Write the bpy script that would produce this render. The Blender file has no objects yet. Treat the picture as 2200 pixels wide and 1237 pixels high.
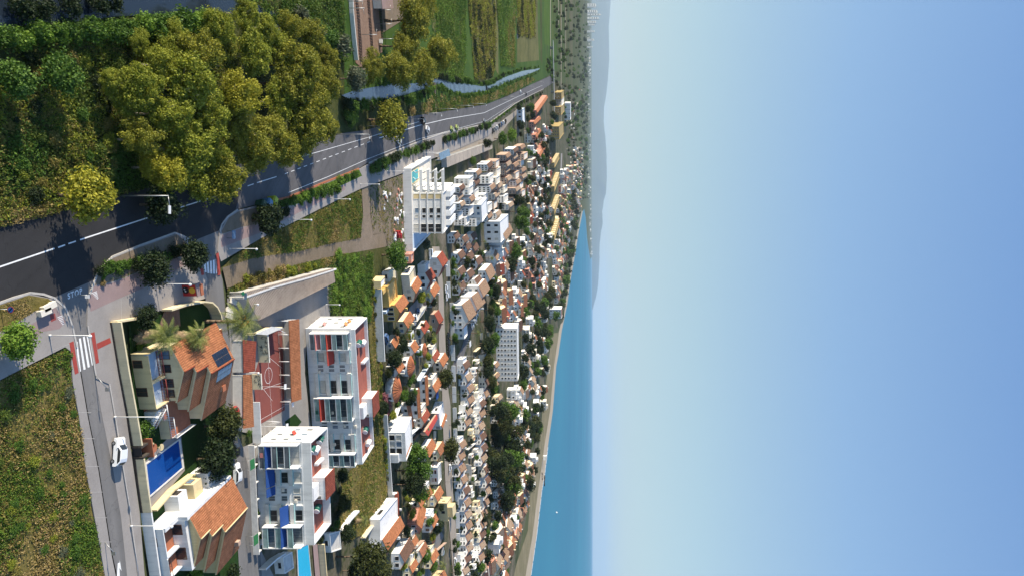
import bpy, math, random
from mathutils import Vector, Matrix, noise
from bpy_extras.io_utils import axis_conversion  # noqa
R = math.radians
sc = bpy.context.scene
col = sc.collection
# ------------------------------------------------------------------ camera
# The photograph lies on its side: world "up" runs to the right of the picture.
H, F, HX, CY, PW = 75.0, 1450.0, 1275.0, 618.5, 2200.0
cd = bpy.data.cameras.new('camera'); cam = bpy.data.objects.new('camera', cd); col.objects.link(cam)
cam.matrix_world = Matrix(((0, -1, 0, 0), (0, 0, -1, 0), (1, 0, 0, H), (0, 0, 0, 1)))
cd.sensor_fit = 'HORIZONTAL'; cd.sensor_width = 36; cd.lens = 36 * F / PW
cd.shift_x = -(HX - 1100) / PW; cd.shift_y = 0
cd.clip_start = 1; cd.clip_end = 200000
sc.camera = cam
# ------------------------------------------------------------------ light
SUN_EL, SUN_AZ = R(23), R(12.5)
S = Vector((-math.cos(SUN_EL) * math.cos(SUN_AZ), -math.cos(SUN_EL) * math.sin(SUN_AZ), math.sin(SUN_EL)))
w = bpy.data.worlds.new('World'); sc.world = w; w.use_nodes = True
nt = w.node_tree; nt.nodes.clear()
sky = nt.nodes.new('ShaderNodeTexSky'); sky.sky_type = 'NISHITA'; sky.sun_disc = False
sky.sun_elevation = SUN_EL; sky.sun_rotation = math.atan2(S.x, S.y); sky.altitude = 100
sky.air_density = 1.0; sky.dust_density = 0.6; sky.ozone_density = 2.2
bg = nt.nodes.new('ShaderNodeBackground'); bg.inputs[1].default_value = 0.13
wo = nt.nodes.new('ShaderNodeOutputWorld')
# the clear hazy afternoon sky: Nishita blended with the photograph's soft pale-to-blue gradient
geo = nt.nodes.new('ShaderNodeTexCoord'); sep = nt.nodes.new('ShaderNodeSeparateXYZ'); rp = nt.nodes.new('ShaderNodeValToRGB'); mixn = nt.nodes.new('ShaderNodeMix'); mixn.data_type = 'RGBA'
SKY = ((0.0, (.285, .335, .33)), (.03, (.272, .34, .345)), (.15, (.245, .342, .38)), (.34, (.17, .285, .445)), (.54, (.115, .222, .425)), (1.0, (.07, .16, .38)))
while len(rp.color_ramp.elements) < len(SKY): rp.color_ramp.elements.new(.5)
for e, (p, c) in zip(rp.color_ramp.elements, SKY): e.position = p; e.color = (*[x * 6.6 for x in c], 1)
nt.links.new(geo.outputs['Generated'], sep.inputs[0]); nt.links.new(sep.outputs['Z'], rp.inputs[0])
mixn.inputs[0].default_value = .8; nt.links.new(sky.outputs[0], mixn.inputs[6]); nt.links.new(rp.outputs[0], mixn.inputs[7])
nt.links.new(mixn.outputs[2], bg.inputs[0]); nt.links.new(bg.outputs[0], wo.inputs[0])
sl = bpy.data.lights.new('sun', 'SUN'); sl.energy = 4.6; sl.angle = R(0.5); sl.color = (1.0, 0.9, 0.74)
so = bpy.data.objects.new('sun', sl); col.objects.link(so); so.rotation_euler = S.to_track_quat('Z', 'Y').to_euler(); so.location = (0, 0, 300)
sc.view_settings.view_transform = 'Standard'; sc.view_settings.look = 'None'
sc.view_settings.exposure = 0.92; sc.view_settings.gamma = 1
sc.cycles.max_bounces = 6; sc.cycles.transparent_max_bounces = 8; sc.cycles.volume_bounces = 1
rnd = random.Random(7)

# ------------------------------------------------------------------ helpers
def G(px, py, z=0.0):
    """the place in the world, at height z, that the photograph shows at (px, py)"""
    Y = (H - z) * F / (HX - px)
    return Vector(((py - CY) * Y / F, Y, z))
def hgt(xb, xt):
    return H * (xt - xb) / (HX - xb)
def inpoly(x, y, P):
    c = False; j = len(P) - 1
    for i in range(len(P)):
        if (P[i][1] > y) != (P[j][1] > y) and x < (P[j][0] - P[i][0]) * (y - P[i][1]) / (P[j][1] - P[i][1]) + P[i][0]: c = not c
        j = i
    return c

OFF = {}
class Fr:
    """a slanted box frame: origin, two ground directions and up"""
    def __init__(s, O, eu, ev): s.O, s.eu, s.ev = Vector(O), Vector(eu), Vector(ev)
    def p(s, u, v, z): return s.O + s.eu * u + s.ev * v + Vector((0, 0, z))
def frame3(A, B, C, xb, zb=0.0):
    """from three roof corners in the photograph and the foot below the first"""
    h = zb + (H - zb) * (A[0] - xb) / (HX - xb)
    a, b, c = G(*A, h), G(*B, h), G(*C, h)
    W, D = (b - a).length, (c - a).length
    return Fr((a.x, a.y, zb), (b - a) / W, (c - a) / D), W, D, h - zb
def framer(O, ang, ): 
    c, s = math.cos(ang), math.sin(ang)
    return Fr(O, (c, s, 0), (-s, c, 0))

class MB:
    def __init__(s): s.v, s.f, s.m, s.sm = [], [], [], []
    def poly(s, pts, m=0, sm=False):
        n = len(s.v); s.v += [tuple(p) for p in pts]; s.f.append(tuple(range(n, n + len(pts)))); s.m.append(m); s.sm.append(sm)
    def box(s, fr, u0, u1, v0, v1, z0, z1, m=0, mt=None):
        P = [fr.p(u, v, z) for z in (z0, z1) for (u, v) in ((u0, v0), (u1, v0), (u1, v1), (u0, v1))]
        n = len(s.v); s.v += [tuple(p) for p in P]
        for k, q in enumerate(((3, 2, 1, 0), (4, 5, 6, 7), (0, 1, 5, 4), (1, 2, 6, 5), (2, 3, 7, 6), (3, 0, 4, 7))):
            s.f.append(tuple(n + i for i in q)); s.m.append(mt if (k == 1 and mt is not None) else m); s.sm.append(False)
    def prism(s, pts, z0, z1, m=0, mt=None):
        """upright prism over a ground polygon"""
        a = sum(pts[i - 1][0] * pts[i][1] - pts[i][0] * pts[i - 1][1] for i in range(len(pts)))
        if a < 0: pts = pts[::-1]
        k = len(pts); n = len(s.v)
        s.v += [(p[0], p[1], z0) for p in pts] + [(p[0], p[1], z1) for p in pts]
        s.f.append(tuple(range(n + k - 1, n - 1, -1))); s.m.append(m); s.sm.append(False)
        s.f.append(tuple(range(n + k, n + 2 * k))); s.m.append(m if mt is None else mt); s.sm.append(False)
        for i in range(k):
            j = (i + 1) % k; s.f.append((n + i, n + j, n + k + j, n + k + i)); s.m.append(m); s.sm.append(False)
    def slab(s, top, t, m=0, mt=None):
        """a sheet of thickness t under the given top outline"""
        k = len(top); n = len(s.v)
        s.v += [tuple(p) for p in top] + [(p[0], p[1], p[2] - t) for p in top]
        s.f.append(tuple(range(n, n + k))); s.m.append(m if mt is None else mt); s.sm.append(False)
        s.f.append(tuple(range(n + 2 * k - 1, n + k - 1, -1))); s.m.append(m); s.sm.append(False)
        for i in range(k):
            j = (i + 1) % k; s.f.append((n + j, n + i, n + k + i, n + k + j)); s.m.append(m); s.sm.append(False)
    def tube(s, p0, p1, r0, r1=None, n=8, m=0, caps=True):
        p0, p1 = Vector(p0), Vector(p1); r1 = r0 if r1 is None else r1
        d = (p1 - p0).normalized(); a = d.orthogonal().normalized(); b = d.cross(a); k = len(s.v)
        for p, r in ((p0, r0), (p1, r1)):
            for i in range(n):
                t = 2 * math.pi * i / n; s.v.append(tuple(p + (a * math.cos(t) + b * math.sin(t)) * r))
        for i in range(n):
            j = (i + 1) % n; s.f.append((k + i, k + j, k + n + j, k + n + i)); s.m.append(m); s.sm.append(True)
        if caps:
            s.f.append(tuple(k + n - 1 - i for i in range(n))); s.m.append(m); s.sm.append(False)
            s.f.append(tuple(k + n + i for i in range(n))); s.m.append(m); s.sm.append(False)
    def ball(s, c, r, m=0, nu=12, nv=8, sq=(1, 1, 1)):
        c = Vector(c); k = len(s.v)
        for j in range(nv + 1):
            ph = math.pi * j / nv
            for i in range(nu):
                t = 2 * math.pi * i / nu
                s.v.append((c.x + r * sq[0] * math.sin(ph) * math.cos(t), c.y + r * sq[1] * math.sin(ph) * math.sin(t), c.z + r * sq[2] * math.cos(ph)))
        for j in range(nv):
            for i in range(nu):
                i2 = (i + 1) % nu
                s.f.append((k + j * nu + i, k + (j + 1) * nu + i, k + (j + 1) * nu + i2, k + j * nu + i2)); s.m.append(m); s.sm.append(True)
    def mesh(s, name, mats, off=(0, 0, 0), uv=True):
        me = bpy.data.meshes.new(name)
        me.from_pydata([(p[0] - off[0], p[1] - off[1], p[2] - off[2]) for p in s.v], [], s.f)
        for mm in mats: me.materials.append(mm)
        me.polygons.foreach_set('material_index', s.m); me.polygons.foreach_set('use_smooth', s.sm)
        if uv and len(s.f) < 20000:
            ul = me.uv_layers.new(name='uv'); Z = Vector((0, 0, 1)); buf = [0.0] * (2 * len(me.loops))
            for p in me.polygons:
                n = p.normal; t = Z.cross(n)
                t = t.normalized() if t.length > .05 else Vector((1, 0, 0)); b = n.cross(t)
                for li in p.loop_indices:
                    q = me.vertices[me.loops[li].vertex_index].co; buf[2 * li] = q.dot(t); buf[2 * li + 1] = q.dot(b)
            ul.data.foreach_set('uv', buf)
        me.update(); return me
    def build(s, name, mats, parent=None, **kw):
        if not isinstance(mats, (list, tuple)): mats = [mats]
        off = OFF.get(parent.name, (0, 0, 0)) if parent else kw.pop('off', (0, 0, 0))
        me = s.mesh(name, mats, off); o = bpy.data.objects.new(name, me); col.objects.link(o)
        if parent: o.parent = parent
        else: o.location = off
        OFF[o.name] = off
        if kw: tag(o, **kw)
        return o
def tag(o, label=None, cat=None, group=None, kind=None):
    if label: o['label'] = label
    if cat: o['category'] = cat
    if group: o['group'] = group
    if kind: o['kind'] = kind
    return o
def empty(name, loc, label, cat, group=None, rz=0.0):
    o = bpy.data.objects.new(name, None); col.objects.link(o); o.location = loc; o.rotation_euler.z = rz
    o.empty_display_size = .5; OFF[o.name] = tuple(loc); return tag(o, label, cat, group)
def copy_tree(o, parent=None):
    c = o.copy(); col.objects.link(c)
    if parent: c.parent = parent
    for ch in o.children: copy_tree(ch, c)
    return c

# ------------------------------------------------------------------ materials
M = {}
def lin(c): return tuple(((x / 255) / 12.92 if x / 255 < .04045 else (((x / 255) + .055) / 1.055) ** 2.4) for x in c)
class NT:
    def __init__(s, name):
        s.mat = bpy.data.materials.new(name); s.mat.use_nodes = True; s.t = s.mat.node_tree
        s.b = s.t.nodes['Principled BSDF']
    def n(s, typ, **kw):
        x = s.t.nodes.new('ShaderNode' + typ)
        for k, v in kw.items(): setattr(x, k, v)
        return x
    def l(s, a, b): s.t.links.new(a, b)
    def noise(s, vec, scale, detail=4, rough=.6):
        n = s.n('TexNoise'); n.inputs['Scale'].default_value = scale; n.inputs['Detail'].default_value = detail; n.inputs['Roughness'].default_value = rough
        if vec is not None: s.l(vec, n.inputs['Vector'])
        return n.outputs['Fac']
    def ramp(s, fac, stops):
        r = s.n('ValToRGB'); e = r.color_ramp.elements
        while len(e) < len(stops): e.new(0.5)
        for k, (p, c) in enumerate(stops): e[k].position = p; e[k].color = (*c, 1)
        s.l(fac, r.inputs[0]); return r.outputs[0]
    def mix(s, fac, a, b, typ='MIX'):
        m = s.n('Mix', data_type='RGBA', blend_type=typ)
        for i, v in ((0, fac), (6, a), (7, b)):
            if hasattr(v, 'links'): s.l(v, m.inputs[i])
            else: m.inputs[i].default_value = v if i == 0 else (*v, 1)
        return m.outputs[2]
    def math(s, op, a, b=0.0):
        m = s.n('Math', operation=op)
        for i, v in ((0, a), (1, b)):
            if hasattr(v, 'links'): s.l(v, m.inputs[i])
            else: m.inputs[i].default_value = v
        return m.outputs[0]
    def bump(s, hgt_, dist=.05, st=.5):
        b = s.n('Bump'); b.inputs['Distance'].default_value = dist; b.inputs['Strength'].default_value = st
        s.l(hgt_, b.inputs['Height']); s.l(b.outputs[0], s.b.inputs['Normal'])
    def pos(s): return s.n('NewGeometry').outputs['Position']
    def uv(s): return s.n('TexCoord').outputs['UV']
    def obj(s): return s.n('TexCoord').outputs['Object']
def simple(name, c, rough=.8, var=.18, scale=1.2, metal=0.0, spec=.3, bump=0.0):
    """paint, plaster or metal with slight soiling"""
    k = NT(name); a = tuple(x * (1 - var) for x in c); b = tuple(min(1, x * (1 + var * .6)) for x in c)
    p = k.pos(); f = k.noise(p, scale, 5, .65)
    f2 = k.noise(p, scale * .13, 3, .5)
    cc = k.ramp(k.math('MULTIPLY', f, k.math('ADD', f2, .5)), ((.3, a), (.68, b)))
    k.l(cc, k.b.inputs['Base Color']); k.b.inputs['Roughness'].default_value = rough
    k.b.inputs['Metallic'].default_value = metal; k.b.inputs['Specular IOR Level'].default_value = spec
    if bump: k.bump(f, .05, bump)
    M[name] = k.mat; return k.mat
def ground(name, stops, scale=.35, fine=3.0, bump=.6, rough=.95, stretch=None, big=.03):
    """earth and low growth: broad patches broken by fine mottling"""
    k = NT(name); p = k.pos()
    if stretch:
        mp = k.n('Mapping'); mp.inputs['Scale'].default_value = stretch; k.l(p, mp.inputs['Vector']); p = mp.outputs[0]
    a = k.noise(p, scale, 6, .7); b = k.noise(p, fine, 4, .7); c = k.noise(p, big, 3, .6)
    f = k.math('ADD', k.math('MULTIPLY', a, .5), k.math('ADD', k.math('MULTIPLY', b, .3), k.math('MULTIPLY', c, .45)))
    f = k.math('SUBTRACT', f, .12)
    k.l(k.ramp(f, stops), k.b.inputs['Base Color']); k.b.inputs['Roughness'].default_value = rough; k.b.inputs['Specular IOR Level'].default_value = .1
    k.bump(k.math('ADD', a, b), .25, bump); M[name] = k.mat; return k.mat
def asphalt(name, c, ang, worn=1.35):
    """road surface: long tyre-worn bands along the road, patches, cracks, stains"""
    k = NT(name); p = k.pos(); mp = k.n('Mapping'); mp.inputs['Rotation'].default_value = (0, 0, ang); k.l(p, mp.inputs['Vector'])
    m2 = k.n('Mapping'); m2.inputs['Scale'].default_value = (1, .035, 1); k.l(mp.outputs[0], m2.inputs['Vector'])
    band = k.noise(m2.outputs[0], .55, 3, .5); fine = k.noise(p, 7.0, 4, .7); st = k.noise(p, .22, 5, .65)
    v = k.n('TexVoronoi'); v.feature = 'DISTANCE_TO_EDGE'; v.inputs['Scale'].default_value = .16; nz = k.n('TexNoise'); nz.inputs['Scale'].default_value = .5; nz.inputs['Detail'].default_value = 5; k.l(p, nz.inputs['Vector'])
    k.l(k.mix(.35, p, nz.outputs['Color'], 'LINEAR_LIGHT') if False else k.mix(.0, p, p), v.inputs['Vector']); dist = k.n('VectorMath', operation='ADD'); sc3 = k.n('VectorMath', operation='SCALE'); sc3.inputs['Scale'].default_value = 3.5; k.l(nz.outputs['Color'], sc3.inputs[0]); k.l(p, dist.inputs[0]); k.l(sc3.outputs[0], dist.inputs[1]); k.l(dist.outputs[0], v.inputs['Vector'])
    crack = k.ramp(v.outputs['Distance'], ((.0, (.72, .72, .72)), (.012, (1, 1, 1))))
    f = k.math('ADD', k.math('MULTIPLY', band, .5), k.math('ADD', k.math('MULTIPLY', st, .35), k.math('MULTIPLY', fine, .2)))
    base = k.ramp(f, ((.3, tuple(x * .72 for x in c)), (.5, c), (.72, tuple(x * worn for x in c))))
    k.l(k.mix(1.0, base, crack, 'MULTIPLY'), k.b.inputs['Base Color']); k.b.inputs['Roughness'].default_value = .88; k.b.inputs['Specular IOR Level'].default_value = .25; k.bump(fine, .02, .25)
    M[name] = k.mat
def streaked(name, c, amt=.3):
    """painted render with rain streaks and grime"""
    k = NT(name); p = k.pos(); mp = k.n('Mapping'); mp.inputs['Scale'].default_value = (1.6, 1.6, .12); k.l(p, mp.inputs['Vector']); a = k.noise(mp.outputs[0], 1.0, 5, .7); b = k.noise(p, .35, 4, .6); g = k.noise(p, 3.0, 4, .7)
    f = k.math('ADD', k.math('MULTIPLY', a, .55), k.math('ADD', k.math('MULTIPLY', b, .35), k.math('MULTIPLY', g, .12)))
    k.l(k.ramp(f, ((.36, tuple(x * (1 - amt) for x in c)), (.52, c), (.75, tuple(min(.85, x * 1.06) for x in c)))), k.b.inputs['Base Color']); k.b.inputs['Roughness'].default_value = .8; k.b.inputs['Specular IOR Level'].default_value = .2; M[name] = k.mat
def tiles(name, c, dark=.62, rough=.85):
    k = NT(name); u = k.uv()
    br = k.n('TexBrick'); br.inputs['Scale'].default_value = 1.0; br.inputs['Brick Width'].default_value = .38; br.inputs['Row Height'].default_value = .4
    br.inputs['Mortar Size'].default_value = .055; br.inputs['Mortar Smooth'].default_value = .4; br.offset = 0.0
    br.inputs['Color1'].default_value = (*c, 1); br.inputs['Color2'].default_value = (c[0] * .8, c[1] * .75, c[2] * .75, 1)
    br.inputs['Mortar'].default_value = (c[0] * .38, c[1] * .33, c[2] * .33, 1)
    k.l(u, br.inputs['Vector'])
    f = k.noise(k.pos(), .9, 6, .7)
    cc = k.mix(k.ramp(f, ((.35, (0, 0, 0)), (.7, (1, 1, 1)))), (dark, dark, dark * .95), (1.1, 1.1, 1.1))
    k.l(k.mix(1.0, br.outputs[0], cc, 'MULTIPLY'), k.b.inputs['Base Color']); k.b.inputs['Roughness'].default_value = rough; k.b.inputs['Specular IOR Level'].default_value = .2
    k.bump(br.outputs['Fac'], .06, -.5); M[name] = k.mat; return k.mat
def glass(name, c, rough=.08):
    k = NT(name); k.b.inputs['Roughness'].default_value = rough; k.b.inputs['Specular IOR Level'].default_value = .6
    f = k.noise(k.pos(), .7, 2); k.l(k.ramp(f, ((.3, tuple(x * .6 for x in c)), (.7, c))), k.b.inputs['Base Color']); M[name] = k.mat; return k.mat
def leaf(name, a, b, c=None, trans=.25):
    """leaves whose green differs from leaf clump to leaf clump"""
    k = NT(name); g = k.n('NewGeometry'); f = k.noise(k.obj(), 2.2, 3, .6)
    v = k.math('ADD', k.math('MULTIPLY', g.outputs['Random Per Island'], .55), k.math('SUBTRACT', k.math('MULTIPLY', f, .9), .2))
    cc = k.ramp(v, ((.15, a), (.55, b), (.9, c or b))); k.l(cc, k.b.inputs['Base Color']); k.b.inputs['Roughness'].default_value = .6; k.b.inputs['Specular IOR Level'].default_value = .25
    tr = k.n('BsdfTranslucent'); k.l(cc, tr.inputs[0]); mx = k.n('MixShader'); mx.inputs[0].default_value = trans
    k.l(k.b.outputs[0], mx.inputs[1]); k.l(tr.outputs[0], mx.inputs[2]); k.l(mx.outputs[0], k.t.nodes['Material Output'].inputs['Surface'])
    M[name] = k.mat; return k.mat

ground('scrub', ((.2, (0.018, 0.030, 0.009)), (.42, (.04, .055, .014)), (.58, (.085, .085, .026)), (.8, (.16, .12, .05))), .5, 2.6)
ground('terrain', ((.2, (0.049, 0.070, 0.028)), (.45, (.07, .085, .035)), (.6, (.10, .105, .05)), (.8, (.19, .16, .10))), .01, .09, .2, big=.0016)
ground('marsh', ((.2, (0.034, 0.076, 0.014)), (.45, (.04, .085, .014)), (.62, (.075, .12, .022)), (.85, (.15, .14, .06))), .03, .5, .5, big=.008)
ground('marsh_dry', ((.25, (0.039, 0.046, 0.018)), (.42, (.10, .10, .035)), (.62, (.17, .16, .06)), (.85, (.26, .22, .13))), .07, .6, .5, big=.012)
ground('bright_grass', ((.2, (0.043, 0.085, 0.014)), (.45, (.05, .10, .012)), (.62, (.09, .14, .02)), (.85, (.16, .16, .04))), .4, 3.0)
ground('dry_grass', ((.2, (0.062, 0.056, 0.015)), (.45, (.13, .11, .03)), (.62, (.22, .17, .06)), (.85, (.34, .25, .11))), .5, 3.0)
ground('earth', ((.2, (.10, .075, .05)), (.45, (.19, .15, .105)), (.65, (.26, .20, .15)), (.85, (.34, .28, .21))), .4, 3.0, .4)
ground('lawn', ((.2, (0.014, 0.036, 0.010)), (.5, (.02, .05, .012)), (.8, (.035, .07, .02))), .7, 4.0, .5)
ground('paving', ((.2, (.20, .18, .165)), (.45, (.29, .265, .245)), (.65, (.35, .32, .295)), (.85, (.42, .385, .35))), .3, 4.0, .06, .9)
ground('paving_pink', ((.2, (.20, .145, .14)), (.45, (.28, .205, .195)), (.65, (.34, .245, .23)), (.85, (.40, .29, .27))), .3, 5.0, .06, .9)
ground('concrete', ((.2, (.19, .175, .16)), (.45, (.27, .25, .23)), (.65, (.33, .31, .285)), (.85, (.4, .375, .35))), .25, 3.0, .06, .9)
ground('tan_street', ((.2, (.24, .20, .16)), (.45, (.31, .265, .215)), (.65, (.36, .31, .255)), (.85, (.42, .365, .30))), .1, 1.2, .05, .9)
asphalt('asphalt_new', (.030, .029, .030), R(-40))
asphalt('asphalt_old', (.112, .106, .106), R(-45))
asphalt('street_grey', (.165, .157, .15), R(80))
ground('gravel', ((.2, (.12, .075, .05)), (.45, (.22, .14, .10)), (.65, (.30, .20, .14)), (.85, (.42, .29, .21))), .8, 2.2, .8, .95)
ground('sand', ((.2, (.32, .26, .19)), (.45, (.40, .335, .25)), (.65, (.45, .38, .29)), (.85, (.5, .43, .34))), .05, .4, .2)
ground('dune', ((.2, (.11, .11, .05)), (.45, (.19, .165, .095)), (.65, (.27, .225, .14)), (.85, (.34, .29, .19))), .05, .3, .3)
ground('court_red', ((.2, (.14, .05, .045)), (.45, (.20, .065, .055)), (.65, (.24, .08, .065)), (.85, (.29, .11, .09))), .2, 4.0, .02, .85)
ground('town_floor', ((.25, (.018, .032, .010)), (.45, (.045, .058, .022)), (.58, (.14, .12, .085)), (.8, (.27, .23, .18))), .09, .6, .3, big=.02)
streaked('white', (.74, .735, .72), .24); simple('white_dirty', (.66, .64, .60), .8, .16); simple('off_white', (.72, .66, .56), .8, .14)
streaked('cream', (.66, .53, .30), .22); streaked('cream_pale', (.70, .60, .39), .24); simple('yellow', (.62, .40, .13), .8, .12); simple('yellow_deep', (.34, .25, .10), .8, .15)
simple('pink_wall', (.50, .23, .17), .8, .15); simple('brick_wall', (.44, .31, .235), .85, .2, 3.0); simple('grey_wall', (.42, .41, .39), .85, .15); simple('blue_wall', (.50, .58, .66), .8, .1)
simple('mark_white', (.85, .84, .81), .75, .16, 2.5); simple('mark_red', (.36, .06, .045), .8, .15, 2.5); simple('kerb', (.46, .43, .39), .85, .15, 2.0)
simple('metal_white', (.72, .72, .72), .45, .06, metal=.0, spec=.5); simple('metal_grey', (.34, .35, .36), .4, .1, metal=.6); simple('metal_dark', (.03, .03, .033), .45, .1)
simple('dark_stone', (.06, .05, .042), .9, .5, 6.0, bump=.6); simple('wood_dark', (.12, .06, .035), .7, .2); simple('terracotta_plain', (.40, .14, .07), .85, .15)
simple('rail_red', (.28, .06, .05), .6, .1); simple('black', (.012, .012, .013), .5, .2); simple('rubber', (.015, .015, .016), .8, .2)
simple('bark', (.13, .095, .065), .95, .3, 2.0, bump=.5); simple('bark_pale', (.34, .29, .23), .9, .25, 2.0); simple('palm_trunk', (.20, .145, .10), .95, .35, 6.0, bump=.7)
simple('awning_red', (.42, .06, .04), .7, .08); simple('awning_pink', (.60, .24, .22), .7, .08); simple('awning_blue', (.02, .07, .26), .7, .1); simple('awning_orange', (.72, .22, .08), .7, .1)
simple('bin_green', (.02, .07, .035), .5, .15); simple('bin_blue', (.10, .22, .36), .5, .15); simple('bin_yellow', (.42, .46, .03), .5, .15); simple('teal_strip', (.40, .60, .58), .7, .08)
simple('tank_green', (.02, .12, .09), .45, .1); simple('panel_red', (.45, .03, .03), .5, .1); simple('sign_yellow', (.70, .42, .04), .5, .05); simple('green_mat', (.03, .17, .06), .8, .15); simple('sign_green', (.01, .22, .10), .5, .05)
simple('car_white', (.78, .79, .80), .25, .03, spec=.6); simple('car_black', (.012, .013, .015), .2, .1, spec=.6); simple('car_silver', (.42, .44, .46), .3, .05, metal=.5); simple('car_red', (.30, .03, .025), .25, .05, spec=.6); simple('car_blue', (.08, .16, .32), .25, .05, spec=.6); simple('car_lime', (.45, .52, .16), .3, .05, spec=.6); simple('car_teal', (.03, .13, .13), .3, .05)
simple('roof_flat', (.55, .53, .49), .9, .2); simple('roof_flat_red', (.32, .10, .07), .9, .2, .8); simple('shed_roof', (.40, .33, .26), .6, .2, .4)
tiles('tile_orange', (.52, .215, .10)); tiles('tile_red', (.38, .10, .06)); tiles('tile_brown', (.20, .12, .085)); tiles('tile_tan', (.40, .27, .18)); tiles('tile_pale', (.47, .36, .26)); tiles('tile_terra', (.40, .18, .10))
simple('curtain', (.52, .50, .45), .8, .2, 4.0); glass('glass_dark', (.03, .034, .04)); glass('glass_grey', (.14, .16, .18)); glass('glass_blue', (.16, .25, .36)); glass('glass_green', (.30, .42, .40), .12); glass('solar', (.012, .018, .035), .15)
leaf('leaf_olive', (.085, .115, .012), (.27, .30, .03), (.40, .40, .055), .3); leaf('leaf_yellow', (.17, .18, .015), (.36, .34, .03), (.46, .42, .055), .3); leaf('leaf_bronze', (.085, .095, .013), (.26, .265, .03), (.38, .345, .045), .3)
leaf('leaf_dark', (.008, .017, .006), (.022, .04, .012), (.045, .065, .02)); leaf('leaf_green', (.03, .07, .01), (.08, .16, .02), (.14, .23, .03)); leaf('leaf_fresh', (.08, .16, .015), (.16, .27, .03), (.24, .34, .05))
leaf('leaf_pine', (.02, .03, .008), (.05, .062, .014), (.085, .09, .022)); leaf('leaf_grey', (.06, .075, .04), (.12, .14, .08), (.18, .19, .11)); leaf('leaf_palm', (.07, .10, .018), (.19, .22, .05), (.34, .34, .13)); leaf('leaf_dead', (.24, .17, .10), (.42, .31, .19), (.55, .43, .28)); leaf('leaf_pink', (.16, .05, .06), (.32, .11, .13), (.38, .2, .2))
leaf('grass_green', (.05, .09, .012), (.12, .17, .025), (.19, .23, .04)); leaf('grass_dry', (.10, .095, .02), (.23, .20, .045), (.36, .28, .085)); leaf('grass_straw', (.20, .15, .05), (.38, .28, .11), (.5, .38, .18)); leaf('fruit', (.40, .17, .02), (.55, .26, .03), (.6, .34, .05))
def water(name, c, rough, sc_, st, c2=None, spec=.35):
    k = NT(name); p = k.pos(); f = k.noise(p, sc_, 5, .6); f2 = k.noise(p, sc_ * .01, 3, .5)
    k.l(k.ramp(f2, ((.35, c), (.65, c2 or c))), k.b.inputs['Base Color']); k.b.inputs['Roughness'].default_value = rough; k.b.inputs['Specular IOR Level'].default_value = spec
    k.bump(f, .3, st); M[name] = k.mat
water('sea', (.012, .145, .25), .45, .09, .6, (.024, .20, .30), .12); water('river', (.05, .08, .13), .15, .3, .08); water('channel', (.02, .03, .045), .12, .3, .06)
water('pool_deep', (.006, .06, .26), .12, 1.5, .12, (.008, .07, .30)); water('pool_light', (.02, .36, .58), .15, 1.8, .3, (.03, .42, .65)); water('pool_teal', (.06, .38, .42), .15, 1.0, .15)
# ------------------------------------------------------------------ the setting: land, roads, water, hills
def patch(name, mat, P, z, kind='structure'):
    m = MB(); pts = [G(x, y, z) for x, y in P]
    a = sum(pts[i - 1].x * pts[i].y - pts[i].x * pts[i - 1].y for i in range(len(pts)))
    m.poly(pts if a > 0 else pts[::-1]); return m.build(name, M[mat], kind=kind)
def raised(name, mat, P, z):
    m = MB(); m.prism([G(x, y, z) for x, y in P], -.05, z); return m.build(name, M[mat], kind='structure')
m = MB(); m.poly([(-80000, 40, -.5), (80000, 40, -.5), (80000, 74000, -.5), (-80000, 74000, -.5)]); m.build('ground', M['terrain'], kind='structure')
SHORE = [(1252, 455), (1243, 500), (1236, 545), (1226, 600), (1219, 652), (1207, 710), (1200, 760), (1195, 787), (1188, 880), (1177, 960), (1170.5, 1016), (1164, 1054), (1153, 1150), (1140.5, 1237), (1128, 1330)]
patch('sea', 'sea', SHORE[::-1] + [(1255, 450), (1258.5, 467), (1261.5, 512), (1266, 545), (1268.5, 557), (1270.5, 553), (1273.4, 556), (1273.4, 2600), (1128, 2600)], -.42)
patch('beach', 'sand', SHORE + [(1095, 1330), (1128, 1237), (1143, 1150), (1155, 1054), (1163, 1000), (1168, 960), (1181, 880), (1189, 787), (1200, 715), (1215, 652), (1222, 600), (1232, 545), (1240, 500), (1250, 452)], -.40)
patch('dunes', 'dune', [(1201, 714), (1190, 787), (1182, 880), (1169, 960), (1164, 1000), (1156, 1054), (1144, 1150), (1129, 1237), (1100, 1330), (1060, 1330), (1102, 1237), (1111, 1206), (1134, 1139), (1139, 1065), (1150, 1005), (1158, 960), (1165, 880), (1172, 800), (1183, 716)], -.37)
# foam at the water's edge, a thin broken line
m = MB()
for i in range(9, 14):
    (x0, y0), (x1, y1) = SHORE[i], SHORE[i + 1]
    for k in range(6):
        a, b = k / 6, (k + .75 + .2 * rnd.random()) / 6
        p, q = (x0 + (x1 - x0) * a, y0 + (y1 - y0) * a), (x0 + (x1 - x0) * b, y0 + (y1 - y0) * b)
        m.poly([G(p[0] - .2, p[1], -.34), G(q[0] - .2, q[1], -.34), G(q[0] + .7, q[1], -.34), G(p[0] + .7, p[1], -.34)])
m.build('foam', M['white'], kind='structure')
patch('town_ground', 'town_floor', [(545, 1500), (520, 1000), (500, 900), (480, 690), (700, 560), (800, 520), (868, 380), (880, 335), (1000, 296), (1110, 228), (1195, 172), (1235, 190), (1243, 480), (1230, 545), (1222, 600), (1210, 690), (1186, 716), (1166, 880), (1158, 960), (1139, 1065), (1111, 1206), (1040, 1500)], -.30)
patch('scrub_ground', 'scrub', [(-220, -500), (-220, 560), (0, 489), (640, 324), (790, 282), (880, 252), (947, 242), (1044, 226), (1044, 150), (740, 120), (738, -500)], -.33)
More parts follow.
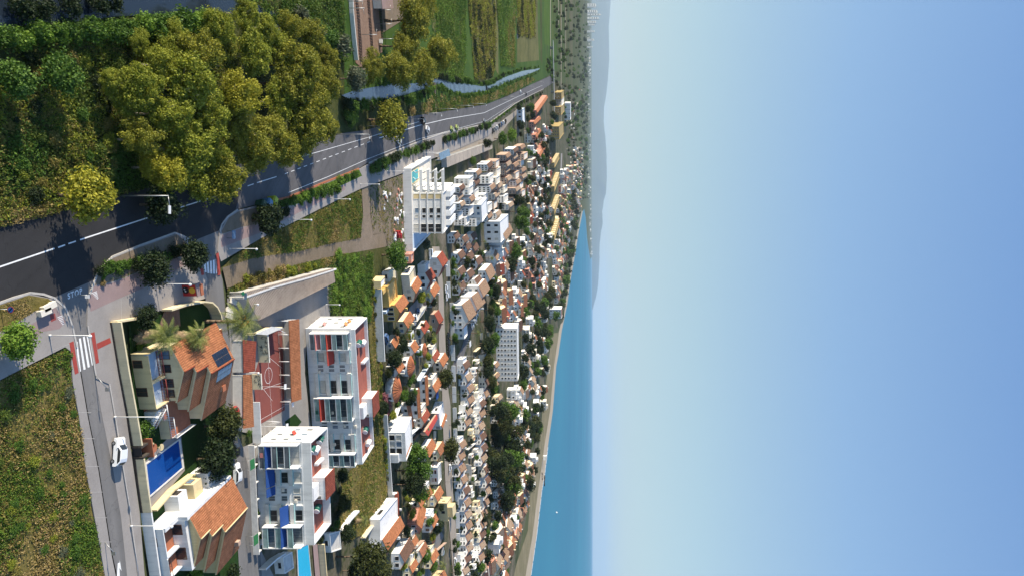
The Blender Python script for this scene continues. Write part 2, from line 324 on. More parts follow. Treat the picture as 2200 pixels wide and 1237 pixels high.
patch('marsh', 'marsh', [(738, -700), (740, 214), (1044, 226), (1141, 182), (1173, 166), (1196, 150), (1190, -700)], -.28)
patch('marsh_field', 'bright_grass', [(925, -500), (935, 120), (1000, 150), (997, 60), (990, -500)], -.24)
patch('marsh_field', 'marsh_dry', [(1004, -600), (1013, 60), (1020, 172), (1045, 180), (1060, 165), (1066, 80), (1062, -600)], -.24)
patch('marsh_field', 'bright_grass', [(1072, -600), (1079, 140), (1105, 145), (1108, 90), (1107, -600)], -.24)
patch('marsh_field', 'marsh_dry', [(1110, -600), (1111, 75), (1111, 135), (1158, 130), (1156, 70), (1150, -600)], -.24)
patch('marsh_field', 'marsh_dry', [(1113, 82), (1111, 132), (1157, 127), (1155, 84), (1140, 76)], -.21)
patch('marsh_field', 'bright_grass', [(1164, -600), (1169, 95), (1181, 100), (1180, -600)], -.22)
for i in range(44):
    x0 = 1182 + 80 * (i / 44) ** .9; wd = 1.9 * (1 - i / 60); ye = rnd.uniform(60, 176) if x0 < 1200 else rnd.uniform(60, 330)
    patch('field_strip', rnd.choice(['marsh', 'bright_grass', 'marsh_dry', 'scrub', 'scrub', 'sand', 'earth', 'marsh', 'dry_grass']), [(x0, -650), (x0 + .6, ye), (x0 + wd * .8, ye + rnd.uniform(-20, 20)), (x0 + wd, -650)], -.26 + .002 * i)
for x0, x1, ya, yb, m_ in ((926, 934, -300, 60, 'marsh_dry'), (938, 948, -300, 140, 'marsh'), (968, 976, -300, 110, 'marsh_dry'), (985, 991, -300, 150, 'scrub'), (1062, 1069, -400, 150, 'marsh_dry'), (1084, 1088, -400, 120, 'scrub'), (1094, 1097, -400, 138, 'marsh'), (1101, 1105, -400, 130, 'marsh_dry'), (1158, 1163, -500, 128, 'scrub'), (1172, 1174, -500, 110, 'scrub')):
    patch('field_strip', m_, [(x0, ya), (x0 + 3, yb), (x1 + 2, yb + 12), (x1, ya)], -.225)
patch('pond', 'river', [(1113, 62), (1118, 66), (1117, 78), (1112, 84), (1110, 76)], -.16)
patch('track', 'earth', [(1033, 62), (1036, 60), (1038, 75), (1037, 100), (1035, 104), (1034, 82)], -.18)
RIVER = [(734, 205), (761, 195), (801, 188), (857, 178), (891, 180), (914, 172.6), (942, 167), (965, 176), (997, 180), (1037, 186), (1052, 183), (1060, 182), (1073, 171), (1094, 163), (1123, 153), (1161, 147), (1155, 152), (1119, 166), (1081, 181), (1052, 195), (1035, 197), (997, 201), (970, 198.5), (951, 183), (934, 181), (915, 190), (888, 198.5), (850, 211), (798, 216.5), (753, 217)]
patch('river', 'river', RIVER, -.14)
patch('channel', 'channel', [(-220, 90), (0, 60), (120, 52), (250, 36), (400, 29), (500, 33), (600, 68), (690, 104), (702, 86), (620, 42), (500, -14), (440, -80), (-220, -140)], -.20)
patch('railway_bed', 'gravel', [(752, -400), (756, 0), (764, 135), (784, 152), (786, 135), (822, 112), (812, 0), (808, -400)], -.15)
patch('rail_yard', 'earth', [(813, -300), (817, 0), (824, 70), (872, 40), (870, 0), (868, -300)], -.17)
# roads
RL = [(-220, 545), (0, 487), (140, 452), (300, 408), (480, 362), (640, 322), (672, 311), (733, 287), (790, 279), (880, 250), (947, 241), (1044, 225), (1092, 206), (1141, 182), (1173, 168), (1192, 160)]
RR = [(-220, 712), (0, 650), (65, 629), (115, 639), (203, 601), (225, 569), (300, 528), (375, 501), (415, 518), (470, 496), (487, 466), (509, 450), (620, 423), (705, 388), (771, 362), (790, 350), (865, 318), (908, 301), (949, 287), (1051, 264), (1107, 222), (1141, 204), (1168, 191), (1192, 176)]
patch('road', 'asphalt_old', RL + RR[::-1], -.02)
patch('road', 'asphalt_new', RL[:5] + [(505, 356), (520, 400), (506, 451)] + RR[:11][::-1], .0)
C1 = [(113, 640), (140, 660), (155, 700), (165, 745), (174, 796), (190.5, 894), (213.5, 1010), (240, 1183), (252, 1237), (270, 1340)]
C2 = [(203, 601), (193, 630), (187, 665), (186, 700), (193, 745), (202, 796), (219.5, 894), (242, 1004), (260, 1111), (273, 1237), (288, 1340)]
patch('street', 'street_grey', C1 + C2[::-1], -.01)
patch('alley', 'street_grey', [(415, 517), (470, 495), (466, 560), (478, 600), (483, 650), (488, 700), (494, 740), (507, 920), (522, 960), (550, 1060), (570, 1340), (520, 1340), (505, 1060), (492, 960), (470, 720), (455, 690), (440, 640), (446, 600), (430, 560)], -.01)
patch('parking_lane', 'paving', C2[5:] + [(310, 1340), (294, 1226), (277, 1096), (261, 995), (247, 905), (233, 824), (205, 812)], .012)
# pavements with a kerb step
raised('pavement', 'paving', [(203, 603), (193, 632), (188.5, 665), (187.5, 700), (194.5, 745), (203, 796), (206, 812), (234, 824), (248, 905), (262, 995), (278, 1096), (295, 1226), (312, 1340), (330, 1340), (311, 1237), (300, 1099), (272, 900), (236, 690), (290, 686), (352, 664), (420, 648), (443, 640), (446, 600), (430, 560), (412, 519), (382, 502), (300, 529.5), (240, 554), (209, 591)], .12)
raised('pavement', 'paving', [(-220, 714), (0, 652), (65, 631), (113, 642), (138, 662), (153, 700), (163, 745), (172, 796), (188.5, 894), (211.5, 1010), (238, 1183), (249, 1237), (266, 1340), (246, 1340), (226, 1237), (214, 1168), (185, 1010), (170, 894), (157, 824), (152, 754), (140, 745), (60, 785), (0, 816), (-220, 930)], .12)
raised('pavement', 'paving', [(472, 498), (489, 468), (511, 452), (620, 425), (705, 390), (771, 364), (792, 352), (866, 320), (908, 303), (949, 289), (1051, 266), (1075, 262), (1050, 292), (960, 330), (900, 352), (866, 372), (775, 406), (733, 426), (648, 469), (563, 511), (475, 562), (468, 540)], .12)
patch('brick_paving', 'paving_pink', [(198, 616), (243, 607), (331, 573), (382, 553), (396, 570), (340, 604), (249, 644), (195, 669), (190, 650)], .126)
patch('brick_paving', 'paving_pink', [(35, 712), (75, 692), (116, 656), (142, 690), (128, 706), (92, 712), (64, 738), (30, 728)], .126)
patch('brick_paving', 'paving_pink', [(474, 520), (478, 505), (520, 490), (560, 478), (640, 440), (700, 412), (740, 398), (742, 408), (640, 458), (560, 500), (476, 532)], .126)
patch('verge', 'earth', [(207, 596), (241, 556), (300, 532), (380, 504), (400, 520), (412, 540), (385, 552), (331, 571), (243, 605), (199, 614)], .128)
patch('verge', 'dry_grass', [(-220, 725), (0, 655), (62, 634), (104, 641), (117, 654), (75, 668), (34, 695), (0, 712), (-220, 800)], .128)
patch('verge', 'earth', [(476, 497), (492, 468), (512, 455), (560, 445), (600, 440), (570, 478), (520, 488), (478, 503)], .128)
patch('verge', 'bright_grass', [(600, 432), (705, 393), (772, 366), (778, 378), (740, 396), (640, 438), (590, 450)], .130)
patch('dirt_track', 'earth', [(478, 575), (552, 553), (648, 539), (705, 525), (775, 512), (780, 457), (777, 404), (779, 366), (795, 360), (797, 398), (795, 457), (802, 505), (826, 500), (832, 530), (775, 540), (713, 551), (648, 566), (560, 590), (488, 620)], -.12)
patch('field', 'dry_grass', [(500, 552), (563, 511), (648, 469), (733, 426), (776, 406), (779, 460), (774, 512), (705, 525), (648, 539), (552, 553), (478, 575)], -.13)
patch('field', 'scrub', [(488, 622), (560, 590), (648, 566), (713, 551), (775, 540), (832, 530), (868, 540), (815, 590), (818, 690), (790, 690), (712, 690), (700, 640), (560, 640), (490, 650)], -.14)
patch('waste_ground', 'earth', [(797, 400), (866, 374), (874, 420), (872, 545), (834, 532), (826, 500), (802, 504), (796, 457)], -.13)
patch('grass_strip', 'dry_grass', [(795, 600), (812, 605), (818, 760), (826, 880), (838, 1040), (800, 1140), (750, 1160), (720, 1140), (735, 1030), (762, 1000), (806, 960), (792, 700)], -.12)
patch('field', 'dry_grass', [(-220, 935), (0, 818), (60, 787), (140, 747), (151, 754), (156, 824), (169, 894), (184, 1010), (213, 1168), (225, 1237), (246, 1400), (-220, 1500)], -.10)
patch('yard', 'concrete', [(488, 640), (560, 680), (720, 604), (708, 680), (660, 702), (655, 800), (668, 920), (560, 935), (510, 925), (494, 745)], -.08)
patch('yard', 'concrete', [(520, 960), (556, 945), (560, 1180), (590, 1240), (548, 1240), (535, 1060)], -.03)
patch('garden', 'lawn', [(275, 692), (440, 652), (462, 686), (478, 740), (490, 930), (505, 1040), (520, 1240), (540, 1400), (345, 1400), (322, 1237), (300, 1000)], -.06)
patch('garden_path', 'gravel', [(352, 670), (385, 662), (388, 700), (340, 705)], -.03)
patch('garden_path', 'terracotta_plain', [(300, 770), (316, 765), (322, 850), (345, 860), (350, 915), (312, 915)], -.03)
patch('court', 'court_red', [(560, 700), (606, 706), (612, 880), (556, 912), (545, 918), (548, 800), (560, 760)], -.03)
patch('garden', 'lawn', [(612, 905), (634, 888), (648, 905), (640, 915), (615, 915)], -.04)
patch('town_street', 'tan_street', [(928, 530), (942, 610), (943, 740), (950, 845), (950, 870), (957, 1040), (967, 1150), (976, 1260), (990, 1260), (981, 1150), (972, 1040), (968, 870), (964, 845), (957, 740), (952, 610), (944, 530)], -.05)
patch('town_street', 'asphalt_old', [(964, 800), (968, 792), (990, 750), (1008, 700), (1018, 680), (1024, 684), (1010, 720), (996, 765), (985, 790), (972, 820), (965, 835)], -.06)
patch('town_street', 'street_grey', [(868, 690), (880, 660), (900, 640), (912, 650), (905, 670), (888, 700), (872, 712)], -.06)
patch('town_street', 'street_grey', [(900, 1237), (912, 1200), (930, 1160), (948, 1140), (953, 1150), (938, 1190), (918, 1260)], -.06)
patch('town_street', 'tan_street', [(940, 300), (1000, 296), (1050, 292), (1075, 262), (1110, 236), (1118, 238), (1090, 268), (1068, 300), (1000, 330), (940, 345)], -.06)
patch('town_street', 'paving', [(1205, 330), (1208, 330), (1202, 560), (1199, 560)], -.12)
# kerbs, proud of road and pavement
def strip(name, mat, P, w, z0, z1, side=1):
    m = MB(); pts = [G(x, y, 0) for x, y in P]
    for a, b in zip(pts, pts[1:]):
        d = (b - a).normalized(); n = Vector((-d.y, d.x, 0)) * w
        m.prism([a - n * .5, b - n * .5, b + n * .5, a + n * .5], z0, z1)
    return m.build(name, M[mat], kind='structure')
strip('kerb', 'kerb', [(192, 632), (202, 605), (208, 589), (225, 567), (241, 552), (300, 527.5), (375, 500.5), (392, 507), (411, 518)], .3, -.05, .14)
strip('kerb', 'kerb', [(-100, 679), (0, 650), (30, 639), (65, 629), (92, 632), (115, 640), (139, 661), (154, 700), (164, 745)], .3, -.05, .14)
strip('kerb', 'kerb', [(471, 497), (476, 482), (488, 466), (510, 450.5)], .3, -.05, .14)
strip('kerb', 'terracotta_plain', [(560, 438), (620, 424), (705, 389), (771, 363)], .5, -.05, .145)
strip('kerb', 'kerb', [(792, 350.5), (865, 318.5), (908, 301.5), (949, 287.5), (1051, 264.5), (1107, 222.5), (1141, 204.5), (1168, 191.5)], .5, -.05, .2)
strip('kerb', 'kerb', [(187.5, 700), (194, 745), (203, 796), (206, 812)], .22, -.05, .135)
strip('kerb', 'kerb', [(234, 824), (248, 905), (262, 995), (278, 1096), (295, 1226)], .2, -.05, .135)
# painted markings
mk = 0
def paint(P, mat='mark_white', z=.012):
    return patch('road_marking', mat, P, z)
def line(a, b, w, mat='mark_white', z=.012):
    p, q = G(*a, z), G(*b, z); d = (q - p).normalized(); n = Vector((-d.y, d.x, 0)) * w / 2
    m = MB(); m.poly([p - n, q - n, q + n, p + n]); o = m.build('road_marking', M[mat], kind='structure')
    if o.data.polygons[0].normal.z < 0: o.data.flip_normals()
for a, b in (((-100, 607), (117, 534)), ((125, 532), (140, 526.5)), ((147, 524), (163, 518.5)), ((172, 515.5), (318, 468)), ((330, 464), (432, 432)), ((440, 430), (448, 427.5)), ((455, 425.5), (464, 422.5)), ((470, 420.5), (498, 411)), ((508, 408), (518, 404.5)), ((532, 400), (545, 395.5)), ((552, 393), (594, 380))): line(a, b, .2)
for i in range(14):
    t = i / 14; line((612 + 190 * t, 374 - 72 * t), (619 + 190 * t, 371.3 - 72 * t), .16, z=-.008)
for a, b in (((815, 297), (900, 270)), ((900, 270), (960, 256)), ((960, 256), (1040, 243)), ((1040, 243), (1100, 214)), ((1100, 214), (1165, 184))): line(a, b, .25, z=-.008)
for a, b in (((600, 352), (672, 330)), ((672, 330), (790, 296)), ((790, 296), (900, 262)), ((620, 414), (705, 380)), ((705, 380), (790, 342)), ((790, 342), (900, 299)), ((900, 299), (1045, 260)), ((1045, 260), (1105, 221))): line(a, b, .14, z=-.008)
for q in ([(163, 734), (166.5, 733), (174, 797), (170, 798.5)], [(169.5, 727), (173.5, 725.5), (184, 792.5), (179.5, 794)], [(178, 723.5), (182, 722), (193, 787.5), (188.5, 789)], [(186, 722), (190.5, 720.5), (202, 783), (197.5, 784.5)]): paint(q)
for q in ([(440, 585), (444, 585), (442, 566), (438, 568)], [(446, 587), (450, 587), (448, 562), (444, 564)], [(452, 588), (456, 588), (455, 560), (451, 561)], [(458, 588), (462, 588), (461, 558), (457, 559)], [(464, 588), (467, 588), (466, 556), (463, 557)]): paint(q)
for q in ([(149, 736), (158, 732), (169, 800), (161, 804)], [(195, 715), (203, 712.5), (213, 778), (206, 781)], [(207.5, 737.5), (236, 725), (239, 735.5), (209.5, 750)], [(464, 545), (470, 543), (474, 590), (468, 592)], [(430, 578), (436, 575), (439, 590), (433, 592)]): paint(q, 'mark_red', .134)
for k in range(6):
    paint([(197 + k * 2.2, 629 + k * 2.6), (208 + k * .6, 625 + k * 2.6), (208.3 + k * .6, 626.4 + k * 2.6), (197.3 + k * 2.2, 630.4 + k * 2.6)], z=.134)
    paint([(123 + k * 2.0, 681 + k * 3.0), (134 + k * .8, 677 + k * 3.4), (134.3 + k * .8, 678.4 + k * 3.4), (123.3 + k * 2.0, 682.4 + k * 3.0)], z=.134)
paint([(251, 1237), (253, 1209), (257.5, 1207), (255.8, 1202), (258, 1206), (261, 1225), (256.5, 1219), (257.5, 1237)], z=.006)
for y, a, b in ((885, 168, 196), (941, 178, 203), (1001, 186, 213), (1056, 195, 221), (1111, 203, 230), (1163, 214, 239)):
    p, q = G(a, y, .128), G(b, y - .5, .128); m = MB(); m.poly([p, q, q + Vector((.06, 0, 0)), p + Vector((.06, 0, 0))][::-1]); m.build('pavement_joint', M['kerb'], kind='structure')
for P in ([(108, 716), (112, 752), (150, 738)], [(260, 640), (262, 700), (240, 700)]):
    for a, b in zip(P, P[1:]): line(a, b, .07, 'kerb', .131)
# STOP, painted along the lane
tc = bpy.data.curves.new('stop', 'FONT'); tc.body = 'STOP'; tc.size = 1.0; tc.space_character = 1.25; tc.extrude = 0; tc.offset = .025
to = bpy.data.objects.new('stop_tmp', tc); col.objects.link(to)
bpy.context.view_layer.update(); dg = bpy.context.evaluated_depsgraph_get()
tm = bpy.data.meshes.new_from_object(to.evaluated_get(dg)); bpy.data.objects.remove(to)
xs = [v.co.x for v in tm.vertices]; ys = [v.co.y for v in tm.vertices]; w0, w1, h0, h1 = min(xs), max(xs), min(ys), max(ys)
A, B_, C_ = G(146, 643, .012), G(177, 630.5, .012), G(145, 630, .012)
for v in tm.vertices:
    a, b = (v.co.x - w0) / (w1 - w0), (v.co.y - h0) / (h1 - h0); v.co = A + (B_ - A) * a + (C_ - A) * b
tm.materials.clear(); tm.materials.append(M['mark_white'])
st = bpy.data.objects.new('road_marking', tm); col.objects.link(st); tag(st, kind='structure')
# far hills over the bay
m = MB(); prof = [(-900, 1312), (-300, 1309), (-100, 1314), (0, 1312), (60, 1308), (130, 1309), (170, 1306), (200, 1303), (230, 1298), (262, 1297), (300, 1301), (330, 1303), (380, 1304), (415, 1302), (432, 1297), (455, 1294), (480, 1295), (500, 1291), (530, 1288), (560, 1288), (600, 1286), (620, 1284), (640, 1280), (658, 1274.5)]
rows = []
Y0 = 45000
for j in range(7):
    row = []
    for i in range(len(prof) * 6 - 5):
        k, t = divmod(i, 6); t /= 6; a = prof[k]; b = prof[min(k + 1, len(prof) - 1)]
        y = a[0] + (b[0] - a[0]) * t; x = a[1] + (b[1] - a[1]) * t
        g = j / 6; Yd = Y0 + (g - .5) * 16000
        zt = 75 + (x - HX) * Y0 / F
        pr = math.sin(math.pi * min(g, .999)) if j not in (0, 6) else 0
        z = max(-2, (zt * (pr if j != 3 else 1)) * (1 + .12 * noise.noise(Vector((y * .03, j * 1.7, 2))) * (j != 3))) if pr else -3
        if j == 3: z = zt + 22 * noise.noise(Vector((y * .12, 4, 1)))
        row.append(((y - CY) * Y0 / F, Yd, z))
    rows.append(row)
for j in range(6):
    for i in range(len(rows[0]) - 1): m.poly([rows[j][i], rows[j][i + 1], rows[j + 1][i + 1], rows[j + 1][i]])
ground('hill', ((.2, (.03, .05, .035)), (.5, (.06, .08, .06)), (.8, (.11, .12, .09))), .0015, .006, .2, big=.0003)
m.build('hills', M['hill'], kind='structure')
# the air: haze over the whole bay, sky outside it
hz = NT('haze'); hz.t.nodes.clear()
pv = hz.n('VolumePrincipled'); pv.inputs['Color'].default_value = (.62, .79, .98, 1); pv.inputs['Density'].default_value = 2.1e-5; pv.inputs['Anisotropy'].default_value = .2
ho = hz.n('OutputMaterial'); hz.l(pv.outputs[0], ho.inputs['Volume'])
m = MB(); m.box(Fr((0, 0, 0), (1, 0, 0), (0, 1, 0)), -90000, 90000, -2000, 76000, -3.5, 1350)
m.build('haze', hz.mat, kind='stuff')
# ------------------------------------------------------------------ building helpers
def window(fr, u0, u1, z0, z1, parent, v=0.0, frame='white', pane='glass_dark', axis='u', depth=.06, t=.07, name='window', bars=1):
    """a window proud of the wall: frame ring and pane; axis 'u' on the front, 'v' on the left side"""
    b = MB(); s = -1
    if pane in ('glass_dark', 'glass_grey') and rnd.random() < .28: pane = 'curtain' if rnd.random() < .6 else 'glass_blue'
    def bx(a0, a1, d0, d1, c0, c1, m):
        if axis == 'u': b.box(fr, a0, a1, v + s * d1, v + s * d0, c0, c1, m)
        else: b.box(fr, v + s * d1, v + s * d0, a0, a1, c0, c1, m)
    bx(u0, u1, -.02, depth * .4, z0, z1, 1)
    bx(u0 - t, u1 + t, -.02, depth, z1, z1 + t, 0); bx(u0 - t, u1 + t, -.02, depth * 1.6, z0 - t, z0, 0)
    bx(u0 - t, u0, -.02, depth, z0, z1, 0); bx(u1, u1 + t, -.02, depth, z0, z1, 0)
    for k in range(bars):
        c = u0 + (u1 - u0) * (k + 1) / (bars + 1); bx(c - t * .35, c + t * .35, -.02, depth * .8, z0, z1, 0)
    return b.build(name, [M[frame], M[pane]], parent)
def wallbox(fr, W, D, z0, z1, mat, parent, name='wall', top=None):
    b = MB(); b.box(fr, 0, W, 0, D, z0, z1, 0, 1); return b.build(name, [M[mat], M[top or mat]], parent)
def gable(fr, u0, u1, v0, v1, ze, rise, mat, parent, wall=None, over=.3, th=.16, ur=None, along='v', name='roof', trim=None, zr=None):
    """pitched roof of two slabs; ridge along v (or u), gable ends filled with wall"""
    b = MB(); ur = (u0 + u1) / 2 if ur is None else ur
    if along == 'v':
        e0, e1 = v0 - over, v1 + over; s0 = rise / (ur - u0); s1 = (rise if zr is None else zr) / (u1 - ur)
        L0, L1 = fr.p(u0 - over, e0, ze - over * s0), fr.p(u0 - over, e1, ze - over * s0)
        R0, R1 = fr.p(u1 + over, e0, ze - over * s1), fr.p(u1 + over, e1, ze - over * s1)
        T0, T1 = fr.p(ur, e0, ze + rise), fr.p(ur, e1, ze + rise)
        b.slab([L0, T0, T1, L1], th, 1, 0); b.slab([T0, R0, R1, T1], th, 1, 0)
        b.tube(T0, T1, .12, n=6, m=0)
        if wall:
            for v in (v0, v1):
                g = MB()
                t = .1 if v == v0 else -.1
                P = [fr.p(u0, v, ze - .05), fr.p(u1, v, ze - .05), fr.p(ur, v, ze + rise - th - .02)]; Q = [fr.p(u0, v + t, ze - .05), fr.p(u1, v + t, ze - .05), fr.p(ur, v + t, ze + rise - th - .02)]
                g.poly(P if t > 0 else P[::-1]); g.poly(Q[::-1] if t > 0 else Q)
                g.build('gable', M[wall], parent)
    else:
        vr = (v0 + v1) / 2; e0, e1 = u0 - over, u1 + over; s = rise / (vr - v0)
        A0, A1 = fr.p(e0, v0 - over, ze - over * s), fr.p(e1, v0 - over, ze - over * s)
        B0, B1 = fr.p(e0, v1 + over, ze - over * s), fr.p(e1, v1 + over, ze - over * s)
        T0, T1 = fr.p(e0, vr, ze + rise), fr.p(e1, vr, ze + rise)
        b.slab([A0, A1, T1, T0], th, 1, 0); b.slab([T0, T1, B1, B0], th, 1, 0); b.tube(T0, T1, .12, n=6, m=0)
        if wall:
            for u in (u0, u1):
                g = MB(); g.poly([fr.p(u, v0, ze - .05), fr.p(u, vr, ze + rise - th - .02), fr.p(u, v1, ze - .05)]); g.poly([fr.p(u + (.1 if u == u0 else -.1), v0, ze - .05), fr.p(u + (.1 if u == u0 else -.1), v1, ze - .05), fr.p(u + (.1 if u == u0 else -.1), vr, ze + rise - th - .02)])
                g.build('gable', M[wall], parent)
    return b.build(name, [M[mat], M[trim or 'terracotta_plain']], parent)
def shed(fr, u0, u1, v0, v1, za, zb, mat, parent, over=.2, th=.16, along='v', name='roof', trim=None):
    """a single slope, za at the low coordinate and zb at the high one"""
    b = MB()
    if along == 'v':
        s = (zb - za) / (v1 - v0)
        P = [fr.p(u0 - over, v0 - over, za - over * s), fr.p(u1 + over, v0 - over, za - over * s), fr.p(u1 + over, v1 + over, zb + over * s), fr.p(u0 - over, v1 + over, zb + over * s)]
    else:
        s = (zb - za) / (u1 - u0)
        P = [fr.p(u0 - over, v0 - over, za - over * s), fr.p(u1 + over, v0 - over, zb + over * s), fr.p(u1 + over, v1 + over, zb + over * s), fr.p(u0 - over, v1 + over, za - over * s)]
    b.slab(P, th, 1, 0); return b.build(name, [M[mat], M[trim or 'terracotta_plain']], parent)
def parapet(b, fr, u0, u1, v0, v1, z0, z1, t=.18, m=0):
    b.box(fr, u0, u1, v0, v0 + t, z0, z1, m); b.box(fr, u0, u1, v1 - t, v1, z0, z1, m)
    b.box(fr, u0, u0 + t, v0 + t, v1 - t, z0, z1, m); b.box(fr, u1 - t, u1, v0 + t, v1 - t, z0, z1, m)
def rail(p, q, h, parent, bar='metal_white', posts=None, name='railing', r=.03, gap=.3, extra=None):
    """a balustrade of uprights under a handrail"""
    b = MB(); p, q = Vector(p), Vector(q); L = (q - p).length; n = max(2, int(L / gap)); up = Vector((0, 0, h))
    b.tube(p + up, q + up, r * 1.5, n=5); b.tube(p + up * .12, q + up * .12, r, n=5)
    for i in range(n + 1):
        x = p + (q - p) * (i / n); b.tube(x, x + up, r, n=4, caps=False)
    return b.build(name, M[bar], parent)

# ------------------------------------------------------------------ the villa with the stepped tiled roof and palms
def villa(name, label, eaveL, eaveB, ze, secs, ridge_back, wallmat, roofm, base, extra):
    """secs: (ridge front px, right eave front px); left slope is one plane, each gable steps further out and up"""
    E0, E1 = G(*eaveL, ze), G(*eaveB, ze)
    ev = (E1 - E0); D = ev.length; ev /= D; eu = Vector((ev.y, -ev.x, 0))
    root = empty(name, (E0.x, E0.y, 0), label, 'house')
    fr = Fr((E0.x, E0.y, 0), eu, ev)
    return root, fr, D
def stepped_roof(root, fr, D, secs, ze, slope, zer, wallmat, roofm, trim, z0=0.0, over=.35):
    """secs: list of (v start, u ridge, u right eave); walls, gables and roof of each step"""
    b = MB(); g = MB(); wl = MB()
    for i, (v0, ur, u1) in enumerate(secs):
        v1 = secs[i + 1][0] if i + 1 < len(secs) else D
        zr = ze + slope * ur; th = .15
        lo = secs[i - 1][1] if i else 0.0
        # left slope strip (whole plane for the first), right slope
        P = [fr.p(lo - (over if not i else 0), v0 - over, ze + slope * (lo - (over if not i else 0))), fr.p(ur, v0 - over, zr), fr.p(ur, D + over, zr), fr.p(lo - (over if not i else 0), D + over, ze + slope * (lo - (over if not i else 0)))]
        b.slab(P, th, 1, 0)
        sR = (zr - zer) / (u1 - ur)
        vend = v1 + .02 if i + 1 < len(secs) else D + over
        b.slab([fr.p(ur, v0 - over, zr), fr.p(u1 + over * .6, v0 - over, zer - sR * over * .6), fr.p(u1 + over * .6, vend, zer - sR * over * .6), fr.p(ur, vend, zr)], th, 1, 0)
        b.tube(fr.p(ur, v0 - over, zr + .02), fr.p(ur, (v1 if i + 1 < len(secs) else D + over), zr + .02), .13, n=6, m=2)
        # walls of this step
        wl.box(fr, 0.0 if not i else secs[i - 1][1] * .6, u1, v0, v1 - (.0 if i + 1 < len(secs) else .1), z0, zer - .25, 0)
        q = .0
        g.poly([fr.p(0 if not i else lo, v0 - .01, (ze if not i else ze + slope * lo) - th), fr.p(0 if not i else lo, v0 - .01, zer - .3), fr.p(u1, v0 - .01, zer - .3), fr.p(u1, v0 - .01, zer - th), fr.p(ur, v0 - .01, zr - th)])
        if i + 1 == len(secs): g.poly([fr.p(0, D, ze - th), fr.p(ur, D, zr - th), fr.p(u1, D, zer - th), fr.p(u1, D, zer - .3), fr.p(0, D, zer - .3)])
        # rake board, the pale edge under the tiles
        for (pa, pb) in ((fr.p(lo if i else -over, v0 - over - .02, ze + slope * (lo if i else -over) - .02), fr.p(ur, v0 - over - .02, zr - .02)), (fr.p(ur, v0 - over - .02, zr - .02), fr.p(u1 + over * .6, v0 - over - .02, zer - sR * over * .6 - .02))):
            d = Vector((0, 0, -.28)); e = fr.ev * .08
            b.poly([pa, pa + d, pb + d, pb], 3); b.poly([pa + e, pb + e, pb + d + e, pa + d + e], 3); b.poly([pa, pb, pb + e, pa + e], 3); b.poly([pa + d, pa + d + e, pb + d + e, pb + d], 3)
    wl.build('wall', M[wallmat], root); g.build('gable', M[wallmat], root)
    return b.build('roof', [M[roofm], M[trim], M[trim], M[wallmat]], root)

# villa 1: left eave front (369,747), back (464,698)
ze = 4.5
root, fr, D = villa('villa', 'cream villa with three stepped orange tile gables and solar panels, beside two palms', (369, 747), (464, 698), ze, None, None, 'cream_pale', 'tile_orange', 305, None)
def loc(fr, px, py, z):
    q = G(px, py, z) - fr.O; return q.dot(fr.eu), q.dot(fr.ev)
slope = .36
secs = []
for (rx, ry, ex, ey) in ((394.6, 799.5, 383.7, 861), (423, 799, 409, 879.5), (454, 802, 436, 899)):
    z = 6.3
    for _ in range(6): u, v = loc(fr, rx, ry, z); z = ze + slope * u
    u1, v1 = loc(fr, ex, ey, 4.2)
    secs.append((v + .3, u, u1))
secs[0] = (0.3, secs[0][1], secs[0][2])
V1 = (root, fr, D, secs)
rf = stepped_roof(root, fr, D, secs, ze, slope, 4.15, 'cream_pale', 'tile_orange', 'tile_red')
# solar panels on both sides of the upper ridge
b = MB(); (v3, u3, e3) = secs[2]
def onleft(u, v, dz=.06): return fr.p(u, v, ze + slope * u + dz)
zr3 = ze + slope * u3; sR3 = (zr3 - 4.15) / (e3 - u3)
def onright(u, v, dz=.06): return fr.p(u, v, zr3 - sR3 * (u - u3) + dz)
pv0, pv1 = D * .62, D * .98
for k in range(4):
    a = pv0 + (pv1 - pv0) * k / 4; c = pv0 + (pv1 - pv0) * (k + .96) / 4
    for h0, h1 in ((.6, .77), (.78, .95)):
        b.slab([onleft(u3 * h0, a), onleft(u3 * h1, a), onleft(u3 * h1, c), onleft(u3 * h0, c)], .05, 1, 0)
b.build('solar_panel', [M['solar'], M['metal_grey']], root)
b = MB()
for k in range(4):
    a = pv0 + (pv1 - pv0) * k / 4; c = pv0 + (pv1 - pv0) * (k + .96) / 4
    for h0, h1 in ((.05, .17), (.18, .3)):
        w_ = e3 - u3; b.slab([onright(u3 + w_ * h0, a), onright(u3 + w_ * h1, a), onright(u3 + w_ * h1, c), onright(u3 + w_ * h0, c)], .05, 1, 0)
b.build('solar_panel', [M['glass_blue'], M['metal_grey']], root)
# the small red upper roof strip at the back
b = MB(); b.box(fr, 1.0, u3 + .5, D + .1, D + 1.1, 0, 4.9, 0, 1); b.build('rear_wing', [M['cream_pale'], M['tile_red']], root)
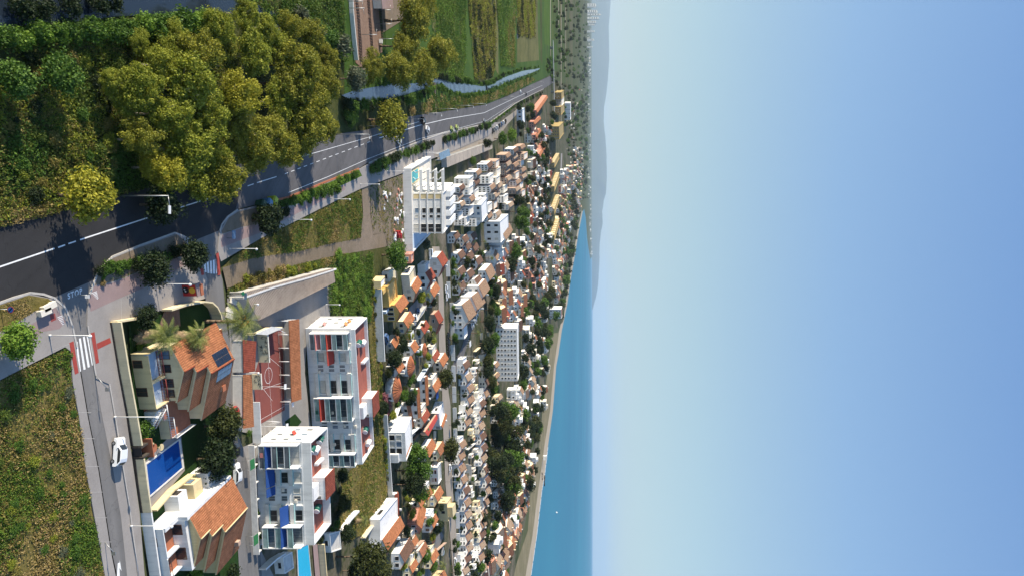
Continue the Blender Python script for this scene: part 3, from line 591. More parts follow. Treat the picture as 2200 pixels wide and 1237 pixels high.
# front terraces: lower storey with two balconies and red rails
Wf = secs[0][2]
b = MB(); b.box(fr, 0.0, Wf - .2, -3.4, 0.28, 0.0, 2.0, 0, 1); b.build('terrace', [M['cream_pale'], M['blue_wall']], root)
b = MB(); b.box(fr, .2, Wf * .5, -3.55, -3.4, .0, 2.75, 0); b.box(fr, Wf * .54, Wf - .2, -3.55, -3.4, .0, 2.75, 0); b.box(fr, -.15, 0.0, -3.55, .25, 0, 2.75, 0); b.box(fr, Wf * .5, Wf * .54, -3.55, .25, 0, 2.72, 0); b.box(fr, Wf - .2, Wf - .02, -3.4, .25, 0, 2.75, 0)
b.build('parapet', M['cream'], root)
for a, c in ((.3, Wf * .49), (Wf * .56, Wf - .4)):
    rail(fr.p(a, -.5, 2.0), fr.p(c, -.5, 2.0), 1.0, root, 'rail_red', gap=.25, r=.05)
    window(fr, a + .3, a + 1.7, 2.1, 3.7, root, v=.28, frame='wood_dark', name='window'); window(fr, c - 1.6, c - .3, 2.3, 3.6, root, v=.28, frame='wood_dark', name='window')
window(fr, 1.0, 2.2, .2, 1.6, root, v=-3.55, frame='wood_dark'); window(fr, Wf * .6, Wf * .6 + 1.4, .0, 1.7, root, v=-3.55, frame='wood_dark', name='door')
# terraces stepping out on the sea side with white balustrades and stairs
b = MB(); b.box(fr, Wf - .02, secs[1][2] + .2, -1.2, secs[1][0], 0, 2.0, 0, 1); b.box(fr, secs[1][2] + .2, secs[2][2] + 1.2, .4, secs[2][0], 0, 1.75, 0, 1); b.build('side_terrace', [M['cream_pale'], M['terracotta_plain']], root)
rail(fr.p(Wf + .1, -1.1, 2.0), fr.p(secs[1][2] + .2, -1.1, 2.0), .95, root, 'metal_white', name='balustrade', r=.05)
rail(fr.p(secs[1][2] + .3, .5, 1.75), fr.p(secs[2][2] + 1.1, .5, 1.75), .95, root, 'metal_white', name='balustrade', r=.05)
rail(fr.p(secs[2][2] + 1.1, .5, 1.75), fr.p(secs[2][2] + 1.1, secs[2][0], 1.75), .95, root, 'metal_white', name='balustrade', r=.05)
b = MB(); n = 9
a0, a1 = fr.p(Wf + .3, -1.6, 0), fr.p(secs[1][2] + 1.2, -4.6, 0)
for k in range(n):
    t = k / n; c = fr.p(Wf + .8 + 3.2 * t, -1.3 - 3.2 * t * .2, 0)
    b.box(Fr(c, fr.eu, fr.ev), 0, .4, -1.3, 0, 0, 2.0 - 1.9 * t)
b.build('stair', M['white_dirty'], root)
rail(fr.p(Wf + .8, -2.7, 2.0), fr.p(Wf + 4.0, -3.35, .2), .9, root, 'metal_white', name='balustrade', r=.05); rail(fr.p(Wf + .8, -1.35, 2.0), fr.p(Wf + 4.0, -2.0, .2), .9, root, 'metal_white', name='balustrade', r=.05)
b = MB(); q = fr.p(secs[2][2] * .72, D * .8, 4.6); b.box(Fr(q, fr.eu, fr.ev), 0, .9, 0, .9, -.8, 1.1); b.box(Fr(q, fr.eu, fr.ev), -.12, 1.02, -.12, 1.02, 1.1, 1.25, 1); b.build('chimney', [M['brick_wall'], M['terracotta_plain']], root)

# villa 2
ze2 = 4.9
root, fr, D = villa('villa', 'cream villa with white left flank and stepped orange tile gables, below the dark blue pool', (409, 1113), (497, 1028), ze2, None, None, 'cream', 'tile_orange', 345, None)
slope = .34; secs = []
for (rx, ry, ex, ey) in ((431.6, 1157.5, 419, 1214.7), (456, 1151, 440, 1226), (484, 1142, 464, 1234)):
    z = 6.3
    for _ in range(6): u, v = loc(fr, rx, ry, z); z = ze2 + slope * u
    u1, v1 = loc(fr, ex, ey, 4.4); secs.append((v + .3, u, u1))
secs[0] = (.3, secs[0][1], secs[0][2])
stepped_roof(root, fr, D, secs, ze2, slope, 4.4, 'cream', 'tile_orange', 'cream')
b = MB(); b.box(fr, -.75, -.02, -.7, D + .1, 0, 4.85, 0); b.box(fr, -.02, secs[0][2] + .4, -.72, .25, 0, 4.3, 0); b.build('white_flank', M['white'], root)
Wf = secs[0][2]
b = MB(); b.box(fr, 0, Wf - .5, -4.2, -.74, 0, 1.9, 0, 1); b.build('terrace', [M['white'], M['terracotta_plain']], root)
b = MB(); b.box(fr, -.75, Wf * .5, -4.4, -4.2, 0, 2.9, 0); b.box(fr, Wf * .54, Wf - .5, -4.4, -4.2, 0, 2.9, 0); b.box(fr, -.75, -.02, -4.2, -.7, 0, 3.2, 0); b.box(fr, Wf * .5, Wf * .54, -4.4, -.74, 0, 2.8, 0); b.box(fr, Wf - .7, Wf - .5, -4.2, -.74, 0, 2.8, 0); b.build('parapet', M['white'], root)
for k in range(3):
    v = 1.0 + k * (D - 4) / 2.4
    b = MB(); b.box(fr, -3.6, -.77, v, v + 2.6, 0, 2.6 + .35 * k, 0, 1); b.build('side_wing', [M['white'] if k != 1 else M['cream'], M['white'] if k != 1 else M['cream']], root)
    window(fr, v + .5, v + 1.9, 1.2, 2.2, root, v=-3.6, axis='v', frame='wood_dark')
window(fr, .8, 2.6, 2.0, 3.6, root, v=-.74, frame='wood_dark'); window(fr, Wf * .56, Wf * .56 + 2.2, 2.0, 3.7, root, v=-.74, frame='wood_dark'); window(fr, 1.0, 2.5, .1, 1.6, root, v=-4.4, frame='wood_dark', name='door')
b = MB(); q = fr.p(secs[2][2] * .8, D * .82, 4.9); b.box(Fr(q, fr.eu, fr.ev), 0, .9, 0, .9, -.8, 1.1); b.build('chimney', M['brick_wall'], root)
rail(fr.p(Wf * .55, -4.3, 2.9), fr.p(Wf - .6, -4.3, 2.9), .5, root, 'metal_dark', r=.03)

# ------------------------------------------------------------------ garden walls, pool, gate
def wallrun(name, label, P, h, mat, w=.35, cap=None, z0=-.06, cat='wall', group=None):
    pts = [G(x, y, 0) for x, y in P]
    root = empty(name, pts[0], label, cat, group); b = MB(); c = MB()
    for a, q in zip(pts, pts[1:]):
        d = (q - a).normalized(); n = Vector((-d.y, d.x, 0)) * w / 2
        b.prism([a - n, q - n, q + n, a + n], z0, h)
        if cap: n2 = n * 1.15; c.prism([a - n2, q - n2, q + n2, a + n2], h, h + .07)
    b.build('wall_body', M[mat], root)
    if cap: c.build('coping', M[cap], root)
    return root
# boundary wall of the villas: dark stone foot, cream face
def boundary(label, P, h, stone=True, mat='cream_pale'):
    pts = [G(x, y, 0) for x, y in P]; root = empty('boundary_wall', pts[0], label, 'wall'); b = MB(); s_ = MB()
    for a, q in zip(pts, pts[1:]):
        d = (q - a).normalized(); n = Vector((-d.y, d.x, 0)) * .3
        if n.y < 0: n = -n
        b.prism([a, q, q + n, a + n], -.06, h)
        if stone: s_.prism([a - n * .35, q - n * .35, q - n * .002, a - n * .002], 0, h * .22)
    b.build('wall_body', M[mat], root)
    if stone: s_.build('stone_foot', M['dark_stone'], root)
    return root
boundary('long cream garden wall on a dark stone foot, in front of the villa with palms', [(235, 692), (253, 800), (270, 890), (281.5, 957)], 1.75)
boundary('cream garden wall piece with dark stone foot between gate and white wall', [(286, 986), (293, 1040), (302, 1100)], 1.75)
boundary('plain pale blue-white garden wall beside the villa terrace', [(302.5, 1101), (311, 1160), (322, 1237), (336, 1330)], 1.7, False, 'white')
t = empty('entrance_gate', G(282, 972, 0), 'dark pedestrian gate with patterned stone piers and a terracotta canopy wall', 'gate')
a, q = G(281.8, 958.5), G(285.8, 985); d = (q - a).normalized(); n = Vector((-d.y, d.x, 0)); L = (q - a).length
fg = Fr(a, d, n if n.y > 0 else -n)
b = MB(); b.box(fg, .35, L - .35, .05, .12, 0, 1.5); b.build('gate_leaf', M['metal_dark'], t)
for u in (0.02, L - .34): b = MB(); b.box(fg, u, u + .32, -.1, 1.6, 0, 1.7); b.build('pier', M['dark_stone'], t)
b = MB(); b.box(fg, -.6, L + .5, 1.62, 1.85, 0, 2.3); b.build('screen_wall', M['terracotta_plain'], t)
wallrun('garden_wall', 'cream low wall running up from the wall corner behind dark shrubs', [(236, 691), (290, 682.5)], 1.2, 'cream_pale', .3)
wallrun('garden_wall', 'cream wall around the villa garden curving to the alley', [(346, 666), (380, 655), (420, 648), (436, 650), (447, 660), (455, 676), (458, 692)], 1.9, 'cream_pale', .3)
wallrun('garden_wall', 'cream inner wall between the pool and the lower villa', [(321, 1096), (360, 1052), (405, 1018)], 1.3, 'cream', .3)
# pool
def pool(label, P, rim, mat, zw=-.0, rimw=None, name='swimming_pool', cop='white_dirty'):
    pts = [G(x, y, 0) for x, y in P]; c = sum(pts, Vector()) / len(pts)
    root = empty(name, c, label, 'pool'); b = MB(); k = len(pts)
    out = [c + (p - c) * (1 + rim / (p - c).length) for p in pts]
    for i in range(k):
        j = (i + 1) % k
        b.prism([out[i], out[j], pts[j], pts[i]], -.05, .14)
    b.build('coping', M[cop], root)
    b = MB(); P2 = [Vector((p.x, p.y, .05)) for p in pts]; a = sum(P2[i - 1].x * P2[i].y - P2[i].x * P2[i - 1].y for i in range(k)); b.poly(P2 if a > 0 else P2[::-1]); b.build('water', M[mat], root)
    return root
patch('pool_terrace', 'paving', [(303, 1000), (380, 920), (388, 926), (397, 1010), (322, 1098), (314, 1060)], .02)
pool('dark blue swimming pool with pale stone rim in the villa garden', [(313.5, 997), (383, 945.5), (390.5, 1004), (321, 1064)], .55, 'pool_deep')
pool('light turquoise swimming pool beside the white apartment block', [(638, 1180), (661, 1168), (670, 1260), (642, 1262)], .4, 'pool_light')
patch('pool_terrace', 'paving_pink', [(672, 1168), (682, 1168), (690, 1260), (679, 1260)], .02)
for k, (x, y, r) in enumerate(((322, 962, .75), (338, 960, .6), (318, 956, .5))):
    g = G(x, y, .02); b = MB(); b.tube(g + Vector((0, 0, 0)), g + Vector((0, 0, .7)), .06, n=6); b.tube(g + Vector((0, 0, .7)), g + Vector((0, 0, .76)), r, n=16)
    b.build('garden_table', M['terracotta_plain' if k == 0 else 'cream'], off=tuple(g), label=('round terracotta garden table beside the deep blue pool', 'round cream garden table nearest the pool edge', 'small round cream table by the garden gate')[k], cat='table')

# ------------------------------------------------------------------ the two apartment blocks
def apartments(label, A, B, C, xb, zl, bays, awn, side_awn, stair_u, tanks):
    fr, W, D, h = frame3(A, B, C, xb)
    root = empty('apartment_block', fr.p(0, 0, 0), label, 'apartment block')
    zr = zl[-1] + .35
    b = MB(); b.box(fr, 0, W, 0, D, 0, zr, 0, 1); parapet(b, fr, 0, W, 0, D, zr, h, .3); b.build('wall', [M['white'], M['roof_flat_red']], root)
    b = MB()
    for z in zl: b.box(fr, -.06, W + .06, -.06, -.002, z - .12, z + .1)
    b.build('floor_band', M['white'], root)
    for (f0, f1, kind) in bays:
        u0, u1 = f0 * W, f1 * W
        for i in range(len(zl) - 1):
            z0, z1 = zl[i], zl[i + 1]
            if kind == 'balcony':
                b = MB(); p = 1.9
                b.box(fr, u0, u1, -p, -.07, z0 - .15, z0 + .05, 0)
                for u in (u0, u1 - .22): b.box(fr, u, u + .22, -p - .05, -.07, z0 + .06, z1 - .16, 0)
                b.box(fr, u0 + .23, u1 - .23, -p, -p + .06, z0 + .06, z0 + 1.05, 1)
                b.box(fr, u0 + .23, u1 - .23, -p - .06, -p + .1, z0 + 1.06, z0 + 1.16, 2)
                b.build('balcony', [M['white'], M[rnd.choice(['glass_green', 'glass_green', 'glass_grey'])], M['teal_strip']], root)
                window(fr, u0 + .5, u1 - .6, z0 + .15, z1 - .55, root, frame='metal_grey', pane='glass_grey', name='balcony_door', bars=2)
            elif kind == 'recess':
                b = MB(); b.box(fr, u0 + .3, u0 + .55, -.28, -.002, z0 + .1, z1 - .1, 0); b.box(fr, u1 - .55, u1 - .3, -.28, -.002, z0 + .1, z1 - .1, 0); b.box(fr, u0, u1, -.5, -.002, z0 + .1, z0 + .95, 1); b.box(fr, u0, u1, -.52, -.002, z0 + .96, z0 + 1.05, 2)
                b.build('loggia', [M['white'], M['white_dirty'], M['teal_strip']], root)
                window(fr, u0 + .35 * (u1 - u0), u1 - .6, z0 + 1.1, z1 - .35, root, frame='metal_grey', pane='glass_dark')
            else:
                for f in ((.2, .45), (.6, .85)):
                    window(fr, u0 + f[0] * (u1 - u0), u0 + f[1] * (u1 - u0), z0 + .9, z1 - .6, root, frame='white_dirty', pane='glass_grey')
    for (f0, f1, i, c) in awn:
        u0, u1, z = f0 * W + .1, f1 * W - .1, zl[i + 1] - .3
        b = MB(); b.slab([fr.p(u0, -.3, z), fr.p(u1, -.3, z), fr.p(u1, -2.15, z - 1.1), fr.p(u0, -2.15, z - 1.1)], .05); b.build('awning', M[c], root)
    # gable flank towards the sun: pilasters, windows and awnings
    for i in range(len(zl) - 1):
        for f in (.2, .52, .82):
            window(fr, f * D - .5, f * D + .5, zl[i] + .9, zl[i + 1] - .7, root, axis='v', frame='white_dirty', pane='glass_grey')
    b = MB()
    for f in (0, .34, .67, .96): b.box(fr, -.25, -.002, f * D, f * D + .28, 0, zl[-1] + .25)
    b.build('pilaster', M['white'], root)
    for (f, i, c) in side_awn:
        b = MB(); z = zl[i + 1] - .4; b.slab([fr.p(-.1, f * D - .7, z), fr.p(-.1, f * D + .7, z), fr.p(-.9, f * D + .7, z - .6), fr.p(-.9, f * D - .7, z - .6)], .05); b.build('awning', M[c], root)
    for k in range(7):
        f0, f1, kd = bays[rnd.randrange(len(bays))]; i = rnd.randrange(len(zl) - 1); u = (f0 + (f1 - f0) * rnd.uniform(.1, .8)) * W; b = MB(); vv = -.03 if kd == 'plain' else -.5
        b.box(fr, u, u + .75, vv - .35, vv - .05, zl[i] + 1.1, zl[i] + 1.65, 0); b.build('air_conditioner', M['off_white'], root)
    for k in range(6):
        f0, f1, kd = bays[rnd.randrange(len(bays))]
        if kd != 'balcony': continue
        i = rnd.randrange(len(zl) - 1); u = (f0 + (f1 - f0) * rnd.uniform(.2, .6)) * W; b = MB(); b.box(fr, u, u + 1.0, -2.02, -1.98, zl[i] + .25, zl[i] + 1.0); b.build('laundry', M[rnd.choice(['awning_pink', 'awning_blue', 'white', 'cream', 'tank_green'])], root)
    b = MB()
    for f in (.08, .33, .5, .9): b.tube(fr.p(f * W, D * .7, zr), fr.p(f * W, D * .7, zr + 2.2), .03, n=4); b.tube(fr.p(f * W - .5, D * .7, zr + 2.0), fr.p(f * W + .5, D * .7, zr + 2.0), .02, n=4)
    o = b.build('aerials', M['metal_grey'], root); o['kind'] = 'stuff'
    # stair head on the roof
    u = stair_u * W; b = MB(); b.box(fr, u, u + 5.2, D * .45, D - .35, zr, zr + 2.9, 0, 1); b.box(fr, u - .15, u + 5.35, D * .45 - .15, D - .2, zr + 2.9, zr + 3.1, 1); b.box(fr, u + 1.0, u + 4.2, D * .12, D * .45 - .16, zr, zr + 1.5, 0, 0); b.build('stair_head', [M['white'], M['tile_red']], root)
    window(fr, u + 4.4, u + 5.0, zr + .9, zr + 1.8, root, v=D * .45, frame='white_dirty')
    b = MB()
    for f in (.3, .62):
        b.box(fr, f * W, f * W + .5, D * .55, D * .95, zr, zr + .9)
    b.build('chimney', M['white'], root)
    tl = []
    for k, (f, g, c, lab) in enumerate(tanks):
        q = fr.p(f * W, g * D, zr); t = empty('water_tank', q, lab, 'water tank', 'water tanks on the apartment roofs')
        e = Vector((.55, -.85, 0)).normalized(); b = MB(); p0 = q + Vector((0, 0, .75)) - e * .9; b.tube(p0, p0 + e * 1.7, .68, n=14); b.build('tank_body', M[c], t)
        b = MB(); b.tube(p0 + e * 1.701, p0 + e * 1.86, .70, n=14); b.build('tank_end', M['white'], t)
        b = MB(); b.box(Fr(q, (1, 0, 0), (0, 1, 0)), -.6, .6, -.6, .6, 0, .1); b.build('tank_foot', M['grey_wall'], t)
    return root, fr, W, D, zr, h
APA = apartments('white four storey apartment block with red awnings behind the red sports court', (762, 707), (779, 996.5), (788.5, 681), 656, [1.75, 4.6, 7.45, 10.3, 11.9][:4] + [11.6],
    [(.014, .135, 'balcony'), (.135, .245, 'recess'), (.245, .315, 'plain'), (.315, .48, 'recess'), (.48, .655, 'balcony'), (.655, .74, 'plain'), (.765, .9, 'recess'), (.9, .995, 'balcony')],
    [(.014, .135, 0, 'awning_pink'), (.014, .135, 1, 'awning_red'), (.135, .245, 1, 'awning_red'), (.48, .655, 0, 'awning_red')], [(.55, 2, 'awning_orange'), (.3, 0, 'awning_pink'), (.3, 2, 'awning_orange')], .56,
    [(.13, .3, 'tank_green', 'green water tank with white end nearest the lit corner of the rear apartment roof'), (.16, .62, 'white', 'white water tank beside the green one at the lit corner of the rear apartment roof'), (.8, .45, 'tank_green', 'green water tank alone past the stair head on the rear apartment roof'), (.92, .6, 'white', 'white water tank at the far end of the rear apartment roof')])
APB = apartments('white three storey apartment block with blue awnings, in front of the other block', (667, 950), (675.5, 1170), (704, 917), 549, [1.6, 4.4, 7.15, 10.0][:3] + [10.1],
    [(.0, .225, 'balcony'), (.225, .41, 'recess'), (.41, .59, 'plain'), (.59, .785, 'recess'), (.785, .995, 'balcony')],
    [(.0, .225, 0, 'awning_blue'), (.225, .41, 0, 'awning_blue'), (.59, .785, 1, 'awning_blue'), (.785, .995, 1, 'awning_blue'), (.41, .5, 0, 'awning_blue')], [(.5, 1, 'awning_red')], .42,
    [(.12, .3, 'tank_green', 'green water tank in front of two others at the lit corner of the blue-awning roof'), (.16, .55, 'white', 'white water tank in the middle of the lit corner of the blue-awning roof'), (.1, .8, 'tank_green', 'green water tank at the back of the lit corner of the blue-awning roof'), (.74, .5, 'tank_green', 'green water tank at the shaded end of the blue-awning roof')])
# front yards of the blue-awning block
fr = APB[1]; W = APB[2]
t = empty('yard_wall', fr.p(-.4, -2.6, 0), 'low white front yard wall of the blue-awning apartment block along the alley', 'wall'); b = MB(); b.box(fr, -.6, W + .5, -3.2, -3.0, -.05, 1.3)
for k in range(7): b.box(fr, W * k / 6.02, W * k / 6.02 + .18, -2.99, -1.95, -.05, 1.3)
b.build('wall_body', M['white_dirty'], t)
b = MB(); b.box(fr, -9.5, -.3, -1.2, -1.0, 0, 1.9); b.build('side_wall', M['white'], off=tuple(fr.p(-9.5, -1.2, 0)), label='white wall running from the blue-awning block up towards the court', cat='wall')
for k, f in enumerate((.07, .78)):
    t = fr.p(f * W, -5.0, 0); b = MB(); b.slab([fr.p(f * W, -4.6, 2.0), fr.p(f * W + 2.2, -4.6, 2.0), fr.p(f * W + 2.2, -6.0, 1.75), fr.p(f * W, -6.0, 1.75)], .05, 0)
    for u in (.1, 2.1): b.tube(fr.p(f * W + u, -4.7, 0), fr.p(f * W + u, -4.7, 1.95), .04, n=5, m=1)
    for u in (.1, 2.1): b.tube(fr.p(f * W + u, -5.9, 0), fr.p(f * W + u, -5.9, 1.72), .04, n=5, m=1)
    b.build('gate_canopy', [M['green_mat'], M['metal_grey']], off=tuple(t), label=('green canopy over the yard gate nearest the parked dark car', 'green canopy over the yard gate beside the lower villa roof')[k], cat='canopy')
# ------------------------------------------------------------------ vegetation
def leafquad(b, c, n, s, rr, asp=1.0):
    t = n.orthogonal().normalized(); q = Matrix.Rotation(rr.random() * 6.283, 3, n); t = q @ t; u = n.cross(t)
    a = s * (.65 + .7 * rr.random()); d = a * asp * (.6 + .5 * rr.random())
    k = len(b.v); f = n * a * .25
    b.v += [tuple(c - t * a), tuple(c - u * d + f), tuple(c + t * a), tuple(c + u * d + f)]
    b.f.append((k, k + 1, k + 2, k + 3)); b.m.append(0); b.sm.append(False)
def rdir(rr):
    z = rr.uniform(-1, 1); t = rr.random() * 6.2832; s = math.sqrt(1 - z * z); return Vector((s * math.cos(t), s * math.sin(t), z))
def crown_mesh(seed, nc, per, ls, zc, sq=(1, 1, .8), clump=.33, lo=.35, skew=.25):
    rr = random.Random(seed); b = MB(); sh = [1 + rr.uniform(-skew, skew) for _ in range(8)]
    for i in range(nc):
        d = rdir(rr)
        if d.z < -.35: d.z *= .5
        ang = (math.atan2(d.y, d.x) / 6.2832 * 8) % 8; k = int(ang); f = ang - k
        rad = (sh[k] * (1 - f) + sh[(k + 1) % 8] * f)
        rad *= (lo + (1 - lo) * rr.random() ** .45) * (1 - clump * .75)
        c = Vector((d.x * rad * sq[0], d.y * rad * sq[1], d.z * rad * sq[2] + zc)); cr = clump * rr.uniform(.5, 1.5)
        for _ in range(per):
            e = rdir(rr)
            if e.z < -.2 and rr.random() < .6: e.z = -e.z
            q = cr * rr.uniform(.35, 1.2); p = c + Vector((e.x, e.y, e.z * .8)) * q
            leafquad(b, p, (e + rdir(rr) * .9).normalized(), ls, rr)
    return b.mesh('crown', [M['leaf_olive']], uv=False)
def trunk_mesh(seed, zc, r0=.07, limbs=6, bare=.5, tw=.12):
    rr = random.Random(seed); b = MB(); p = Vector((0, 0, -.05)); r = r0; top = zc * .8; n = 5
    for i in range(n):
        q = Vector((rr.uniform(-tw, tw) * .4 * i / n, rr.uniform(-tw, tw) * .4 * i / n, top * (i + 1) / n)); r2 = r * .84; b.tube(p, q, r, r2, 7); p, r = q, r2
        if i >= n * bare:
            for _ in range(limbs // 2):
                d = rdir(rr); d.z = abs(d.z) * .8 + .35; d.normalize(); e = p + d * rr.uniform(.35, .6); b.tube(p, e, r * .6, r * .3, 6)
                for _ in range(2):
                    g = (d + rdir(rr) * .6).normalized(); b.tube(e, e + g * rr.uniform(.2, .4), r * .3, r * .1, 5)
    return b.mesh('trunk', [M['bark']], uv=False)
ZC = {'broad': 1.12, 'dense': 1.0, 'tall': 1.5, 'small': 1.25, 'bush': .5}
CR = {'broad': [crown_mesh(11 + i, 110, 135, .033, 1.12, (1, 1, .82), .2, .25, .5) for i in range(6)],
      'dense': [crown_mesh(31 + i, 46, 120, .055, 1.0, (1, 1, .85), .36, .45, .15) for i in range(3)],
      'tall': [crown_mesh(51 + i, 42, 100, .06, 1.5, (.85, .85, 1.35), .34, .4, .15) for i in range(3)],
      'small': [crown_mesh(71 + i, 24, 45, .10, 1.25, (1, 1, .85), .42, .4) for i in range(3)],
      'bush': [crown_mesh(91 + i, 22, 46, .085, .5, (1, 1, .62), .42, .45, .3) for i in range(4)]}
TR = {k: [trunk_mesh(200 + i, ZC[k]) for i in range(2)] for k in ('broad', 'dense', 'tall', 'small')}
def far_trees(Ps, label):
    """a wood too far and too many to count, one mesh"""
    b = MB(); rr = random.Random(len(Ps))
    for (P, n, r) in Ps:
        x0, x1 = min(p[0] for p in P), max(p[0] for p in P); y0, y1 = min(p[1] for p in P), max(p[1] for p in P); k = 0
        while k < n:
            x, y = rr.uniform(x0, x1), rr.uniform(y0, y1)
            if not inpoly(x, y, P): continue
            k += 1; l, R_ = pxloc(x, y, r * rr.uniform(.6, 1.2), 1.1); mi = rr.randrange(3)
            for _ in range(190):
                d = rdir(rr); q = R_ * rr.uniform(.5, 1) * (1 + .25 * math.sin(5 * d.x + 3 * d.y)); leafquad(b, l + Vector((d.x * q, d.y * q, R_ * .95 + d.z * q * .85)), (d + rdir(rr) * .8).normalized(), R_ * .17, rr); b.m[-1] = mi
    o = b.build('distant_trees', [M['leaf_dark'], M['leaf_pine'], M['leaf_green']], kind='stuff'); return o
def crown_obj(me, mat, parent=None, name='crown'):
    o = bpy.data.objects.new(name, me); col.objects.link(o); o.parent = parent
    o.material_slots[0].link = 'OBJECT'; o.material_slots[0].material = M[mat]; return o
def tree_at(kind, loc, r, mat, label, group=None, name=None, zs=1.0, barkm=None, cat='tree'):
    t = empty(name or {'broad': 'eucalyptus_tree', 'dense': 'broadleaf_tree', 'tall': 'tall_tree', 'small': 'town_tree'}[kind], loc, label, cat, group)
    a = rnd.random() * 6.28; t.rotation_euler.z = a; t.scale = (r, r, r * zs)
    crown_obj(rnd.choice(CR[kind]), mat, t)
    o = crown_obj(rnd.choice(TR[kind]), barkm or 'bark', t, 'trunk'); return t
def pxloc(px, py, rpx, zc, zs=1.0):
    r = 3.0
    for _ in range(8):
        g = G(px, py, zc * r * zs); r = rpx * g.y / F
    return Vector((g.x, g.y, -.1)), r
def tree(kind, px, py, rpx, mat, label, group=None, zs=1.0, **kw):
    l, r = pxloc(px, py, rpx, ZC[kind], zs); return tree_at(kind, l, r, mat, label, group, zs=zs, **kw)
def bush(px, py, rpx, mat, label, group=None, name='shrub', zs=1.0, z=-.05, cat='shrub'):
    l, r = pxloc(px, py, rpx, .5, zs); o = crown_obj(rnd.choice(CR['bush']), mat, None, name); o.location = (l.x, l.y, z); o.scale = (r, r, r * zs); o.rotation_euler.z = rnd.random() * 6.28
    return tag(o, label, cat, group)
# the grove between the road and the channel
GL, GG = 'olive green eucalyptus crown packed among others in the grove left of the main road', 'eucalyptus trees of the roadside grove'
for (x, y, r) in ((300, 180, 50), (345, 140, 48), (400, 190, 60), (430, 120, 52), (350, 245, 55), (300, 300, 50), (265, 215, 36), (440, 250, 60), (400, 320, 55), (510, 210, 52), (545, 120, 50), (480, 100, 40), (480, 380, 46), (540, 335, 58), (500, 290, 55), (580, 290, 52), (590, 100, 42), (570, 60, 40), (330, 360, 42), (450, 330, 46), (240, 175, 30), (600, 220, 50), (380, 95, 40), (525, 30, 36), (470, 60, 38), (300, 90, 30)):
    tree('broad', x, y, r * rnd.uniform(.9, 1.12), rnd.choice(['leaf_olive', 'leaf_olive', 'leaf_bronze', 'leaf_yellow', 'leaf_olive']), GL, GG, zs=rnd.uniform(.8, 1.25), barkm='bark_pale')
GB = 'bronze tinged eucalyptus crown at the outer end of the roadside grove'
for (x, y, r) in ((640, 140, 55), (665, 75, 36), (690, 195, 46), (655, 250, 58), (620, 180, 50), (690, 265, 36), (610, 320, 44), (640, 300, 45), (700, 130, 34), (620, 60, 34)):
    tree('broad', x, y, r, 'leaf_bronze', GB, 'bronze eucalyptus trees of the grove', zs=rnd.uniform(.95, 1.2))
tree('dense', 188, 420, 64, 'leaf_yellow', 'round yellow green tree standing alone against the main road edge', zs=.95)
tree('dense', 346, 440, 50, 'leaf_dark', 'dark green tree overhanging the centre line of the main road', zs=.9)
tree('broad', 360, 372, 58, 'leaf_yellow', 'yellow green tree behind the dark road tree, at the grove edge', zs=.9)
tree('dense', 430, 400, 40, 'leaf_olive', 'olive tree at the road edge just past the dark overhanging tree', zs=.9)
tree('dense', 34, 172, 48, 'leaf_green', 'round dark green tree in the lower field, at the picture edge', zs=.9)
tree('dense', 128, 155, 48, 'leaf_green', 'round dark green tree in the scrub with a long shadow, second from the edge', zs=.9)
tree('dense', 836, 258, 46, 'leaf_bronze', 'bronze green tree standing alone by the river side of the main road', zs=.95)
for (x, y, r, lab) in ((885, 45, 52, 'largest bronze eucalyptus over the railway yard'), (862, 100, 40, 'bronze eucalyptus between the railway and the river, low crown'), (940, 110, 46, 'bronze eucalyptus nearest the green marsh'), (850, 145, 46, 'bronze eucalyptus overhanging the river bend'), (905, 8, 40, 'bronze eucalyptus at the picture edge by the railway'), (800, 145, 34, 'bronze eucalyptus at the end of the railway bed'), (905, 150, 40, 'bronze eucalyptus by the dark gap in the river')):
    tree('broad', x, y, r, 'leaf_bronze', lab)
tree('dense', 762, 170, 30, 'leaf_grey', 'pale grey green shrubby tree at the river bank below the railway')
tree('dense', 331, 581, 40, 'leaf_dark', 'small dark street tree on the hedge strip beside the pink paving, lower one', zs=.9, name='street_tree')
tree('dense', 416, 549, 40, 'leaf_dark', 'dark street tree beside the alley zebra crossing', zs=.9, name='street_tree')
tree('dense', 577, 474, 40, 'leaf_dark', 'dark street tree on the pavement behind the recycling bins', zs=.9, name='street_tree')
tree('dense', 40, 734, 46, 'leaf_fresh', 'light green street tree on the corner pavement by the concrete benches', zs=.9, name='street_tree')
tree('dense', 480, 915, 44, 'leaf_pine', 'dark spreading tree in the garden between pool and alley', zs=.9)
tree('dense', 465, 985, 46, 'leaf_dark', 'dark tree shading the lawn beside the deep blue pool', zs=.9)
tree('dense', 315, 680, 30, 'leaf_dark', 'dark evergreen bush tree inside the garden corner by the curved wall', zs=.9)
for (x, y, r, m_, lab) in ((312, 925, 22, 'leaf_green', 'rounded green garden shrub by the wall below the stairs'), (425, 1030, 20, 'leaf_green', 'green garden shrub between pool and lower villa'), (372, 1070, 14, 'leaf_fresh', 'small bright shrub between the cream inner wall and lower villa'), (425, 1222, 26, 'leaf_fresh', 'bright green shrub in front of the lower villa, at the picture bottom'), (300, 745, 10, 'leaf_fresh', 'small banana plant by the long garden wall'), (395, 920, 16, 'leaf_dark', 'dark shrub beside the stairs of the upper villa'), (500, 1230, 22, 'leaf_dark', 'dark shrub beside the alley at the picture bottom'), (452, 1015, 20, 'leaf_dark', 'dark shrub at the lower villa chimney side')):
    bush(x, y, r, m_, lab, name='garden_shrub')
tree('dense', 850, 548, 34, 'leaf_green', 'bright green round tree in the waste ground below the white hotel', zs=.85)
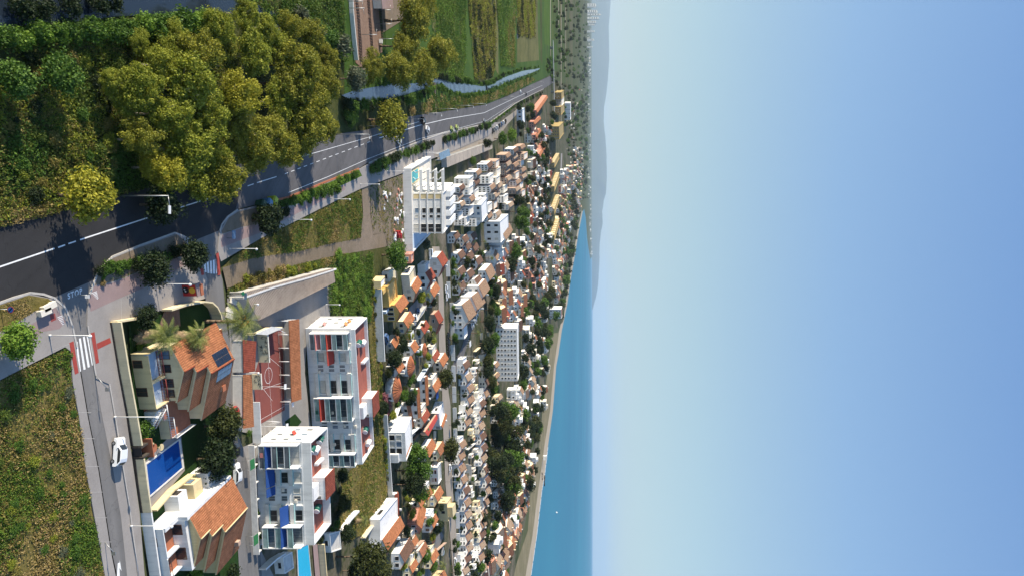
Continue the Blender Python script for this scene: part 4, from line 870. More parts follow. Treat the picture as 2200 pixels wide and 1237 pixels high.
# hedges and roadside shrubs, each bush its own
def hedge(P, n, r, mats, label, group, name='hedge_shrub', jit=2.0, zs=1.0, cat='shrub', rj=.3):
    L = [0]
    for a, q in zip(P, P[1:]): L.append(L[-1] + math.dist(a, q))
    for i in range(n):
        t = L[-1] * (i + .5) / n; k = max(j for j in range(len(P) - 1) if L[j] <= t + 1e-6); f = (t - L[k]) / (L[k + 1] - L[k])
        x = P[k][0] + (P[k + 1][0] - P[k][0]) * f + rnd.uniform(-jit, jit); y = P[k][1] + (P[k + 1][1] - P[k][1]) * f + rnd.uniform(-jit, jit)
        rr = r[0] + (r[1] - r[0]) * i / max(1, n - 1) if isinstance(r, tuple) else r
        bush(x, y, rr * rnd.uniform(1 - rj, 1 + rj), rnd.choice(mats), label, group, name, zs * rnd.uniform(.8, 1.2), cat=cat)
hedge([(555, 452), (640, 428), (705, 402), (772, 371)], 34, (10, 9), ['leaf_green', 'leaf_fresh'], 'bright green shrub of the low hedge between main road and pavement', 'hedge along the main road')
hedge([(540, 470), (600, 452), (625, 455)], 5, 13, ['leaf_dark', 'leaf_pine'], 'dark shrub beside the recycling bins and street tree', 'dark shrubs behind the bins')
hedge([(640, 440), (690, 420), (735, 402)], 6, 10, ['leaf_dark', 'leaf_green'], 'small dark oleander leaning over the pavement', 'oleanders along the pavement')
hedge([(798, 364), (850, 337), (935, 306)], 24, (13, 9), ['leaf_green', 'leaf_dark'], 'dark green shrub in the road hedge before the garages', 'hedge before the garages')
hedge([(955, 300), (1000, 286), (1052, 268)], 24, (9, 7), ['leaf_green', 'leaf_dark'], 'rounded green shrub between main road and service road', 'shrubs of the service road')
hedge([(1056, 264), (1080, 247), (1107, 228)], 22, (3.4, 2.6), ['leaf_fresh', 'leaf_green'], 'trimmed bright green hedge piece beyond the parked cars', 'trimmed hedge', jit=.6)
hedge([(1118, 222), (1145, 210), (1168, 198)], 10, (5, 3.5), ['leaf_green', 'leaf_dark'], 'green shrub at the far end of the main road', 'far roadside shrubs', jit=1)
hedge([(215, 585), (235, 575), (262, 572), (300, 562), (360, 548), (400, 530)], 26, 13, ['leaf_green', 'leaf_green', 'leaf_dark'], 'low green hedge plant on the kerb island before the villa', 'plants of the kerb island', jit=4)
hedge([(218, 612), (222, 596), (228, 580), (245, 562)], 7, 6, ['leaf_fresh', 'grass_straw'], 'yellowish weed clump on the kerb island beside the lane', 'weeds at the lane corner', jit=2, name='weed_clump')
# reeds by water
hedge([(-60, 90), (0, 78), (100, 72), (200, 66), (300, 56), (400, 48), (470, 50)], 46, 22, ['leaf_green', 'leaf_green', 'leaf_fresh'], 'tall green reed clump lining the dark channel', 'reeds of the dark channel', 'reed_clump', 7, 1.3, 'reeds')
hedge([(640, 30), (690, 70), (735, 100)], 10, 20, ['leaf_grey', 'leaf_green'], 'grey green reed clump at the end of the dark channel', 'reeds at the channel end', 'reed_clump', 7, 1.2, 'reeds')
hedge([(738, 222), (780, 226), (830, 222), (870, 216), (905, 205), (930, 196)], 30, (14, 9), ['leaf_green', 'leaf_green', 'leaf_dark'], 'green reed clump on the road side bank of the river', 'reeds on the road bank', 'reed_clump', 4, 1.2, 'reeds')
hedge([(930, 190), (950, 186), (962, 196), (1000, 206), (1040, 200), (1060, 192), (1090, 180), (1120, 170), (1160, 154)], 46, (7, 3), ['leaf_green', 'leaf_green', 'leaf_fresh'], 'small green reed clump along the far river bank', 'reeds on the far road bank', 'reed_clump', 2, 1.2, 'reeds')
hedge([(940, 162), (965, 170), (1000, 174), (1040, 180), (1055, 176), (1072, 166), (1095, 157), (1125, 148), (1160, 142)], 44, (8, 3), ['leaf_green', 'leaf_green', 'leaf_dark'], 'small green reed clump on the marsh bank of the river', 'reeds on the marsh bank', 'reed_clump', 2, 1.2, 'reeds')
hedge([(810, 178), (850, 168), (905, 166), (925, 172), (922, 186)], 14, 10, ['leaf_green', 'leaf_dark'], 'dark green clump on the river bank below the eucalyptus', 'clumps under the eucalyptus', 'reed_clump', 3, 1.1, 'reeds')
hedge([(760, 275), (778, 272), (890, 240), (880, 236)], 5, 9, ['grass_straw'], 'dry rust coloured shrub at the river side of the main road', 'dry shrubs by the road', 'dry_shrub', 3)
hedge([(745, 240), (752, 262), (760, 250)], 6, 12, ['leaf_dark', 'leaf_green'], 'dark green shrub between the grove and the lone road tree', 'shrubs at the grove end', jit=4)
hedge([(712, 560), (740, 548), (770, 556), (720, 590), (745, 600), (775, 590), (720, 630), (750, 640), (780, 640), (790, 670), (730, 665)], 26, 12, ['leaf_green', 'leaf_fresh', 'grass_green'], 'green bush of the thicket behind the corrugated shed', 'bushes of the thicket', 'thicket_bush', 8, .55, 'bush')
hedge([(800, 610), (810, 680), (816, 760), (822, 850), (826, 960), (833, 1030)], 34, 7, ['leaf_pine', 'grass_green', 'leaf_olive'], 'low bush of the overgrown strip behind the rear apartment block', 'bushes of the overgrown strip', 'thicket_bush', 4, .8, 'bush')
hedge([(520, 600), (560, 590), (620, 580), (680, 567)], 12, 9, ['grass_straw', 'grass_dry', 'leaf_olive'], 'dry weed clump along the wall above the corrugated shed', 'weeds above the shed', 'weed_clump', 5)
hedge([(110, 30), (30, 8), (250, 8), (180, -10)], 8, 24, ['leaf_dark'], 'dark shrub on the far bank of the channel at the picture edge', 'shrubs of the far channel bank', jit=8)
# stray scrub bushes left of the road
for i in range(46):
    x = rnd.uniform(5, 260); y = rnd.uniform(110, 440)
    if y > 455 - x * .25: continue
    bush(x, y, rnd.uniform(9, 20), rnd.choice(['leaf_green', 'grass_green', 'leaf_olive', 'grass_dry', 'leaf_dark']), 'low bush in the rough scrub left of the main road', 'bushes of the scrub', zs=.8)
for i in range(60):
    x = rnd.uniform(0, 205); y = rnd.uniform(780, 1237)
    if y < 850 - x * .45 or x > 150 + (y - 800) * .14: continue
    bush(x, y, rnd.uniform(6, 17), rnd.choice(['leaf_green', 'grass_green', 'leaf_grey', 'grass_dry', 'leaf_olive', 'leaf_green']), 'low weedy bush in the overgrown field below the lane', 'bushes of the lower field', 'weed_bush', zs=.55)
# uncountable weeds and grass
def weeds(P, n, size, hh, mats, per=9, leafs=.12, patchs=.12, label=None, z=-.12):
    pts = [G(x, y, 0) for x, y in P]; PP = [(p.x, p.y) for p in pts]
    x0, x1 = min(p[0] for p in PP), max(p[0] for p in PP); y0, y1 = min(p[1] for p in PP), max(p[1] for p in PP)
    b = MB(); k = 0; rr = random.Random(n)
    while k < n:
        x, y = rr.uniform(x0, x1), rr.uniform(y0, y1)
        if not inpoly(x, y, PP): continue
        if noise.noise(Vector((x * patchs * 1.7, y * patchs * 1.7, 7.7))) < -.22 and rr.random() < .8: k += .4; continue
        k += 1; f = noise.noise(Vector((x * patchs, y * patchs, 3.3))) + rr.uniform(-.28, .28)
        mi = min(len(mats) - 1, max(0, int((f + .5) * len(mats)))); g = noise.noise(Vector((x * patchs * 2.3, y * patchs * 2.3, 9)))
        s = size * rr.uniform(.5, 1.3); h = hh * rr.uniform(.4, 1.2) * (1 + g)
        for _ in range(per):
            d = rdir(rr); c = Vector((x + d.x * s, y + d.y * s, z + abs(d.z) * h)); n0 = len(b.m)
            leafquad(b, c, (Vector((0, 0, .5)) + rdir(rr)).normalized(), leafs, rr, .6); b.m[-1] = mi
    o = b.build('weeds', [M[m_] for m_ in mats], kind='stuff'); return o
weeds([(-90, 858), (0, 820), (60, 790), (140, 750), (150, 760), (155, 824), (167, 894), (182, 1010), (211, 1168), (230, 1280), (-90, 1290)], 8200, .5, .42, ['leaf_green', 'grass_green', 'leaf_fresh', 'grass_green', 'grass_dry', 'leaf_green', 'grass_straw', 'grass_dry', 'grass_straw'], 11, .12, .09)
weeds([(-90, 110), (480, 60), (520, 90), (500, 340), (300, 405), (140, 448), (0, 478), (-90, 500)], 8000, .6, .7, ['leaf_green', 'grass_green', 'grass_dry', 'leaf_olive', 'grass_green'], 10, .17, .09)
weeds([(-10, 488), (140, 452), (150, 430), (60, 445), (-10, 455)], 500, .4, .6, ['grass_straw', 'grass_dry'], 10, .12)
weeds([(505, 552), (563, 513), (648, 471), (733, 428), (775, 408), (778, 460), (773, 510), (705, 523), (648, 537), (552, 552)], 3200, .5, .6, ['grass_straw', 'grass_dry', 'grass_green', 'leaf_green', 'grass_dry'], 10, .16, .07)
weeds([(490, 622), (560, 592), (648, 568), (713, 553), (760, 545), (700, 572), (505, 628)], 1500, .5, .5, ['grass_straw', 'grass_dry', 'grass_green'], 9, .16)
weeds([(795, 600), (812, 605), (818, 760), (826, 880), (838, 1040), (800, 1140), (750, 1160), (722, 1140), (735, 1030), (762, 1000), (806, 960), (792, 700)], 4200, .55, .45, ['grass_dry', 'grass_green', 'grass_straw', 'grass_green', 'grass_dry'], 9, .2, .07)
weeds([(0, 655), (60, 635), (104, 642), (115, 654), (75, 666), (34, 693), (0, 710)], 700, .35, .3, ['grass_straw', 'grass_dry', 'grass_straw'], 9, .1)
weeds([(207, 600), (241, 557), (300, 533), (380, 506), (405, 530), (385, 552), (331, 571), (243, 605), (199, 612)], 500, .3, .3, ['grass_dry', 'leaf_green', 'grass_green'], 9, .1)
weeds([(795, 400), (864, 376), (872, 545), (836, 530), (826, 498), (803, 502), (796, 457)], 700, .5, .35, ['grass_dry', 'grass_green', 'leaf_green'], 9, .18)
weeds([(735, -5), (742, 210), (740, 130), (690, 110), (560, 30), (520, -5)], 2600, .9, 1.1, ['grass_green', 'leaf_green', 'grass_green', 'leaf_green'], 10, .26, .05)
weeds([(830, 170), (920, 160), (1000, 168), (1000, -5), (930, -5), (925, 100)], 5200, 1.0, 1.1, ['leaf_green', 'grass_green', 'leaf_fresh', 'leaf_green'], 8, .34, .03)
weeds([(1004, -5), (1020, 172), (1060, 165), (1066, 80), (1062, -5)], 4200, 1.5, 1.2, ['leaf_dark', 'grass_dry', 'leaf_olive', 'grass_dry', 'leaf_pine'], 7, .5, .05)
weeds([(1110, -5), (1111, 75), (1150, 80), (1150, -5)], 2600, 2.5, 1.5, ['leaf_olive', 'grass_dry', 'leaf_pine'], 7, .8, .03)
weeds([(1066, -5), (1076, 140), (1106, 142), (1108, -5)], 2600, 2.0, 1.2, ['leaf_green', 'grass_green', 'leaf_fresh', 'grass_green', 'grass_dry'], 7, .6, .02)
weeds([(708, 556), (775, 543), (800, 545), (800, 600), (795, 690), (715, 690), (704, 640)], 3000, .7, .7, ['leaf_green', 'grass_green', 'leaf_fresh', 'leaf_green', 'grass_green'], 10, .2, .06)
weeds([(930, 205), (1000, 210), (1045, 205), (1090, 186), (1140, 165), (1150, 172), (1092, 203), (1040, 222), (945, 238), (885, 248)], 3400, .9, .8, ['grass_dry', 'grass_green', 'leaf_green', 'grass_straw'], 8, .34, .05)
# ------------------------------------------------------------------ palms
def frond(b, base, d, L, wd, droop, rr, m=0):
    n = 7; p = Vector(base); d = Vector(d).normalized(); side = d.cross(Vector((0, 0, 1)))
    side = side.normalized() if side.length > .05 else Vector((1, 0, 0)); pts = []
    for i in range(n + 1):
        pts.append(p.copy()); p = p + d * (L / n); d = (d + Vector((0, 0, -droop / n))).normalized()
    for i in range(n):
        a, c = pts[i], pts[i + 1]; w0 = wd * (.25 + .75 * math.sin(math.pi * min(1, (i + .6) / n) ** .8)); up = side.cross((c - a).normalized())
        for k in range(3):
            f0 = a.lerp(c, k / 3); f1 = a.lerp(c, (k + .55) / 3); t = (c - a).normalized()
            for s in (-1, 1):
                tip = f0 + side * s * w0 + t * w0 * .7 - up * (-.25) * w0 * -1
                b.poly([f0, f1, tip + t * .04, tip], m)
def palm(name, label, base, ht, L, nf, mat, skirt=0, fruit=False, group=None, tr=.22, cat='palm tree'):
    rr = random.Random(int(base.x * 13 + base.y * 7)); t = empty(name, base, label, cat, group); b = MB(); top = base + Vector((0, 0, ht))
    k = 7
    for i in range(k): b.tube(base + Vector((0, 0, ht * i / k)), base + Vector((0, 0, ht * (i + 1) / k)), tr * (1.15 - .3 * i / k), tr * (1.02 - .3 * i / k), 9)
    b.build('trunk', M['palm_trunk'], t)
    b = MB()
    for i in range(nf):
        a = i * 2.39996; e = -.35 + 1.3 * (i / nf); d = (math.cos(a), math.sin(a), e); frond(b, top, d, L * rr.uniform(.8, 1.1), L * .19, 1.1 - .3 * e, rr)
    b.build('crown', M[mat], t)
    if skirt:
        b = MB()
        for i in range(skirt):
            a = i * 2.39996; z = ht * rr.uniform(.45, 1.0); d = (math.cos(a), math.sin(a), -.7); frond(b, base + Vector((0, 0, z)), d, L * .62 * rr.uniform(.7, 1.2), L * .18, 1.4, rr)
        b.build('dead_skirt', M['leaf_dead'], t)
    if fruit:
        b = MB()
        for i in range(9):
            a = i * .7; c = top + Vector((math.cos(a) * L * .19, math.sin(a) * L * .19, -L * .02 + .15 * (i % 3)))
            for _ in range(60): leafquad(b, c + rdir(rr) * .42, rdir(rr), .09, rr)
        b.build('fruit_cluster', M['fruit'], t)
    return t
def palm_px(xb, yb, xt, *a, **k):
    g = G(xb, yb, 0); return g, hgt(xb, xt)
g = G(440, 690); palm('date_palm', 'large date palm with orange fruit clusters, its crown over the alley', g, hgt(440, 522), 4.6, 46, 'leaf_palm', fruit=True, tr=.33)
g = G(290, 722); palm('fan_palm', 'shaggy palm with a long skirt of dead fronds, lower of the two at the villa', g, hgt(290, 358), 3.3, 40, 'leaf_palm', skirt=110, tr=.26)
g = G(352, 724); palm('fan_palm', 'shaggy palm with pale skirt, against the villa roof', g, hgt(352, 426), 3.1, 40, 'leaf_palm', skirt=80, tr=.26)
# ------------------------------------------------------------------ street lamps
def globe_lamp(xb, yb, xt, label, r=.26):
    g = G(xb, yb, .1); h = hgt(xb, xt); t = empty('street_lamp', g, label, 'street lamp', 'globe street lamps')
    b = MB(); b.tube(g, g + Vector((0, 0, h)), .085, .06, 8); b.tube(g, g + Vector((0, 0, .35)), .14, .14, 8); b.build('pole', M['metal_white'], t)
    b = MB(); b.ball(g + Vector((.12, 0, h + r * .7)), r); b.build('globe', M['metal_white'], t); return t
def arm_lamp(xb, yb, xt, label, arm=2.2, r=.09, group='tall road lamps'):
    g = G(xb, yb, 0); h = hgt(xb, xt); t = empty('street_lamp', g, label, 'street lamp', group); T = g + Vector((0, 0, h))
    b = MB(); b.tube(g, T, r * 1.3, r * .8, 8); b.build('pole', M['metal_grey'], t)
    b = MB(); b.tube(T - Vector((0, 0, .05)), T + Vector((arm * .6, 0, .15)), r * .7, r * .6, 6); b.build('arm', M['metal_grey'], t)
    b = MB(); b.box(Fr(T + Vector((arm * .6, 0, 0)), (1, 0, 0), (0, 1, 0)), 0, arm * .5, -.25, .25, .08, .24); b.build('lamp_head', M['metal_white'], t); return t
for a in ((105, 720, 190, 'white globe street lamp at the zebra crossing of the lane'), (245, 895, 335, 'white globe street lamp in front of the villa stairs'), (280.5, 1129, 366, 'white globe street lamp in front of the lower villa'), (334, 610, 406, 'white globe street lamp beside the red kiosk'), (492, 534.5, 549, 'white globe street lamp before the dry field, nearest the alley'), (707.5, 428, 750, 'white globe street lamp at the pavement midway along the field'), (620, 472, 667, 'white globe street lamp on the pavement above the dirt track'), (774, 396, 813, 'white globe street lamp where the dirt path meets the pavement'), (831, 368, 866, 'white globe street lamp beside the hotel pool terrace'), (905, 328, 942, 'white globe street lamp at the first garage'), (520, 653, 552, 'short globe lamp at the concrete yard'), (700, 654, 728, 'globe lamp at the edge of the green thicket'), (510, 800, 553, 'globe lamp among the villa solar panels and the court')):
    globe_lamp(*a)
k = ('overhanging the lone yellow tree and the new asphalt', 'over the old asphalt at the bronze end of the grove', 'hidden partly by the lone bronze road tree', 'between the lone bronze tree and the dark car', 'beside the small white car on the main road', 'first of the row past the footbridge path', 'second of the row past the footbridge path', 'third of the row past the footbridge path', 'at the start of the far road bend', 'in the far road bend by the shrubs', 'near the far end of the road', 'beside the flyover at the road end', 'last before the far fields')
for q, lab in zip(((258, 421, 362), (720, 289, 793), (788, 271, 850), (874, 256, 910), (891, 243.5, 948), (940, 234, 982), (978, 227, 1017), (1005, 223, 1044), (1069, 215, 1092), (1084, 208, 1107), (1105, 199, 1124), (1130, 186, 1147), (1152, 176, 1167)), k):
    arm_lamp(*q, 'tall grey road lamp ' + lab, 2.6 if q[0] < 300 else 1.2)
for i, (x, y, xt) in enumerate(((960, 619, 1006), (964, 693, 1024), (963, 764, 1020), (966, 846, 1016), (972, 963, 1005), (974, 1034, 1018), (975, 1095, 1020), (948, 1034, 988), (985, 1170, 1020))):
    arm_lamp(x, y, xt, 'slim lamp pole on the tan street, ' + ('by the two white cars', 'at the tan terrace corner', 'above the asphalt side street', 'at the first stepped row houses', 'by the broad dark tree', 'beside the stepped row houses in the middle', 'near the cream cube house', 'on the house side of the street', 'at the lower end of the street')[i], .9, .06, 'town street lamps')
# ------------------------------------------------------------------ cars
def car_mesh(kind, paint):
    """side profile lofted across the width: body shell with cabin, then parts"""
    L, W = (4.3, 1.76) if kind != 'van' else (4.9, 1.9)
    if kind == 'van': prof = [(-2.4, .35), (-2.42, 1.0), (-2.38, 1.75), (-1.9, 1.86), (.55, 1.86), (1.3, 1.3), (2.25, 1.05), (2.42, .7), (2.4, .35)]
    else: prof = [(-2.12, .35), (-2.15, .8), (-2.02, 1.02), (-1.6, 1.4), (-1.1, 1.5), (.25, 1.49), (1.05, .98), (1.85, .86), (2.12, .66), (2.13, .35)]
    b = MB(); n = len(prof); sec = []
    for (yy, ins) in ((-.5, .0), (-.47, 1), (-.3, 1), (.3, 1), (.47, 1), (.5, 0)):
        row = []
        for (x, z) in prof:
            tuck = max(0, z - .9) * .22; s = math.copysign(1, yy); y = yy * W - s * tuck * (abs(yy) > .25)
            zz = z if ins else min(z, .95) - .03 if z > .9 else z
            row.append((x * (1 if ins else .985), y, zz if ins or z <= .9 else z - .04))
        sec.append(row)
    for j in range(len(sec) - 1):
        for i in range(n - 1): b.poly([sec[j][i], sec[j][i + 1], sec[j + 1][i + 1], sec[j + 1][i]][::-1], 0, True)
    b.poly(sec[0], 0); b.poly(sec[-1][::-1], 0)
    return b, prof, W
def make_car(name, kind, paint):
    t = empty(name, (0, 0, 0), 'x', 'car'); b, prof, W = car_mesh(kind, paint); b.build('body', M[paint], t)
    hw = W / 2
    if kind == 'van': cab = [(-2.2, 1.25), (-2.15, 1.68), (.45, 1.72), (1.12, 1.28)]; wind = ((.62, 1.845), (1.3, 1.325)); rear = ((-2.405, 1.15), (-2.385, 1.65))
    else: cab = [(-1.75, 1.02), (-1.35, 1.38), (.15, 1.4), (.82, 1.02)]; wind = ((.3, 1.475), (1.0, 1.03)); rear = ((-2.02, 1.07), (-1.64, 1.385))
    for s in (-1, 1):
        g = MB(); P = [(x, s * (hw - max(0, z - .9) * .22 + .012), z) for x, z in cab]; g.poly(P if s < 0 else P[::-1]); Q = [(x, p[1] - s * .03, z) for (x, z), p in zip(cab, P)]; g.poly(Q[::-1] if s < 0 else Q); g.build('side_window', M['glass_dark'], t)
    for nm, ((x0, z0), (x1, z1)) in (('windscreen', wind), ('rear_window', rear)):
        g = MB(); d = .02 if nm == 'windscreen' else -.02; y0, y1 = (hw - .32, hw - .2) if nm == 'windscreen' else (hw - .24, hw - .34)
        g.poly([(x0 + d, -y0, z0 + .02), (x1 + d, -y1, z1 + .02), (x1 + d, y1, z1 + .02), (x0 + d, y0, z0 + .02)]); g.build(nm, M['glass_dark'], t)
    for x in (-1.35, 1.35):
        for s in (-1, 1):
            g = MB(); g.tube((x, s * (hw - .18), .32), (x, s * (hw + .02), .32), .32, n=14); wh = g.build('wheel', M['rubber'], t)
            r_ = MB(); r_.tube((x, s * (hw + .021), .32), (x, s * (hw + .035), .32), .19, n=10); r_.build('rim', M['metal_grey'], wh)
    for s in (-1, 1):
        g = MB(); g.ball((2.1 if kind != 'van' else 2.36, s * (hw - .28), .68), .12, sq=(.5, 1.3, .7)); g.build('headlight', M['metal_white'], t)
        g = MB(); g.ball((-2.12 if kind != 'van' else -2.4, s * (hw - .2), .8), .1, sq=(.4, 1, 1.2)); g.build('tail_light', M['rail_red'], t)
        g = MB(); g.ball((.75, s * (hw + .06), 1.0), .09, sq=(.8, 1.2, .8)); g.build('mirror', M[paint], t)
    return t
PROTO = {}
def car(px, py, ang, paint, label, kind='hatch', group=None, s=1.0, z=0.0, cat='car', name='parked_car'):
    """ang: heading in degrees, 0 = away from the viewer, 90 = to the sea side"""
    key = (kind, paint)
    if key not in PROTO: PROTO[key] = o = make_car(name, kind, paint)
    else: o = copy_tree(PROTO[key])
    g = G(px, py, z); o.location = g; o.rotation_euler.z = R(90 - ang); o.scale = (s, s, s); tag(o, label, cat)
    if group: o['group'] = group
    elif 'group' in o: del o['group']
    return o
car(247, 969, -84, 'car_white', 'white estate car with a black sill stripe parked on the lane by the garden gate', s=1.02, z=.02)
car(502, 1016, -88, 'car_white', 'white car parked in the alley above the lower villa roof'); car(497, 962, -88, 'car_black', 'dark car in the shade of the alley trees'); car(497, 895, 80, 'car_red', 'dark red car in the shade behind the upper villa')
car(905, 261, 12, 'car_black', 'black van driving on the main road beside the white car', 'van', name='moving_car'); car(915, 279, 12, 'car_white', 'white car driving on the main road next to the black van', name='moving_car', s=1.1); car(853, 303, 12, 'car_white', 'white car on the main road beyond the lone bronze tree', name='moving_car', s=1.1)
for i, (x, y) in enumerate(((968, 278), (979, 275))): car(x, y, 12, 'car_lime', ('lime green car parked first along the road shrubs', 'lime green car parked second along the road shrubs')[i])
car(1038, 261, 14, 'car_silver', 'silver car at the kerb before the trimmed hedge'); car(1117, 198, 22, 'car_white', 'white car far along the main road bend'); car(1129, 203, 22, 'car_black', 'dark car far along the main road bend', name='parked_car')
for i in range(7): car(1057 + i * 4.6, 282 - i * 3.4, 55, ('car_black', 'car_silver', 'car_white', 'car_black', 'car_blue', 'car_white', 'car_black')[i], 'car parked at an angle on the service road beyond the garages', group='cars on the service road')
car(955.5, 620, 88, 'car_white', 'white car parked on the tan street, upper of two'); car(957.5, 637, 88, 'car_white', 'white car parked on the tan street, lower of two')
for i, y in enumerate((722, 735, 748, 760)): car(960 + i * .5, y, 88, 'car_black', 'black car in the short row on the tan town street', group='black cars on the tan street')
car(948, 1183, -60, 'car_silver', 'pale car in the shaded drive above the fan of the palm'); car(826, 728, 55, 'car_blue', 'blue and white car in the yard of the yellow house'); car(887, 686, 55, 'car_white', 'white car on the grey side street beside the yellow house', 'van'); car(895, 672, 55, 'car_blue', 'blue car on the grey side street beyond the white van'); car(921, 546, 80, 'car_white', 'white camper van under the hotel terrace', 'van')
car(964, 1005, 85, 'car_white', 'white car on the tan street beside the broad tree', ); car(975, 1205, 85, 'car_white', 'white car at the lower end of the tan street')
for i, (x, y) in enumerate(((1029, 640), (1027, 652), (1024, 664), (1021, 676), (1018, 688), (1031, 628), (1012, 700))): car(x, y, 35, 'car_white', 'white car parked along the back of the tan terrace', 'van', 'cars behind the tan terrace')
# ------------------------------------------------------------------ recycling bins
for x, y, c, lab in ((552, 439, 'bin_green', 'dark green recycling container at the road edge, first of three'), (565, 436, 'bin_blue', 'grey blue recycling container between the green and the yellow one'), (577, 431, 'bin_yellow', 'lime yellow recycling container, last of the three')):
    g = G(x, y, 0); t = empty('recycling_bin', g, lab, 'recycling bin', 'recycling bins at the road'); f = framer(g, R(68))
    b = MB(); h = 1.5
    lo = [f.p(u, v, 0) for u, v in ((-.8, -.6), (.8, -.6), (.8, .6), (-.8, .6))]; hi = [f.p(u, v, h) for u, v in ((-.95, -.75), (.95, -.75), (.95, .75), (-.95, .75))]
    for i in range(4): j = (i + 1) % 4; b.poly([lo[i], lo[j], hi[j], hi[i]])
    b.poly(hi); b.build('container', M[c], t)
    b = MB(); P = [(-1, 0), (-.75, .35), (.75, .35), (1, 0)]
    for i in range(3): b.poly([f.p(P[i][0] * .98, -.8, h + .02 + P[i][1]), f.p(P[i][0] * .98, .8, h + .02 + P[i][1]), f.p(P[i + 1][0] * .98, .8, h + .02 + P[i + 1][1]), f.p(P[i + 1][0] * .98, -.8, h + .02 + P[i + 1][1])][::-1])
    b.poly([f.p(p[0] * .98, -.8, h + .02 + p[1]) for p in P][::-1]); b.poly([f.p(p[0] * .98, .8, h + .02 + p[1]) for p in P]); b.build('lid', M[c], t)
# ------------------------------------------------------------------ kiosk with the red panel
g0, g1 = G(389, 612, 0), G(393, 636, 0); d = (g1 - g0); W = d.length; d /= W; n = Vector((-d.y, d.x, 0)); fk = Fr(g0, d, n); hk = hgt(389, 419); g2 = G(424, 589, hk); Dk = min(5.5, (g2 - g0).dot(n))
t = empty('kiosk', g0, 'small street kiosk with red picture front and mauve roof at the alley corner', 'kiosk')
b = MB(); b.box(fk, 0, W, .1, Dk, 0, hk); b.build('body', M['grey_wall'], t)
b = MB(); b.box(fk, -.15, W + .15, -.05, Dk + .4, hk + .002, hk + .16); b.box(fk, .2, W + .2, Dk * .8, Dk + .6, hk + .17, hk + .3, 1); b.build('roof', [M['paving_pink'], M['terracotta_plain']], t)
b = MB(); b.box(fk, 0, W, 0, .098, .05, hk - .05, 0); b.build('front_panel', M['panel_red'], t)
b = MB(); b.tube(fk.p(W * .5, -.02, hk * .72), fk.p(W * .5, -.004, hk * .72), W * .27, n=18); b.build('yellow_disc', M['sign_yellow'], t)
b = MB(); b.tube(fk.p(W * .46, -.02, hk * .27), fk.p(W * .46, -.004, hk * .27), W * .3, n=16, m=0); b.tube(fk.p(W * .38, -.04, hk * .2), fk.p(W * .38, -.022, hk * .2), W * .07, n=8, m=1); b.tube(fk.p(W * .56, -.04, hk * .25), fk.p(W * .56, -.022, hk * .25), W * .07, n=8, m=1); b.build('dark_badge', [M['black'], M['metal_white']], t)
b = MB(); b.box(fk, -.06, -.002, .3, Dk - .3, .5, hk - .15); b.build('side_glazing', M['glass_green'], t)
# ------------------------------------------------------------------ pharmacy sign, road signs, bus stop
g = G(488, 635, 0); h = hgt(488, 524); t = empty('pharmacy_sign', g, 'pole with a green cross and a dark sign panel before the corrugated shed', 'sign'); b = MB(); b.tube(g, g + Vector((0, 0, h)), .06, n=8); b.build('pole', M['metal_white'], t)
b = MB(); c = g + Vector((-.45, 0, h - .15)); f = Fr(c, (1, 0, 0), (0, 1, 0)); b.box(f, -.42, .42, -.08, .08, -.14, .14); b.box(f, -.14, .14, -.08, .08, .141, .42); b.box(f, -.14, .14, -.08, .08, -.42, -.141); b.build('green_cross', M['sign_green'], t)
b = MB(); b.box(Fr(g + Vector((0, 0, h)), (1, 0, 0), (0, 1, 0)), -.55, .75, -.06, .06, .07, .6); b.build('panel', M['glass_blue'], t)
g = G(0, 664, .1); t = empty('road_sign', g, 'round blue no parking sign with red ring and slash on the dry grass island', 'road sign'); h = hgt(0, 24); b = MB(); b.tube(g, g + Vector((0, 0, h)), .05, n=6); b.build('pole', M['metal_white'], t)
c = g + Vector((.05, -.09, h)); b = MB(); b.tube(c + Vector((0, .03, 0)), c, .44, n=20); sd = b.build('disc', M['rail_red'], t); b = MB(); b.tube(c + Vector((0, -.004, 0)), c + Vector((0, -.012, 0)), .34, n=20, m=0); b.slab([c + Vector(q) for q in ((-.28, -.02, .2), (-.2, -.02, .28), (.28, -.02, -.2), (.2, -.02, -.28))], .01, 1); b.build('sign_face', [M['awning_blue'], M['rail_red']], t)
g = G(487, 497, .1); t = empty('bus_stop', g, 'small green framed notice board at the road corner before the pavement', 'notice board'); b = MB()
for u in (0, 1.4): b.tube(g + Vector((u, 0, 0)), g + Vector((u, 0, 1.3)), .05, n=6)
b.build('posts', M['bin_green'], t); b = MB(); b.slab([g + Vector(q) for q in ((-.15, -.3, 1.3), (1.55, -.3, 1.3), (1.55, .45, 1.6), (-.15, .45, 1.6))], .06); b.build('board', M['glass_blue'], t)
for x, y, xt, s_, lab in ((163, 634, 190, 0, 'small rectangular sign on a post beside the pink paving'), (205, 805, 233, 2.0, 'grey leaning sign post with a dark arm on the lane pavement'), (225, 1163, 246, 1.6, 'white leaning barrier post at the field edge of the lane')):
    g = G(x, y, .1); t = empty('sign_post', g, lab, 'sign post'); T = g + Vector((s_, 0, hgt(x, xt) * .9)); b = MB(); b.tube(g, T, .06, n=6); b.build('post', M['metal_grey'], t)
    b = MB(); b.box(Fr(T, (1, 0, 0), (0, 1, 0)), -.08, .45, -.04, .04, -.3, .3); b.build('plate', M['metal_white'] if not s_ else M['metal_grey'], t)
